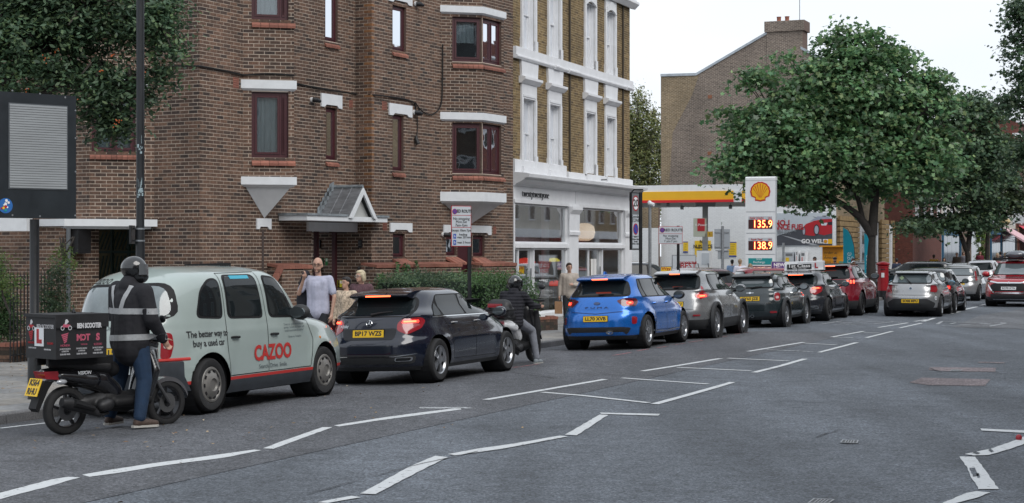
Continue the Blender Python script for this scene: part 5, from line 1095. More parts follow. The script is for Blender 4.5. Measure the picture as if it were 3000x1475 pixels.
def tb(name, a, c, t, bb, o0, o1, mat, par=None): bm_ = MB(Ft); bm_.box(ts(a), ts(c), o0, o1, tz(bb), tz(t)); return bm_.build(name, mat, par or tot, pinv=pt)
tb('body', 2186, 2270, 521, 900, -.42, -.03, M_pgrey)
pans = []
for (t, bb) in ((530, 620.5), (622.5, 683), (685, 745), (747, 850)): pans.append(tb('panel', 2184, 2271, t, bb, -.03, 0, M_sw))
bm_ = MB(Ft); bm_.prism([(-.44, tz(529)), (.0, tz(529)), (.0, tz(522)), (-.06, tz(518)), (-.44, tz(518))], ts(2184), ts(2271), 'x'); bm_.build('cap', M_sw, tot, pinv=pt, fixn=True)
def shell(F, cx, cz, r, o, par, pin=None):
 def outl(k, dz=0):
  pts = []
  for i in range(25):
   a = math.radians(-28+236*i/24); rr = r*k*(1+.025*math.cos(a*14)); pts.append((cx+rr*math.cos(a), cz+rr*.97*math.sin(a)+dz))
  w1 = .52*r*k; pts += [(cx-w1, cz-r*.62*k), (cx-w1, cz-r*.9*k), (cx-.25*r*k, cz-r*.92*k), (cx, cz-r*1.0*k), (cx+.25*r*k, cz-r*.92*k), (cx+w1, cz-r*.9*k), (cx+w1, cz-r*.62*k)]
  return pts
 b = MB(F); b.prism(outl(1), o, o+.01, 'y'); e = b.build('shell_emblem', M_txtr if r < .2 else P('shell_red', (.5, .02, .015), .45), par, pinv=pin, fixn=True)
 b = MB(F); b.prism(outl(.86, -.0), o+.011, o+.016, 'y'); b.build('shell_yellow', M_yel, e, fixn=True)
 n = 7
 for i in range(n):
  a = math.radians(90+(i-(n-1)/2)*21); x0, z0 = cx+.10*r*math.cos(a), cz-r*.68+.1*r; x1, z1 = cx+.80*r*math.cos(a), cz+.76*r*math.sin(a); wv = .035*r
  b = MB(F); b.prism([(x0-.008*r, z0), (x0+.008*r, z0), (x1+wv, z1), (x1-wv, z1)], o+.0165, o+.019, 'y'); b.build('shell_rib', MATS.get('shell_red', M_txtr), e, fixn=True)
shell(Ft, 0.0, tz(562), .41, .0, pans[0])
M_led = P('led_digit', (1, .6, .1), .5, emit=(1, .62, .22, 2.2)); M_ledb = P('led_back', (.06, .02, .022), .4); M_glow = P('led_glow', (.5, .01, .01), .6, emit=(1, .03, .01, .8))
for i, (t, h, num) in enumerate(((634, 'Regular Unleaded', '135.9'), (697, 'Regular Diesel', '138.9'))):
 hd = tb('price_header', 2193, 2262, t, t+9.5, .0, .006, M_pgrey, pans[1+i]); bk = tb('display', 2193, 2262, t+10, t+37, 0, .008, M_ledb, pans[1+i])
 text_on('header_text', h, .105, M_txtr, wallT(Ft, ts(2217), .008, tz(t+5)), hd, width=.75, bold=.002); text_on('header_text', 'Litre', .105, M_txtr, wallT(Ft, ts(2255), .008, tz(t+5)), hd, width=.75, bold=.002)
 text_on('digits_glow', num, .43, M_glow, wallT(Ft, ts(2234), .009, tz(t+24)), bk, width=.86, bold=.026, depth=.001); text_on('digits', num, .43, M_led, wallT(Ft, ts(2234), .014, tz(t+24)), bk, width=.86, bold=-.004, depth=.001)
p_ = tb('recharge_panel', 2193, 2262, 757, 776, 0, .006, M_teal, pans[3]); text_on('lettering', 'Shell\nRecharge', .13, M_txtw, wallT(Ft, ts(2224), .008, tz(764)), p_)
p_ = tb('coffee_panel', 2193, 2262, 780, 797, 0, .006, P('maroon_panel', (.12, .01, .03), .5), pans[3]); text_on('lettering', 'COSTA', .13, M_txtw, wallT(Ft, ts(2232), .008, tz(786)), p_); text_on('lettering', 'EXPRESS', .09, M_txtw, wallT(Ft, ts(2234), .008, tz(793.5)), p_)
def gbox(name, px0, px1, pt_, pb_, o0, o1, mat, par, pin=None, py_s=None):
 s0, Y0 = gs(px0); s1, Y1 = gs(px1); b = MB(FG); b.box(s0, s1, o0, o1, pxz(pb_, Y0), pxz(pt_, Y0)); return b.build(name, mat, par, pinv=pin)
def gthing(name, px, py, lab, cat, grp=None):
 s, Y = gs(px); e = empty(name, FG @ Vector((s, .03, pxz(py, Y))), label=lab, cat=cat, group=grp); return e, inv(e)
bb_, pb = gthing('billboard', 2350, 720, 'wide fuel billboard with a red car, the words GO WELL and a small shell logo', 'billboard')
bd = gbox('board', 2225, 2440, 626, 721, .0, .06, P('poster_sky', (.55, .60, .64), .5, col2=(.42, .47, .52), n=(.4, .2)), bb_, pb)
def gpoly(name, pts, o, mat, par):
 b = MB(FG); q = []
 for px, py in pts: s, Y = gs(px); q.append((s, o, pxz(py, Y)))
 b.face(q); return b.build(name, mat, par)
gpoly('poster_road', [(2226, 706), (2330, 676), (2362, 662), (2439, 682), (2439, 720), (2226, 720)], .064, P('poster_dark', (.06, .065, .08), .5, n=(1, .3)), bd)
gpoly('poster_line', [(2290, 690), (2312, 694), (2400, 719), (2380, 719)], .067, P('poster_linec', (.35, .37, .4), .5), bd)
gpoly('poster_car', [(2352, 688), (2352, 668), (2362, 657), (2385, 648), (2410, 643), (2439, 642), (2439, 684), (2415, 690), (2398, 686), (2385, 692), (2366, 690)], .07, P('poster_red', (.42, .02, .03), .35), bd)
gpoly('poster_car', [(2372, 650), (2395, 635), (2425, 635), (2439, 641), (2400, 644)], .068, P('poster_glass', (.30, .33, .42), .4), bd)
gpoly('poster_lamp', [(2405, 655), (2425, 653), (2422, 661), (2408, 661)], .073, P('poster_pale', (.6, .65, .7), .4), bd)
gpoly('poster_grille', [(2425, 652), (2439, 650), (2439, 660), (2427, 660)], .073, P('poster_black', (.03, .02, .03), .4), bd)
for (cx0, cz0, rx, rz) in ((2393, 674, 8.5, 16), (2356, 678, 5, 13)):
 gpoly('poster_wheel', [(cx0+rx*math.cos(a*PI/8), cz0+rz*math.sin(a*PI/8)) for a in range(16)][::-1], .075, MATS['poster_black'], bd); gpoly('poster_rim', [(cx0+rx*.7*math.cos(a*PI/8), cz0+rz*.78*math.sin(a*PI/8)) for a in range(16)][::-1], .078, P('poster_rimc', (.35, .38, .45), .4), bd)
def gtext(body, size, px, py, mat, par, **k): s, Y = gs(px); return text_on('lettering', body, size, mat, wallT(FG, s, .082, pxz(py, Y)), par, **k)
gtext('NO.1', .42, 2293, 654, M_txtr, bd, bold=.012); gtext('PERFORMANCE FUEL', .42, 2276, 666.5, M_txtr, bd, bold=.012, width=.82); gtext('AVAILABLE ENGINE', .2, 2291, 677, P('print_grey', (.2, .22, .24), .5), bd); gtext("DEPOSITS'", .2, 2297, 684, MATS['print_grey'], bd); gtext('GO WELL', .32, 2384, 708, M_txtw, bd, bold=.012)
l_ = gbox('logo_panel', 2413, 2426.5, 701, 715, .083, .088, M_sw, bd); gbox('logo_panel', 2426.5, 2439, 701, 715, .083, .088, M_yel, bd); s, Y = gs(2419.5); shell(FG, s, pxz(708, Y), .11, .089, l_)
nts = [(1896, 1928, 710, 753, 'tall yellow and blue wall notice behind the galvanised camera pole', ''), (2002, 2016, 708, 741, 'narrow yellow wall notice right of the parking sign', ''), (2036, 2083, 706, 754, 'large yellow notice reading NO NUISANCE behind the canopy column', 'NO\nNUISANCE'), (2133, 2158, 709, 753, 'yellow wall notice behind the grey sign back', '')]
for (a, c, t, bb, lab, tx) in nts:
 e, pe = gthing('wall_notice', (a+c)/2, bb, lab, 'notice', 'yellow notices on the white wall'); bd2 = gbox('board', a, c, t, bb, .0, .03, M_txty, e, pe)
 if not tx: gbox('blue_edge', a, c, bb-4, bb, .031, .034, M_blue, bd2); gbox('blue_edge', a, c, t, t+3, .031, .034, M_blue, bd2)
 s, Y = gs((a+c)/2)
 if tx: text_on('lettering', tx, .28, M_txtk, wallT(FG, s, .035, pxz(716, Y)), bd2, width=.85, bold=.008); text_on('lettering', 'Please refrain from\nusing your horn\nor playing\nloud music', .15, M_txtk, wallT(FG, s, .035, pxz(738, Y)), bd2, width=.7, bold=.003)
 else:
  for r in range(6): gbox('text_line', a+4, c-4-(r % 3)*1.5, t+8+r*5, t+9.3+r*5, .031, .033, P('olive_print', (.35, .25, .03), .6), bd2)
for (px0, px1, t, bb, lab, nm, mat) in ((2307, 2333, 739, 800, 'grey air and water machine against the white wall', 'air_machine', M_pgrey), (2338, 2347, 735, 800, 'narrow pale cabinet right of the air machine', 'wall_cabinet', M_sw), (2353, 2368, 738, 790, 'pale vending cabinet with a red label against the white wall', 'vending_cabinet', M_sw)):
 e, pe = gthing(nm, (px0+px1)/2, bb, lab, nm.replace('_', ' ')); c_ = gbox('cabinet', px0, px1, t, 830, .1, .7, mat, e, pe); m_ = (px0+px1)/2
 gbox('vent_panel', px0+3, px1-3, t+4, t+12, .701, .705, P('vent_grey', (.18, .19, .2), .5), c_); gbox('label', px0+3, m_, t+16, t+28, .701, .705, M_txty if px0 == 2307 else P('label_pink', (.6, .3, .3), .5), c_)
lk = W3(2440, 760, 93); Fl = facing(Vector((lk.x, lk.y)), -RA); e = empty('parcel_locker', (lk.x, lk.y, 0), label='orange parcel locker bank with a small green screen behind the queue', cat='parcel locker'); pe = inv(e); kk = 5050/93
def lb(name, px0, px1, t, bb, o0, o1, mat, par=None): b = MB(Fl); b.box((px0-2440)/kk, (px1-2440)/kk, o0, o1, pxz(bb, 93), pxz(t, 93)); return b.build(name, mat, par or e, pinv=pe)
bo = lb('cabinet', 2409, 2472, 722, 850, -.6, 0, M_orange); lb('roof', 2404, 2478, 720, 724, -.7, .35, M_orange)
for c in range(3):
 for r in range(6): lb('locker_door', 2411+c*20, 2429.5+c*20, 730+r*9.5, 738.5+r*9.5, .001, .015, M_orange)
text_on('lettering', 'order at', .22, P('locker_print', (.22, .12, .03), .6), wallT(Fl, (2433-2440)/kk, .02, pxz(741, 93)), bo, shear=.25); text_on('lettering', 'Amazon', .22, MATS['locker_print'], wallT(Fl, (2433-2440)/kk, .02, pxz(755, 93)), bo, shear=.25); text_on('lettering', 'pick up', .22, MATS['locker_print'], wallT(Fl, (2433-2440)/kk, .02, pxz(769, 93)), bo, shear=.25)
lb('screen', 2459, 2475, 766, 777, .016, .05, P('green_screen', (.12, .3, .2), .3), bo)
for (px, x1, t, lab) in ((2470, 2503, 667, 'tall teal feather flag reading recharge left of the maple trunk'), (2532, 2552, 683, 'second teal feather flag half hidden by the maple trunk')):
 Yf = 80; q = W3(px, 800, Yf); e = empty('feather_flag', (q.x, q.y, 0), label=lab, cat='flag', group='teal feather flags at the fuel station'); Ff = facing(Vector((q.x, q.y)), -.1); kk = 5050/Yf; w_ = (x1-px)/kk; zt = pxz(t, Yf); zb = .35
 pf = inv(e); b = MB(Ff); P_ = [(0.02, zb), (w_*.98, zb), (w_, zt*.55), (w_*.93, zt*.72), (w_*.7, zt*.87), (w_*.4, zt*.96), (.0, zt)]; b.prism(P_, -.01, .01, 'y'); f_ = b.build('banner', P('flag_teal', (.01, .36, .50), .6, n=(.8, .12)), e, pinv=pf, fixn=True)
 b = MB(Ff); b.tube([(w_+.02, 0, 0), (w_+.02, 0, zt*.55), (w_*.95, 0, zt*.72), (w_*.72, 0, zt*.88), (w_*.4, 0, zt*.98), (0, 0, zt+.02)], .015, 5); b.build('pole', M_black, e, pinv=pf)
 M_ = Ff @ Matrix.Translation((w_*.48, .014, zt*.42)) @ Matrix(((0,-1,0,0),(0,0,1,0),(1,0,0,0),(0,0,0,1))); text_on('lettering', 'echarge', .42, P('flag_print', (.55, .75, .8), .6), M_, f_, width=1)
def post(px, pyb, r, ztop, lab, name, Y=None, mat=None, cat='post'):
 q = G(px, pyb, pavz) if Y is None else W3(px, 700, Y); z0 = pavz(q.x, q.y); e = empty(name, (q.x, q.y, z0), label=lab, cat=cat); b = MB(); b.tube([(0, 0, 0), (0, 0, ztop-z0)], r, 12); b.build('post', mat or M_black, e, smooth=True); return e, q
def signbox(e, F, s0, s1, z0, z1, mat, nm='sign_plate', o=0, th=.012, rim=None):
 b = MB(F); 
 if rim: b.box(s0-.012, s1+.012, o-th, o-.001, z0-.012, z1+.012); r_ = b.build('sign_rim', rim, e, pinv=inv(e)); b = MB(F)
 b.box(s0, s1, o-th if not rim else o, o+.002, z0, z1); return b.build(nm, mat, e, pinv=inv(e))
def disc(F, cx, cz, rx, o, mat, name, par, rz=None): b = MB(F); b.prism([(cx+rx*math.cos(a*PI/12), cz+(rz or rx)*math.sin(a*PI/12)) for a in range(24)], o, o+.003, 'y'); return b.build(name, mat, par, fixn=True)
def nostop(F, cx, cz, r, o, par, rz=None, cross=True):
 rz = rz or r; disc(F, cx, cz, r, o, M_txtr, 'roundel_rim', par, rz); d = disc(F, cx, cz, r*.8, o+.0035, M_blue, 'roundel', par, rz*.8)
 for sg in ((1, -1) if cross else (-1,)): b = MB(F); c_ = r*.56; cz_ = rz*.56; w_ = r*.1; b.prism([(cx-c_-w_, cz-sg*cz_), (cx-c_+w_, cz-sg*cz_), (cx+c_+w_, cz+sg*cz_), (cx+c_-w_, cz+sg*cz_)], o+.007, o+.009, 'y'); b.build('roundel_bar', M_txtr, d, fixn=True)
e, q = post(1375, 895, .038, pxz(607, 34.5), 'tall red-bordered RED ROUTE no stopping sign on a black post by the hedge', 'parking_sign', Y=34.5, cat='road sign'); F = facing(Vector((q.x, q.y-.05)), .55, 0)
kk = 5050/34.5*math.cos(.55); S = lambda px: (px-1375)/kk; Z = lambda py: pxz(py, 34.5)
pl_ = signbox(e, F, S(1325), S(1379), Z(721), Z(606), M_pgrey, rim=M_txtr)
for zz_ in (632, 667): b = MB(F); b.box(S(1325), S(1379), .0025, .004, Z(zz_+.7), Z(zz_-.7)); b.build('dividing_line', M_txtr, pl_)
nostop(F, S(1333), Z(621), .055, .003, pl_); tt = lambda s_, sz_, px, py, **k: text_on('lettering', s_, sz_, M_txtk, wallT(F, S(px), .005, Z(py)), pl_, **k)
tt('RED ROUTE', .085, 1358, 620, width=.85, bold=.002); tt('No stopping', .075, 1352, 642); tt('Mon-Sat', .075, 1352, 651); tt('7am-7pm', .075, 1352, 661); tt('Except 10am-7pm', .07, 1352, 676, width=.9); tt('loading', .065, 1357, 688); tt('max 20 mins', .065, 1361, 696); tt('max 3 hours', .065, 1361, 711)
for py in (693, 711): b = MB(F); b.box(S(1329), S(1337), .003, .005, Z(py+7), Z(py-7)); pn = b.build('pictogram', M_blue, pl_); text_on('symbol', 'h' if py == 693 else 'b', .07, M_txtw, wallT(F, S(1333), .006, Z(py)), pn)
e, q = post(1987, 880, .04, pxz(662, 48), 'wide RED ROUTE sign on a short black post near the fuel forecourt', 'parking_sign', Y=48, cat='road sign'); F = facing(Vector((q.x, q.y-.05)), .05, 0)
kk = 5050/48; S = lambda px: (px-1987)/kk; Z = lambda py: pxz(py, 48); pl_ = signbox(e, F, S(1930), S(1998), Z(714), Z(665), M_pgrey, rim=M_txtr); b = MB(F); b.box(S(1930), S(1998), .0025, .004, Z(686), Z(685)); b.build('dividing_line', M_txtr, pl_)
nostop(F, S(1939.5), Z(675), .07, .003, pl_); tt('RED ROUTE', .1, 1972, 675, bold=.002); tt('No stopping', .085, 1964, 691.5); tt('Mon-Sat', .085, 1964, 699.5); tt('7 am-7 pm', .085, 1964, 707.5)
e, q = post(1877, 900, .045, pxz(564, 45.5), 'tall narrow 20 controlled zone sign with black surround at the shop corner', 'zone_sign', Y=45.5, cat='road sign'); F = facing(Vector((q.x-.06, q.y-.06)), .9, 0)
kk = 5050/45.5*math.cos(.9); S = lambda px: (px-1873)/kk; Z = lambda py: pxz(py, 45.5); b = MB(F); b.box(S(1849), S(1879), -.05, -.005, Z(733), Z(565)); b.build('surround', M_black, e, pinv=inv(e)); pl_ = signbox(e, F, S(1852), S(1874), Z(731), Z(568), P('sign_mid_grey', (.16, .17, .18), .5))
for (t, bb) in ((630, 692), (694, 728)): b = MB(F); b.box(S(1853.5), S(1873), .003, .005, Z(bb), Z(t)); b.build('white_plate', M_pgrey, pl_)
r_ = 10/kk; disc(F, S(1863), Z(597), r_, .004, M_txtr, 'roundel_rim', pl_, .205); disc(F, S(1863), Z(597), r_*.82, .008, M_sw, 'roundel', pl_, .168); text_on('digits', '20', .26, M_txtk, wallT(F, S(1863), .0125, Z(597)), pl_, width=.95, bold=.006)
text_on('lettering', 'Controlled', .1, M_txtk, wallT(F, S(1863), .008, Z(636)), pl_, width=.85); text_on('lettering', 'ZONE', .13, M_txtk, wallT(F, S(1863), .008, Z(647)), pl_); nostop(F, S(1863), Z(672), 8/kk, .007, pl_, .15, cross=False); text_on('lettering', 'Mon Fri\n8.30am-6.30pm\nSaturday\n8.30am-1.30pm', .06, M_txtk, wallT(F, S(1863), .008, Z(705)), pl_, width=.8)
e, q = post(1904, 870, .045, pxz(602, 50), 'slim galvanised pole with a white security camera at the forecourt edge', 'camera_pole', Y=50, mat=M_grey, cat='camera pole')
b = MB(); zc = pxz(596, 50)-e.location.z; b.tube([(-.03, 0, zc), (.11, -.1, zc-.05)], .055, 8); b.ball((-.01, 0, zc+.02), .06); b.build('camera', M_sw, e, smooth=True)
e, q = post(2117, 860, .05, pxz(663, 60), 'grey back of a road sign on a galvanised post left of the price totem', 'road_sign_back', Y=60, mat=M_grey, cat='road sign'); F = facing(Vector((q.x, q.y+.02)), .0, 0); kk = 5050/60; S = lambda px: (px-2117)/kk; Z = lambda py: pxz(py, 60)
signbox(e, F, S(2093), S(2139), Z(731), Z(672), P('sign_back', (.34, .37, .40), .5, .4)); signbox(e, F, S(2103), S(2136), Z(760), Z(733), MATS['sign_back'])
for py in (681, 724, 735): b = MB(F); b.box(S(2096), S(2136), .003, .03, Z(py+1.5), Z(py-1.5)); b.build('rail', M_grey, e, pinv=inv(e))
e, q = post(2295, 860, .05, pxz(712, 72), 'plain grey bollard post standing right of the price totem', 'grey_post', Y=72, mat=M_grey)
q = W3(2055, 760, 86); e = empty('fuel_pump', (q.x, q.y, 0), label='fuel pump with a red topped sign box beside the canopy column', cat='fuel pump'); F = facing(Vector((q.x, q.y)), -RA*.8); kk = 5050/86; S = lambda px: (px-2055)/kk; Z = lambda py: pxz(py, 86)
def eb(nm, a, c, t, bb, o0, o1, mat, par=None): b = MB(F); b.box(S(a), S(c), o0, o1, Z(bb), Z(t)); return b.build(nm, mat, par or e, pinv=inv(e))
eb('pump_body', 2041, 2079, 735, 830, -.5, 0, M_sw); eb('pump_face', 2056, 2078, 742, 776, .001, .02, M_pgrey); sg = eb('sign_box', 2034, 2068, 640, 694, -.2, .25, P('sign_lime_grey', (.42, .44, .36), .5)); f_ = eb('red_panel', 2046, 2068, 641, 678, .251, .26, M_txtr, sg); text_on('lettering', 'V-Power', .17, M_txtw, wallT(F, S(2057), .265, Z(660)), f_); nb_ = eb('number_box', 2075, 2088, 679, 695, -.1, .2, P('dim_yellow', (.5, .3, .02), .5)); text_on('number', '1', .2, M_txtk, wallT(F, S(2082), .203, Z(687)), nb_)
for px in (2045, 2075): b = MB(F); b.tube(catmull([(S(px), .05, 1.4), (S(px)+.1, .2, .9), (S(px), .12, .5)], 5), .02, 6); b.build('hose', M_black, e, pinv=inv(e))
def board(name, px0, px1, t, bb, Y, lab, cat, mat, ang=0, legs=True):
 cx_ = (px0+px1)/2; q = W3(cx_, 700, Y); e = empty(name, (q.x, q.y, 0), label=lab, cat=cat); F = facing(Vector((q.x, q.y)), ang); kk = 5050/Y; w_ = (px1-px0)/kk
 b = MB(F); b.box(-w_/2-.03, w_/2+.03, -.06, -.005, pxz(bb, Y)-.03, pxz(t, Y)+.03); b.box(-w_/2-.02, -w_/2+.04, -.05, -.01, .02, pxz(bb, Y)); b.box(w_/2-.04, w_/2+.02, -.05, -.01, .02, pxz(bb, Y)); b.build('frame', M_grey, e, pinv=inv(e))
 b = MB(F); b.box(-w_/2, w_/2, -.004, .004, pxz(bb, Y), pxz(t, Y)); p_ = b.build('poster', mat, e, pinv=inv(e)); return e, F, p_
e, F, p_ = board('poster_stand', 1971, 2037, 750, 812, 57, 'poster stand reading CHOOSE THE BEST OF THE BEST behind the black post', 'poster stand', M_pgrey)
for (s_, sz_, dx, py, m_) in (('CHOOSE THE', .11, .12, 771, M_txtr), ('BEST', .28, .14, 780, M_txtr), ('OF THE', .07, .1, 787.5, M_txtr), ('BEST', .22, .14, 795, M_txtr)): text_on('lettering', s_, sz_, m_, wallT(F, dx, .006, pxz(py, 57)), p_, bold=.004, width=.9)
b = MB(F); b.prism([(-.3, pxz(810, 57)), (-.05, pxz(810, 57)), (-.06, pxz(790, 57)), (-.14, pxz(770, 57)), (-.2, pxz(769, 57)), (-.28, pxz(790, 57))], .005, .007, 'y'); b.build('figure_print', P('figure_print', (.08, .085, .09), .6), p_, fixn=True)
e, F, p_ = board('way_in_sign', 1937, 1966, 783, 812, 55, 'small yellow board reading Way in at the forecourt entrance', 'sign', P('way_yellow', (.85, .50, .01), .5)); text_on('lettering', 'Way\nin', .15, P('way_print', (.3, .02, .02), .5), wallT(F, 0, .006, pxz(795, 55)), p_, bold=.003)
e, F, p_ = board('drinks_sign', 2262, 2303, 769, 792, 62, 'purple board reading NEW above the small grey dark car roofs', 'sign', P('purple', (.08, .02, .22), .5)); text_on('lettering', 'NEW', .17, M_txtw, wallT(F, 0, .006, pxz(777, 62)), p_, bold=.006); text_on('lettering', 'DRINKS NAME', .07, M_txtw, wallT(F, 0, .006, pxz(787, 62)), p_)
e, q = post(411, 1170, .0, .1, 'black steel lamp post with peeled pale paint rising behind the rider', 'lamp_post', Y=24.4, cat='lamp post')
for o in list(e.children): bpy.data.objects.remove(o)
b = MB(); b.tube([(0, 0, 0), (0, 0, 2.0), (0, 0, 2.4), (0, 0, 6.5)], [.066, .064, .058, .056], 16); b.build('post', P('black_post_paint', (.014, .016, .019), .42, n=(4, .4), streak=(2, 2, .5)), e, smooth=True)
M_peel = P('peeled_paint', (.30, .38, .41), .8, n=(40, .5))
rng = np.random.default_rng(2)
for k in range(34):
 z = rng.choice([1, 2, 3]); zc = pxz({1: 436, 2: 569, 3: 500}[int(z)], 24.4)+rng.normal()*(.03 if z < 3 else .35)-e.location.z; a = rng.uniform(-2.3, -.9); hgt = rng.uniform(.01, .05) if z < 3 else rng.uniform(.03, .16); wd = rng.uniform(.1, .5) if z < 3 else rng.uniform(.04, .12); rr = .061
 b = MB(); A_ = [(rr*math.cos(a+wd*j/4), rr*math.sin(a+wd*j/4)) for j in range(5)]
 for j in range(4): b.face([(*A_[j], zc), (*A_[j+1], zc), (*A_[j+1], zc+hgt), (*A_[j], zc+hgt)])
 b.build('paint_chip', M_peel, e)
for py in (671, 706): b = MB(); b.lathe([(.062, pxz(py, 24.4)-e.location.z-.012), (.068, pxz(py, 24.4)-e.location.z-.01), (.068, pxz(py, 24.4)-e.location.z+.01), (.062, pxz(py, 24.4)-e.location.z+.012)], 14, cap=False); b.build('band', M_grey, e)
b = MB(); b.cbox((-.12, .02, pxz(688, 24.4)-e.location.z), (.03, .26, .26)); b.cbox((-.08, 0, pxz(671, 24.4)-e.location.z), (.1, .02, .02)); b.cbox((-.08, 0, pxz(706, 24.4)-e.location.z), (.1, .02, .02)); b.build('sign_back', M_black, e)
q = W3(101, 1169, 23.0); e = empty('display_panel', (q.x, q.y, PAVZ), label='large black roadside display panel with a grey louvred screen on a thick post', cat='display panel')
b = MB(); b.tube([(0, 0, 0), (0, 0, .94), (0, 0, 1.0), (0, 0, 2.4)], [.09, .09, .063, .063], 16); b.build('post', M_black, e, smooth=True)
b = MB(); b.lathe([(.092, .90), (.095, .93), (.075, 1.05), (.066, 1.08)], 12); b.build('collar', P('collar_grey', (.12, .14, .16), .35), e, smooth=True)
F = facing(Vector((q.x, q.y-.05)), .72, 0); kk = 5050/23*(math.cos(.72)+.277*math.sin(.72)); Sx = lambda px: (px-101)/kk; Z = lambda py: pxz(py, 23.0)
b = MB(F); b.box(Sx(-45), Sx(228), -.16, .0, Z(640), Z(275)); cs_ = b.build('cabinet', P('cabinet_black', (.012, .017, .022), .45, n=(3, .2)), e, pinv=inv(e))
b = MB(F); b.box(Sx(28), Sx(202), .001, .008, Z(556), Z(306)); b.build('screen_frame', P('screen_frame', (.08, .09, .1), .4), cs_)
M_lou = P('louvre_grey', (.235, .25, .26), .6, n=(1.5, .12), streak=(.6, 1, 3))
n = 34
for k in range(n):
 z0_, z1_ = Z(553)+(Z(309)-Z(553))*k/n, Z(553)+(Z(309)-Z(553))*(k+1)/n; b = MB(F); b.prism([(.010, z0_+.001), (.016, z0_+.003), (.010, z1_-.001)], Sx(31), Sx(199), 'x'); b.build('louvre', M_lou, cs_, fixn=True)
for (px, py) in ((40, 271), (120, 275), (195, 281), (226, 318), (226, 400), (226, 500), (225, 630), (120, 634), (40, 632)): disc(F, Sx(px), Z(py), .012, .001, M_grey, 'screw', cs_)
dk = disc(F, Sx(20), Z(605), .10, .002, P('sticker_blue', (.02, .13, .4), .5), 'sticker', cs_)
for k in range(14): a = random.uniform(0, 6.3); r = random.uniform(0, .075); disc(F, Sx(20)+r*math.cos(a), Z(605)+r*math.sin(a), random.uniform(.008, .02), .006+k*.0002, random.choice([M_txty, M_txtw, M_txtr, M_txtw, M_teal]), 'sticker_print', dk)
q = W3(2587, 866, 74.6); e = empty('pillar_box', (q.x, q.y, PAVZ), label='red cylindrical pillar box with a black base beside the maple trunk', cat='post box'); M_pb = P('post_red', (.33, .012, .02), .35, n=(4, .15))
b = MB(); b.lathe([(.235, .28), (.235, 1.28), (.25, 1.3), (.25, 1.34), (.22, 1.36)], 24); b.build('body', M_pb, e, smooth=35); b = MB(); b.lathe([(.26, 0), (.26, .26), (.24, .28)], 24); b.build('base', M_black, e, smooth=35)
b = MB(); b.lathe([(.22, 1.36), (.29, 1.40), (.30, 1.44), (.22, 1.50), (.05, 1.54)], 24); b.build('cap', M_pb, e, smooth=35); b = MB(); b.cbox((-.06, -.235, 1.2), (.2, .03, .03)); b.build('slot', M_black, e); b = MB(); b.cbox((-.06, -.235, .95), (.13, .02, .2)); b.build('notice_plate', M_sw, e)
# ================================================================ FAR TERRACE, LEFT SIDE OF THE STREET
def far_house(lab, px0, px1, mat, h, v=20.5, shopc=None, floors=3, cols=3, trim=None, wcol=None, base=None, cat='building'):
 t0, t1 = ray(px0), ray(px1); Y0 = v/(-t0*math.cos(RA)+math.sin(RA)); Y1 = v/(-t1*math.cos(RA)+math.sin(RA)); a = Vector((t0*Y0, Y0)); c = Vector((t1*Y1, Y1)); z0 = pavz(a.x, a.y)
 F = frameM((a.x, a.y, z0), c-a); Ln = (c-a).length; r_ = empty('far_house', (*((a+c)/2), z0), label=lab, cat=cat); pr_ = inv(r_); fh = 3.2
 uvwall('wall', [[(0, 0), (Ln, 0), (Ln, h), (0, h)]], F, mat, r_, pr_); b = MB(F)
 b.box(0, Ln, -9, -.02, 0, h-.01); b.build('rear_body', M_brickplain, r_, pinv=pr_)
 Fs = frameM((*(a+Vector((F[0][1], F[1][1]))*-9), z0), Vector((F[0][1], F[1][1]))); uvwall('side_wall', [[(0, 0), (9, 0), (9, h), (0, h)]], Fs @ Matrix.Translation((0, .01, 0)), mat, r_, pr_)
 b = MB(F); b.box(-.05, Ln+.05, -.3, .25, h-.3, h); b.build('cornice', trim or M_stplain, r_, pinv=pr_)
 for f in range(1, floors):
  for k in range(cols):
   s = Ln*(k+.5)/cols; zz = 3.9+(f-1)*fh; b = MB(F); b.box(s-.55, s+.55, .0, .06, zz, zz+1.9); w_ = b.build('window', wcol or M_stplain, r_, pinv=pr_)
   for q_ in ((zz+.08, zz+.9), (zz+.98, zz+1.8)): b = MB(F); b.box(s-.45, s+.45, .055, .065, *q_); b.build('pane', M_shopglass if 0 else P('far_glass', (.03, .035, .04), .08, spec=.8), w_)
 if shopc:
  b = MB(F); b.box(.1, Ln-.1, .0, .22, 2.9, 3.5); b.box(.1, .4, 0, .15, 0, 2.9); b.box(Ln-.4, Ln-.1, 0, .15, 0, 2.9); b.box(.4, Ln-.4, 0, .14, 0, .5); s_ = b.build('shop_front', shopc, r_, pinv=pr_)
  n = 4
  for k in range(n): x0, x1 = .42+k*(Ln-.84)/n, .42+(k+1)*(Ln-.84)/n; b = MB(F); b.box(x0+.03, x1-.03, .05, .07, .52, 2.88); b.build('pane', MATS['far_glass'] if 'far_glass' in MATS else P('far_glass', (.03, .035, .04), .08, spec=.8), s_)
 return r_, F, Ln
M_redb = brick_tex('dark_red_brick', (.15, .045, .032), (.11, .034, .026), (.10, .05, .04)); M_yb = brick_tex('far_yellow_brick', (.25, .18, .10), (.19, .13, .07), (.30, .25, .18)); M_crm = P('far_cream', (.50, .47, .42), .8, n=(.5, .15)); M_dblue = P('shop_blue', (.03, .11, .20), .5); M_navy = P('shop_dark', (.02, .022, .035), .5)
M_brn = brick_tex('far_brown_brick', (.17, .11, .08), (.12, .08, .06), (.2, .16, .12))
far_house('yellow brick house with a dark glazed shop front right of the rusticated wall', 2632, 2674, M_yb, 10, shopc=M_navy)
far_house('dark red brick block standing forward behind the forked tree', 2674, 2758, M_redb, 10.5, v=19.2, cols=4)
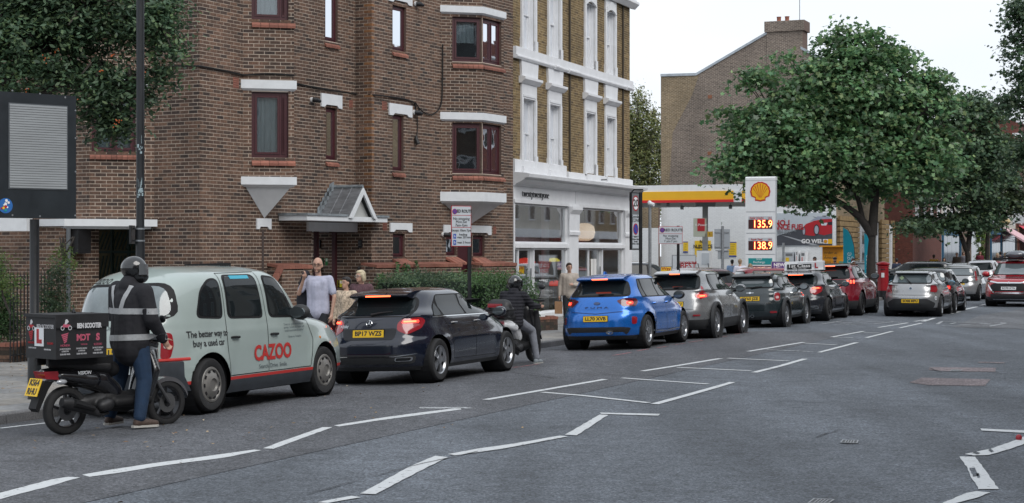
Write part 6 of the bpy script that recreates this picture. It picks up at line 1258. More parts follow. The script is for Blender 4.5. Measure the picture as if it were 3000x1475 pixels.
far_house('cream building with rusticated piers and blue doors behind the yellow jumper', 2758, 2812, M_crm, 11, shopc=M_dblue, cols=3)
far_house('brown brick house behind the second tree trunk', 2812, 2846, M_brn, 10, cols=2)
far_house('plain white rendered house between the two street trees', 2846, 2874, P('far_white', (.6, .64, .68), .7, n=(.4, .08)), 9, cols=2)
far_house('blue fronted shop at the far right', 2900, 2932, M_brn, 12, shopc=M_dblue, cols=2)
hq, Fh, Lh = far_house('ornate grey fronted shop with pink awning at the right edge', 2932, 2975, M_crm, 12, shopc=M_navy, cols=3)
far_house('shop with red awning cut by the right edge', 2975, 3030, M_redb, 13.5, shopc=P('shop_brown', (.2, .12, .07), .6), cols=4, floors=4)
far_house('tall red brick mansion block rising far down the street', 2985, 3080, M_redb, 15, v=20.3, cols=8, floors=4)
for (px, zt, col, lab) in ((2934, 4.3, (.65, .42, .45), 'pale pink shop awning above the far pedestrians'), (2985, 4.7, (.6, .06, .09), 'red shop awning cut by the right edge')):
 t0 = ray(px); Y0 = 20.3/(-t0*math.cos(RA)+math.sin(RA)); a = Vector((t0*Y0, Y0)); F = frameM((a.x, a.y, 0), Vector((math.sin(RA), math.cos(RA)))); e = empty('awning', (a.x, a.y, zt), label=lab, cat='awning'); b = MB(F); b.prism([(0, zt), (0, zt+.05), (2.6, zt-1.5), (2.6, zt-1.75)], 0, 9, 'x'); b.build('canvas', P('awning%d' % px, col, .8), e, pinv=inv(e), fixn=True)
 for x in (.2, 8.8): b = MB(F); b.tube([(x, .1, zt-1.2), (x, 2.5, zt-1.6)], .03, 5); b.build('arm', M_black, e, pinv=inv(e))
nh = []
for i, (u0, w_, mat, h, sc_) in enumerate(((-22, 9, M_brn, 11, M_navy), (-13, 8, M_crm, 12, M_sw), (-5, 8, M_redb, 12, M_navy), (3, 9, M_crm, 11, M_sw), (12, 9, M_yb, 12, M_txtr), (21, 9, M_brn, 11.5, M_navy), (30, 10, M_redb, 12, M_sw), (40, 10, M_crm, 11, M_navy), (50, 10, M_brn, 12, M_dblue), (60, 10, M_yb, 11, M_navy), (70, 10, M_redb, 12, M_sw), (80, 10, M_crm, 11, M_navy), (90, 40, M_crm, 10, M_sw), (130, 60, M_yb, 11, M_sw), (190, 80, M_yb, 12, M_navy))):  # unseen long end houses added pale, to brighten reflections in the shop glass
 a, c = UV(u0+w_, -5.5), UV(u0, -5.5); F = frameM((a.x, a.y, 0), c-a); r_ = empty('terrace_house', (*((a+c)/2), 0), cat='house', label=['brown', 'cream', 'red', 'white', 'yellow', 'dark brown', 'deep red', 'pale', 'plain brown', 'stock', 'red end', 'last cream', 'added long cream', 'added long buff', 'added long yellow'][i]+' brick terrace house on the camera side of the street'); pr_ = inv(r_)
 uvwall('wall', [[(0, 0), (w_, 0), (w_, h), (0, h)]], F, mat, r_, pr_); b = MB(F); b.box(0, w_, -8, -.02, 0, h-.01); b.build('rear_body', M_brickplain, r_, pinv=pr_)
 nk_ = max(3, round(w_/3.2))
 for f in range(3):
  for k in range(nk_): s = w_*(k+.5)/nk_; zz = 4.2+f*2.7; b = MB(F); b.box(s-.55, s+.55, 0, .06, zz, zz+1.7); ww = b.build('window', M_stplain, r_, pinv=pr_); b = MB(F); b.box(s-.45, s+.45, .061, .07, zz+.1, zz+1.6); b.build('pane', P('far_glass', (.03, .035, .04), .08, spec=.8), ww)
 b = MB(F); b.box(.1, w_-.1, 0, .25, 3.0, 3.6); b.box(.1, .4, 0, .2, 0, 3); b.box(w_-.4, w_-.1, 0, .2, 0, 3); sf = b.build('shop_front', sc_, r_, pinv=pr_); b = MB(F); b.box(.4, w_-.4, .02, .08, 0, 3); b.build('pane', MATS['far_glass'], sf)
for (px, py, w_, h_, col, lab) in ((2990, 607, .9, 1.3, (.05, .035, .12), 'dark purple projecting shop sign high at the right edge'), (2984, 638, .9, 1.0, (.6, .62, .64), 'white projecting shop sign below the purple one at the right edge')):
 q = W3(px, py, 150); e = empty('projecting_sign', q, -RA, label=lab, cat='shop sign'); b = MB(); b.box(-w_/2, w_/2, -.05, .05, -h_/2, h_/2); b.build('board', P('projsign%d' % py, col, .5), e); b = MB(); b.tube([(-w_/2, 0, h_/2-.1), (-w_/2-.8, 0, h_/2-.1)], .03, 5); b.build('bracket', M_black, e)
for px in (2938, 2950): q = W3(px, 650, 160); e = empty('globe_lamp', q, label='old globe street lamp on the ornate front %s' % ('nearer the blue shop' if px == 2938 else 'nearer the awning'), cat='lamp'); b = MB(); b.ball((0, 0, 0), .32, 12, 8); b.build('globe', P('lamp_cream', (.55, .42, .22), .5), e, smooth=True); b = MB(); b.tube([(0, 0, -.3), (0, .5, -1.2)], .06, 6); b.build('bracket', M_black, e)
q = W3(2874, 790, 128); q.z = .3; shrub('climbing_plant', 'yellow-green climbing plant hanging between the two far street trees', q, [((0, 0, 2.6), (.55, .5, 1.0)), ((0, 0, 1.3), (.5, .4, 1.2)), ((.3, 0, .7), (.4, .3, .8))], 120, 24, .16, M_leafY, 31)
# ================================================================ VEHICLES
def paint(name, col, rough=.32, metal=.35):
 return P(name, col, rough, min(metal, .55) if max(col) > .2 else .12, 1.0, n=(2.5, .05))
M_cglass = P('car_glass', (.012, .016, .018), .03, spec=.35); M_cglass2 = P('car_glass_pale', (.10, .125, .135), .05, coat=1, spec=1.0); M_trim = P('black_trim', (.012, .012, .013), .6, spec=.3); M_plast = P('cladding', (.028, .029, .031), .6, n=(12, .2))
M_tyre = P('tyre_rubber', (.020, .020, .021), .8, n=(20, .3)); M_rim = P('alloy', (.42, .43, .45), .3, .85); M_rimd = P('alloy_dark', (.035, .035, .038), .35, .6); M_hub = P('hubcap_grey', (.24, .23, .215), .5, .5, n=(6, .25)); M_chrome = P('chrome', (.7, .72, .74), .12, 1)
M_lens = P('tail_lens', (.30, .012, .02), .12, coat=1); M_lensd = P('tail_lens_dark', (.10, .006, .012), .12, coat=1); M_lit = P('brake_light', (.9, .05, .03), .3, emit=(1, .035, .02, 1.7)); M_lit2 = P('brake_core', (1, .3, .1), .3, emit=(1, .10, .035, 3.2)); M_plate = P('plate_yellow', (.80, .50, .015), .45); M_platew = P('plate_white', (.75, .76, .77), .45); M_head = P('headlamp', (.5, .52, .55), .1, .3, coat=1); M_headon = P('headlamp_lit', (.9, .9, .9), .3, emit=(1, .93, .8, 6)); M_amber = P('amber_lens', (.7, .22, .02), .2, coat=1)
def pchip(x, y, q):
 n = len(x); h = [x[i+1]-x[i] for i in range(n-1)]; d = [(y[i+1]-y[i])/h[i] for i in range(n-1)]; m = [d[0]]+[0]*(n-2)+[d[-1]]
 for i in range(1, n-1):
  if d[i-1]*d[i] > 0: w1, w2 = 2*h[i]+h[i-1], h[i]+2*h[i-1]; m[i] = (w1+w2)/(w1/d[i-1]+w2/d[i])
 if q <= x[0]: return y[0]
 if q >= x[-1]: return y[-1]
 i = max(j for j in range(n-1) if x[j] <= q); t = (q-x[i])/h[i]
 return (1+2*t)*(1-t)**2*y[i]+t*(1-t)**2*h[i]*m[i]+t*t*(3-2*t)*y[i+1]+t*t*(t-1)*h[i]*m[i+1]
class Body:
 NS = 200
 def __init__(s, lv, H, dome, wheels, ra, flare=.02, bands=(), nzs=46, xmid=None):
  s.lv = lv; s.H = H; s.z = [l[0] for l in lv]; s.cols = list(zip(*lv)); s.wheels = wheels; s.ra = ra; s.flare = flare; s.xmid = xmid
  z0, z1 = s.z[0], s.z[-1]; zs = {z0+(z1-z0)*i/nzs for i in range(nzs+1)}
  for a, b, _ in bands: zs |= {a, b}
  zs = sorted(q for q in zs if z0 <= q <= z1); zs = [q for i, q in enumerate(zs) if i == 0 or q-zs[i-1] > .004 or any(abs(q-c) < 1e-6 for a, b, _ in bands for c in (a, b))]
  rows = [s.ring(q) for q in zs]; zz = list(zs)
  top = rows[-1]; xr, xf = s.at(z1)[:2]; cx_ = xr*.5+xf*.5; n = len(top); rings = rows[:]
  for r in (.985, .95, .9, .82, .7, .55, .38, .2): rings.append([Vector((cx_+(p.x-cx_)*(.42+.58*r), p.y*r, z1+dome*(1-r**2.4))) for p in top]); zz.append(z1+dome*(1-r**2.4))
  s.cx = cx_; s.L = max(l[2] for l in lv); V, Fc = [], []; s.mats = []
  for rg in rings: V += rg
  m = len(rings)
  for i in range(m-1):
   zc = (zz[i]+zz[i+1])/2
   for k in range(n):
    q = [i*n+k, i*n+(k+1)%n, (i+1)*n+(k+1)%n, (i+1)*n+k]; c = sum((V[j] for j in q), Vector())/4
    if any(math.hypot(c.x-xw, c.z-zw) < s.ra for xw, zw in s.wheels) and abs(c.y) > .45: continue
    mi = 0
    for a, b, mt in bands:
     if a <= zc < b and i < len(rows)-1: mi = mt
    Fc.append(q); s.mats.append(mi)
  V.append(Vector((cx_, 0, z1+dome))); ci = len(V)-1
  for k in range(n): Fc.append([(m-1)*n+k, (m-1)*n+(k+1)%n, ci]); s.mats.append(0)
  V.append(Vector((cx_, 0, z0+.0))); ci = len(V)-1
  for k in range(n): Fc.append([(k+1)%n, k, ci]); s.mats.append(min(1, max(m_ for *_, m_ in bands)) if bands else 0)
  use = {}
  for f, q in enumerate(Fc):
   for j in range(len(q)): e = tuple(sorted((q[j], q[(j+1)%len(q)]))); use[e] = use.get(e, 0)+1
  for e, c in use.items():
   if c == 1:
    for j in e:
     v = V[j]
     for xw, zw in s.wheels:
      d = math.hypot(v.x-xw, v.z-zw)
      if .6*s.ra < d < 1.5*s.ra and v.z > z0+.01: v.x = xw+(v.x-xw)*s.ra/d; v.z = zw+(v.z-zw)*s.ra/d
  s.V, s.F = V, Fc; s.bvh = BVHTree.FromPolygons(V, Fc)
 def at(s, z): return [pchip(s.z, s.cols[i], z) for i in range(1, 6)]
 def ring(s, z):
  xr, xf, w, nr, nf = s.at(z); xm = s.xmid if s.xmid is not None else (xr+xf)/2; xm = min(max(xm, xr+.3), xf-.3); M = 180; pts = []
  for k in range(M):
   a = -PI+2*PI*k/M; c, sn = math.cos(a), math.sin(a)
   if c >= 0: x = xm+(xf-xm)*abs(c)**(2/nf); y = w*abs(sn)**(2/nf)*(1 if sn >= 0 else -1)
   else: x = xm-(xm-xr)*abs(c)**(2/nr); y = w*abs(sn)**(2/nr)*(1 if sn >= 0 else -1)
   pts.append((x, y))
  d = [0]
  for k in range(M): p, q = pts[k], pts[(k+1)%M]; d.append(d[-1]+math.hypot(q[0]-p[0], q[1]-p[1]))
  out_ = []; j = 0
  for i in range(s.NS):
   t = d[-1]*i/s.NS
   while d[j+1] < t: j += 1
   f = (t-d[j])/max(1e-9, d[j+1]-d[j]); p, q = pts[j], pts[(j+1)%M]; x, y = p[0]+(q[0]-p[0])*f, p[1]+(q[1]-p[1])*f
   if s.flare:
    for xw, zw in s.wheels: rr = math.hypot(x-xw, z-zw); y += math.copysign(s.flare*math.exp(-((rr-s.ra)/.11)**2), y)*(abs(y) > .5)
   out_.append(Vector((x, y, z)))
  return out_
 def side(s, sg):
  def f(x, z):
   h = s.bvh.ray_cast(Vector((x, sg*3, z)), Vector((0, -sg, 0)))
   return (h[0], h[1] if h[1].y*sg > 0 else -h[1]) if h[0] else (Vector((x, sg*.8, z)), Vector((0, sg, 0)))
  return f
 def rear(s, ang=0, front=False):
  sg = -1 if front else 1; dr = Vector((sg*math.cos(ang), math.sin(ang), 0)); pr = Vector((-math.sin(ang)*sg, math.cos(ang), 0))
  def f(y, z):
   o = Vector((s.L-.1 if front else .1, 0, z))+pr*y-dr*6; h = s.bvh.ray_cast(o, dr)
   if not h[0]: return None
   return (h[0], h[1] if h[1].dot(dr) < 0 else -h[1])
  return f
def rounded(poly, r, n=4):
 o = []; m = len(poly)
 for i in range(m):
  p, a, b = Vector(poly[i]), Vector(poly[i-1]), Vector(poly[(i+1)%m]); u, v = (a-p), (b-p); rr = min(r, u.length*.45, v.length*.45); A, B = p+u.normalized()*rr, p+v.normalized()*rr
  for k in range(n+1): t = k/n; o.append(A*(1-t)**2+p*2*t*(1-t)+B*t*t)
 return o
def inset(poly, d):
 m = len(poly); area = sum(poly[i][0]*poly[(i+1)%m][1]-poly[(i+1)%m][0]*poly[i][1] for i in range(m)); sg = 1 if area > 0 else -1; o = []
 for i in range(m):
  p, a, b = Vector(poly[i][:2]), Vector(poly[i-1][:2]), Vector(poly[(i+1)%m][:2]); n1 = (p-a).orthogonal().normalized()*sg; n2 = (b-p).orthogonal().normalized()*sg; n = (n1+n2)
  o.append(p+n*(d/max(.35, n.dot(n1))))
 return o
def patch(poly, mp, off, mat, name, par, step=.06, skirt=True, cyc=True):
 pts = []
 m = len(poly)
 for i in range(m):
  a, b = Vector(poly[i][:2]), Vector(poly[(i+1)%m][:2]); k = max(1, int((b-a).length/step)); pts += [a.lerp(b, j/k) for j in range(k)]
 nb = len(pts); xs = [p[0] for p in pts]; ys = [p[1] for p in pts]
 def inside(x, y):
  c = False; j = nb-1
  for i in range(nb):
   if (ys[i] > y) != (ys[j] > y) and x < (xs[j]-xs[i])*(y-ys[i])/(ys[j]-ys[i])+xs[i]: c = not c
   j = i
  return c
 x = min(xs)+step*.7
 inner = []
 while x < max(xs):
  y = min(ys)+step*.7
  while y < max(ys):
   if inside(x, y) and min((Vector((x, y))-p).length for p in pts) > step*.45: inner.append(Vector((x, y)))
   y += step
  x += step
 V, E, Fc, *_ = geometry.delaunay_2d_cdt(pts+inner, [(i, (i+1) % nb) for i in range(nb)], [list(range(nb))], 1, 1e-5)
 W = []
 for v in V:
  r = mp(v.x, v.y)
  if r is None: return None
  W.append((r[0], r[1]))
 b = MB()
 idx = [b.P(p+n*off) for p, n in W]; c0 = sum((p for p, n in W), Vector())/len(W); n0 = sum((n for p, n in W), Vector()).normalized()
 for f in Fc:
  A = [b.v[j] for j in f]; nn = (A[1]-A[0]).cross(A[2]-A[0])
  b.fi(list(f) if nn.dot(n0) > 0 else list(f)[::-1])
 if skirt:
  use = {}
  for f in Fc:
   for j in range(len(f)): e = (f[j], f[(j+1)%len(f)]); k = tuple(sorted(e)); use[k] = use.get(k, 0)+1
  low = {}
  for (i, j), c in use.items():
   if c == 1:
    for q in (i, j):
     if q not in low: low[q] = b.P(W[q][0]-W[q][1]*.006)
    b.fi([i, j, low[j], low[i]])
 return b.build(name, mat, par, smooth='all' if not skirt else 50)
def ribbon(pts, mp, wd, off, mat, name, par, n=14):
 P_ = []
 for i in range(len(pts)-1):
  for k in range(n): t = k/n; P_.append(Vector(pts[i][:2]).lerp(Vector(pts[i+1][:2]), t))
 P_.append(Vector(pts[-1][:2])); b = MB(); prev = None
 W = [mp(p.x, p.y) for p in P_]
 if any(w_ is None for w_ in W): return None
 for i, (p, nrm) in enumerate(W):
  t = (W[min(i+1, len(W)-1)][0]-W[max(i-1, 0)][0]).normalized(); sd_ = nrm.cross(t).normalized()*wd/2; cur = (b.P(p+nrm*off+sd_), b.P(p+nrm*off-sd_))
  if prev: b.fi([prev[0], cur[0], cur[1], prev[1]])
  prev = cur
 return b.build(name, mat, par)
def wheel_at(par, x, y, r, w_, sg, style, rimr=None, steer=0):
 rimr = rimr or r*.68; T = Matrix.Translation((x, y, r)) @ Matrix.Rotation(steer, 4, 'Z') @ Matrix.Rotation(-sg*PI/2, 4, 'X')
 b = MB(T); b.lathe([(rimr, -w_/2), (r*.93, -w_/2), (r*.985, -w_*.38), (r, -w_*.2), (r, w_*.2), (r*.985, w_*.38), (r*.93, w_/2), (rimr+.012, w_/2+.002), (rimr, w_/2-.01)], 30, cap=False); t = b.build('wheel', M_tyre, par, smooth=50)
 b = MB(T); b.lathe([(rimr+.001, w_/2-.012), (rimr-.015, w_/2-.02), (rimr-.02, -w_*.2), (.02, -w_*.2)], 26, cap=False, mi=0)
 if style == 'cap':
  b = MB(T); b.lathe([(rimr+.001, w_/2-.01), (rimr-.01, w_/2), (rimr*.86, w_/2+.003), (rimr*.80, w_/2-.012), (rimr*.62, w_/2+.012), (rimr*.36, w_/2+.03), (rimr*.30, w_/2+.008), (.001, w_/2+.012)], 30, cap=False); b.build('hubcap', M_hub, t, smooth=30)
  for k in range(10): a = 2*PI*k/10; q = MB(T @ Matrix.Rotation(a, 4, 'Z')); q.box(rimr*.68, rimr*.8, -.022, .022, w_/2-.006, w_/2+.004); q.build('hubcap_slot', M_rimd, t)
  return t
 b.build('rim_barrel', M_rimd, t, smooth=50)
 ns, mt, wd = {'ten': (10, M_rim, .022), 'five': (5, M_rim, .05), 'fived': (5, M_rimd, .06), 'pair': (5, M_rim, .024), 'steel': (7, M_rim, .04), 'multi': (14, M_rim, .016), 'black': (10, M_rimd, .024), 'split': (5, M_rim, .045)}[style]
 b = MB(T); b.lathe([(rimr+.002, w_/2-.012), (rimr-.004, w_/2-.004), (rimr-.022, w_/2-.02), (rimr-.03, w_/2-.04)], 28, cap=False)
 for k in range(ns):
  for da in ((-.17, .17) if style in ('pair', 'split') else (0,)):
   a = 2*PI*k/ns+da*.9; q = T @ Matrix.Rotation(a, 4, 'Z'); b.M = q
   b.prism([(.03, -wd*.7), (rimr-.012, -wd), (rimr-.012, wd), (.03, wd*.7)], w_/2-.05, w_/2-.016)
 b.M = T; b.lathe([(.075, w_/2-.05), (.07, w_/2-.008), (.03, w_/2-.002), (.001, w_/2-.002)], 14, cap=False); b.build('rim', mt, t, smooth=30, fixn=True)
 if style == 'split':
  b = MB(T)
  for k in range(5): b.M = T @ Matrix.Rotation(2*PI*k/5, 4, 'Z'); b.prism([(.05, -.02), (rimr-.02, -.035), (rimr-.02, .035), (.05, .02)], w_/2-.06, w_/2-.03)
  b.build('rim_insert', M_rimd, t, fixn=True)
 b = MB(T); b.lathe([(rimr*.6, -.01), (rimr*.6, .0), (.05, .0)], 18); b.build('brake_disc', P('disc_steel', (.2, .2, .2), .4, .8), t); return t
def hatch_levels(L, W, H, belt, hood, cowl, xrt, xft, wt, rb=.10, nr=5.5, nf=3.6, zb=.17, rearw=None, tail=.0, xrb=None):
 h = W/2; xrb = xrb if xrb is not None else rb
 return [(zb, .14, L-.22, h-.07, nr, nf), (zb+.10, .05, L-.06, h-.02, nr, nf), (.42, .0, L, h-.005, nr, nf), (.58, .0, L-.005, h, nr, nf), (min(.70, hood-.1), .02+tail*.2, L-.04, h, nr, nf), (hood-.04, .045+tail*.5, L-.16, h-.015, nr, nf),
   (hood+.05, .06+tail*.7, (L+cowl)/2-.12+.25, h-.03, nr, nf*1.05), (belt, xrb+tail, cowl+.1, h-.07, nr*.9, 4.0), (belt+.06, xrb+.05+tail, cowl-.12, h-.10, 4.8, 4.2), (H-.30, (xrb+.05+tail)*.5+xrt*.5-.02, xft+.46, wt+.085, 4.6, 4.4),
   (H-.14, xrt-.10, xft+.20, wt+.03, 4.6, 4.6), (H-.075, xrt-.01, xft+.06, wt-.02, 4.8, 4.8), (H-.05, xrt+.04, xft-.02, wt-.06, 4.8, 4.8)]
def car(name, lab, px, py, head, paintm, L, W, H, wb, oh, r, belt, hood, cowl, xrt, xft, wt, style='ten', front=False, group='queue', **k):
 tr = W/2-.115
 q = G(px, py); th = math.radians(head); fw = Vector((math.sin(th), math.cos(th))); lf = Vector((-fw.y, fw.x))
 if front == 'side': w0 = fw*k.get('refx', oh)+lf*k.get('refy', -tr)
 else: w0 = fw*(oh if not front else L-k.get('ohf', .9))-lf*tr
 o = Vector((q.x, q.y))-w0; e = empty(name, (o.x, o.y, q.z+.006+.0), math.atan2(fw.y, fw.x), label=lab, cat=k.get('cat', 'car'), group=None)
 v_l = toUV(o.x, o.y)[1]
 if v_l > CROWN-.5 and not k.get('level'): e.rotation_euler.x = -.033
 if k.get('z') is not None: e.location.z = k['z']
 zb = k.get('zb', .19); lv = k.get('levels') or hatch_levels(L, W, H, belt, hood, cowl, xrt, xft, wt, zb=zb, **k.get('lv', {}))
 bands = k.get('bands', ((0, zb+.09, 1),)); wheels = [(oh, r+.01), (oh+wb, r+.01)]
 B = Body(lv, H, .05 if not k.get('dome') else k['dome'], wheels, r+k.get('gap', .05), k.get('flare', .018), bands, nzs=k.get('nz', 44), xmid=k.get('xmid'))
 me = bpy.data.meshes.new('body'); me.from_pydata([tuple(v) for v in B.V], [], B.F)
 for m in (paintm, k.get('clad', M_plast), k.get('band2', M_trim)): me.materials.append(m)
 me.polygons.foreach_set('material_index', B.mats); me.polygons.foreach_set('use_smooth', [True]*len(me.polygons)); me.update()
 bm = bmesh.new(); bm.from_mesh(me); bmesh.ops.delete(bm, geom=[v for v in bm.verts if not v.link_faces], context='VERTS'); bmesh.ops.recalc_face_normals(bm, faces=bm.faces); bm.to_mesh(me); bm.free()
 if k.get('sharp', True): me.set_sharp_from_angle(angle=math.radians(50))
 linko('body', me, e)
 b = MB(); b.box(oh-.35, oh+wb+.35, -W/2+.25, W/2-.25, zb-.02, .5); b.build('underbody', M_trim, e)
 for xw in (oh, oh+wb):
  for sg in (1, -1):
   b = MB(Matrix.Translation((xw, sg*(W/2-.045), r+.01)) @ Matrix.Rotation(-sg*PI/2, 4, 'X')); b.lathe([(r+k.get('gap', .05)+.004, 0), (r+k.get('gap', .05)+.004, -.34), (.05, -.34)], 28, cap=False); b.build('wheel_housing', M_trim, e)
   wheel_at(e, xw, sg*(W/2-.115), r, .21, sg, style, k.get('rimr'))
   if k.get('archclad'): 
    b = MB(Matrix.Translation((xw, sg*(W/2+.012), r+.01)) @ Matrix.Rotation(-sg*PI/2, 4, 'X')); b.lathe([(r+.05, -.05), (r+.05, .012), (r+.115, .006), (r+.12, -.06)], 36, cap=False); b.build('arch_trim', k['archclad'], e, smooth=40)
 return e, B
def sidewin(e, B, outline, pillars, mat=None, glass=None, bw=.018, name='side_window', chrome=None, rr=.07):
 for sg in (1, -1):
  mp = B.side(sg); fr_ = patch(rounded(outline, rr), mp, .004, M_trim, 'window_trim', e)
  inn = inset(outline, bw)
  xs = [min(p[0] for p in outline)-1]+list(pillars)+[max(p[0] for p in outline)+1]
  for i in range(len(xs)-1):
   def clip(poly, a, keep):
    o = []
    for j in range(len(poly)):
     p, q = poly[j], poly[(j+1)%len(poly)]; ip, iq = keep(p[0]-a), keep(q[0]-a)
     if ip: o.append(p)
     if ip != iq: t = (a-p[0])/(q[0]-p[0]); o.append(Vector((a, p[1]+(q[1]-p[1])*t)))
    return o
   g = clip(clip([Vector(p[:2]) for p in inn], xs[i]+(.03 if i else 0), lambda d: d > 0), xs[i+1]-(.03 if i < len(xs)-2 else 0), lambda d: d < 0)
   if len(g) > 2: patch(rounded(g, rr*.7), mp, .008, glass or M_cglass, name, e, step=.08)
  if chrome: bt_ = sorted(outline, key=lambda p: p[1])[:2]; bt_.sort(key=lambda p: p[0]); ribbon([(bt_[0][0], bt_[0][1]-.006), (bt_[1][0], bt_[1][1]-.006)], mp, .018, .010, M_chrome, 'chrome_strip', e)
def plate(e, B, y, z, txt, mat=None, w_=.52, h_=.111, mp=None, name='number_plate', off=.012, flip=1, size=None, tilt=None, txtm=None):
 mp = mp or B.rear(0); p, n = mp(y, z); n = Vector((n.x, 0, n.z*.5)).normalized() if tilt is None else tilt
 up = Vector((0, 0, 1)); rt = up.cross(n).normalized(); up = n.cross(rt).normalized(); M = Matrix(((rt.x, up.x, n.x, p.x+n.x*off), (rt.y, up.y, n.y, p.y+n.y*off), (rt.z, up.z, n.z, p.z+n.z*off), (0, 0, 0, 1)))
 b = MB(M); b.box(-w_/2-.008, w_/2+.008, -h_/2-.008, h_/2+.008, -.03, -.001); b.build('plate_holder', M_trim, e)
 b = MB(M); b.box(-w_/2, w_/2, -h_/2, h_/2, -.001, .003); pl = b.build(name, mat or M_plate, e)
 if txt: text_on('plate_lettering', txt, size or h_*.86, txtm or M_txtk, M @ Matrix.Translation((0, 0, .0035)), pl, fit=w_*.86, bold=.0035, depth=.001)
 return M
def badge(M, txt, size, mat, e, name='badge', **k): text_on(name, txt, size, mat, M, e, **k)
def surfM(mp, y, z, off=.006):
 p, n = mp(y, z); up = Vector((0, 0, 1)); rt = up.cross(n).normalized(); up = n.cross(rt).normalized(); p = p+n*off
 return Matrix(((rt.x, up.x, n.x, p.x), (rt.y, up.y, n.y, p.y), (rt.z, up.z, n.z, p.z), (0, 0, 0, 1)))
def surftext(mp, txt, a, z, size, mat, e, name='lettering', fit=None, off=.006, sgn=1, **k):
 me = text_mesh(txt, size, mat, depth=0, fit=fit, **k); bm = bmesh.new(); bm.from_mesh(me)
 bmesh.ops.triangulate(bm, faces=bm.faces); lim = size*.35
 for _ in range(2):
  es = [x for x in bm.edges if x.calc_length() > lim]
  if es: bmesh.ops.subdivide_edges(bm, edges=es, cuts=1)
 for v in bm.verts:
  r = mp(a+sgn*v.co.x, z+v.co.y); 
  if r: v.co = r[0]+r[1]*off
 bm.to_mesh(me); bm.free(); return linko(name, me, e)
def mirrors(e, x, z, yw, mat, s=1.0, face=None):
 for sg in (1, -1):
  b = MB(); T = Matrix.Translation((x, sg*(yw+.11), z)); b.ball((x, sg*(yw+.12), z), (.085*s, .115*s, .085*s), 14, 10); m = b.build('door_mirror', mat, e, smooth=True)
  b = MB(Matrix.Translation((x-.088*s, sg*(yw+.12), z)) @ Matrix.Rotation(-PI/2, 4, 'Y')); b.lathe([(.082*s, -.03), (.082*s, 0), (.001, .001)], 16, Matrix.Diagonal((.72, 1.15, 1, 1))); b.build('mirror_glass', face or P('mirror_glass', (.12, .14, .15), .05, .6), m)
  b = MB(); b.tube([(x+.03, sg*(yw-.06), z-.06), (x+.01, sg*(yw+.06), z-.03)], .022, 6); b.build('mirror_arm', M_trim, m)
def seam(e, B, pts, sg=(1, -1), wd=.008): 
 for s_ in sg: ribbon(pts, B.side(s_), wd, .003, P('seam_dark', (.006, .006, .006), .8), 'panel_gap', e)
def handles(e, B, xs, z, mat):
 for sg in (1, -1):
  for x in xs:
   p, n = B.side(sg)(x, z); b = MB(); b.tube([p+Vector((-.09, -sg*.005, 0)), p+Vector((-.06, sg*.03, .004)), p+Vector((.06, sg*.03, .0)), p+Vector((.09, -sg*.005, 0))], [.012, .016, .016, .012], 8); b.build('door_handle', mat, e, smooth=True)
def lamps(e, B, poly, mat, ang=.45, name='tail_lamp', lit=None, mirror=True, off=.006, front=False, core=None):
 for sg in ((-1, 1) if mirror else (-1,)):
  mp0 = B.rear(-sg*ang if not front else -sg*ang, front)
  mp = (lambda y, z, mp0=mp0, sg=sg: mp0(sg*-y if sg < 0 else y, z)) if 0 else (lambda y, z, mp0=mp0, sg=sg: mp0(sg*y, z))
  l_ = patch(rounded(poly, .035), mp, off, mat, name, e, step=.05)
  if l_ is None: continue
  if lit: patch(rounded(lit, .02), mp, off+.005, M_lit, 'lit_lamp', l_, step=.05)
  if core: patch(rounded(core, .012), mp, off+.009, M_lit2, 'lamp_core', l_, step=.05)
def rearscreen(e, B, poly, glass=None, name='rear_window', trim=.03, off=.005, wiper=None, mp=None):
 mp = mp or B.rear(0); patch(rounded(poly, .09), mp, off, M_trim, 'screen_trim', e); g = patch(rounded(inset(poly, trim), .07), mp, off+.004, glass or M_cglass, name, e)
 if wiper:
  (y0, z0), (y1, z1) = wiper; a = mp(y0, z0); c = mp(y1, z1); b = MB(); b.tube([a[0]+a[1]*.02, (a[0]+c[0])/2+a[1]*.035, c[0]+c[1]*.02], [.022, .012, .008], 6); b.build('rear_wiper', M_trim, e)
def generic_glass(e, B, belt, H, cowl, xrt, xft, wt, xrb, W, pill=(.45,), rear=True, glass=None, rg=None, qx=.30, chrome=None, wind=True):
 zt = H-.115; xb0 = xrb+qx; xt0 = xrt+.12
 out_ = [(xb0+.04, belt+.045), (cowl-.42, belt+.03), (xft+.16, zt), (xt0+.10, zt)]
 L_ = cowl-.42-xb0; sidewin(e, B, out_, [xb0+L_*p for p in pill], glass=glass, chrome=chrome)
 if wind: mp = B.rear(0, True); patch(rounded([(-W/2+.17, belt+.06), (W/2-.17, belt+.06), (wt-.05, zt+.0), (-wt+.05, zt+.0)], .1), mp, .005, M_trim, 'screen_trim', e); patch(rounded([(-W/2+.2, belt+.08), (W/2-.2, belt+.08), (wt-.08, zt-.02), (-wt+.08, zt-.02)], .08), mp, .009, rg or M_cglass2, 'windscreen', e)
def spoiler(e, B, x, z, w_, mat, d=.16, th=.035, lit=True, lw=.3):
 b = MB(); d += .26; b.prism([(x, z-th), (x-.02, z-.01), (x+.05, z+.015), (x+d*.5, z+.045), (x+d, z+.055), (x+d, z-.10), (x+.12, z-.06)], -w_/2, w_/2, 'y'); s_ = b.build('roof_spoiler', mat, e, smooth=30, fixn=True)
 if lit: b = MB(); b.box(x-.026, x+.012, -lw/2, lw/2, z-th+.004, z-th+.026); b.build('high_brake_light', M_lit2, s_)
 return s_
def antenna(e, x, z, l=.16): b = MB(); b.tube([(x, 0, z-.01), (x-.04, 0, z+.03), (x-.14, 0, z+l)], [.012, .008, .003], 6); b.build('aerial', M_trim, e)
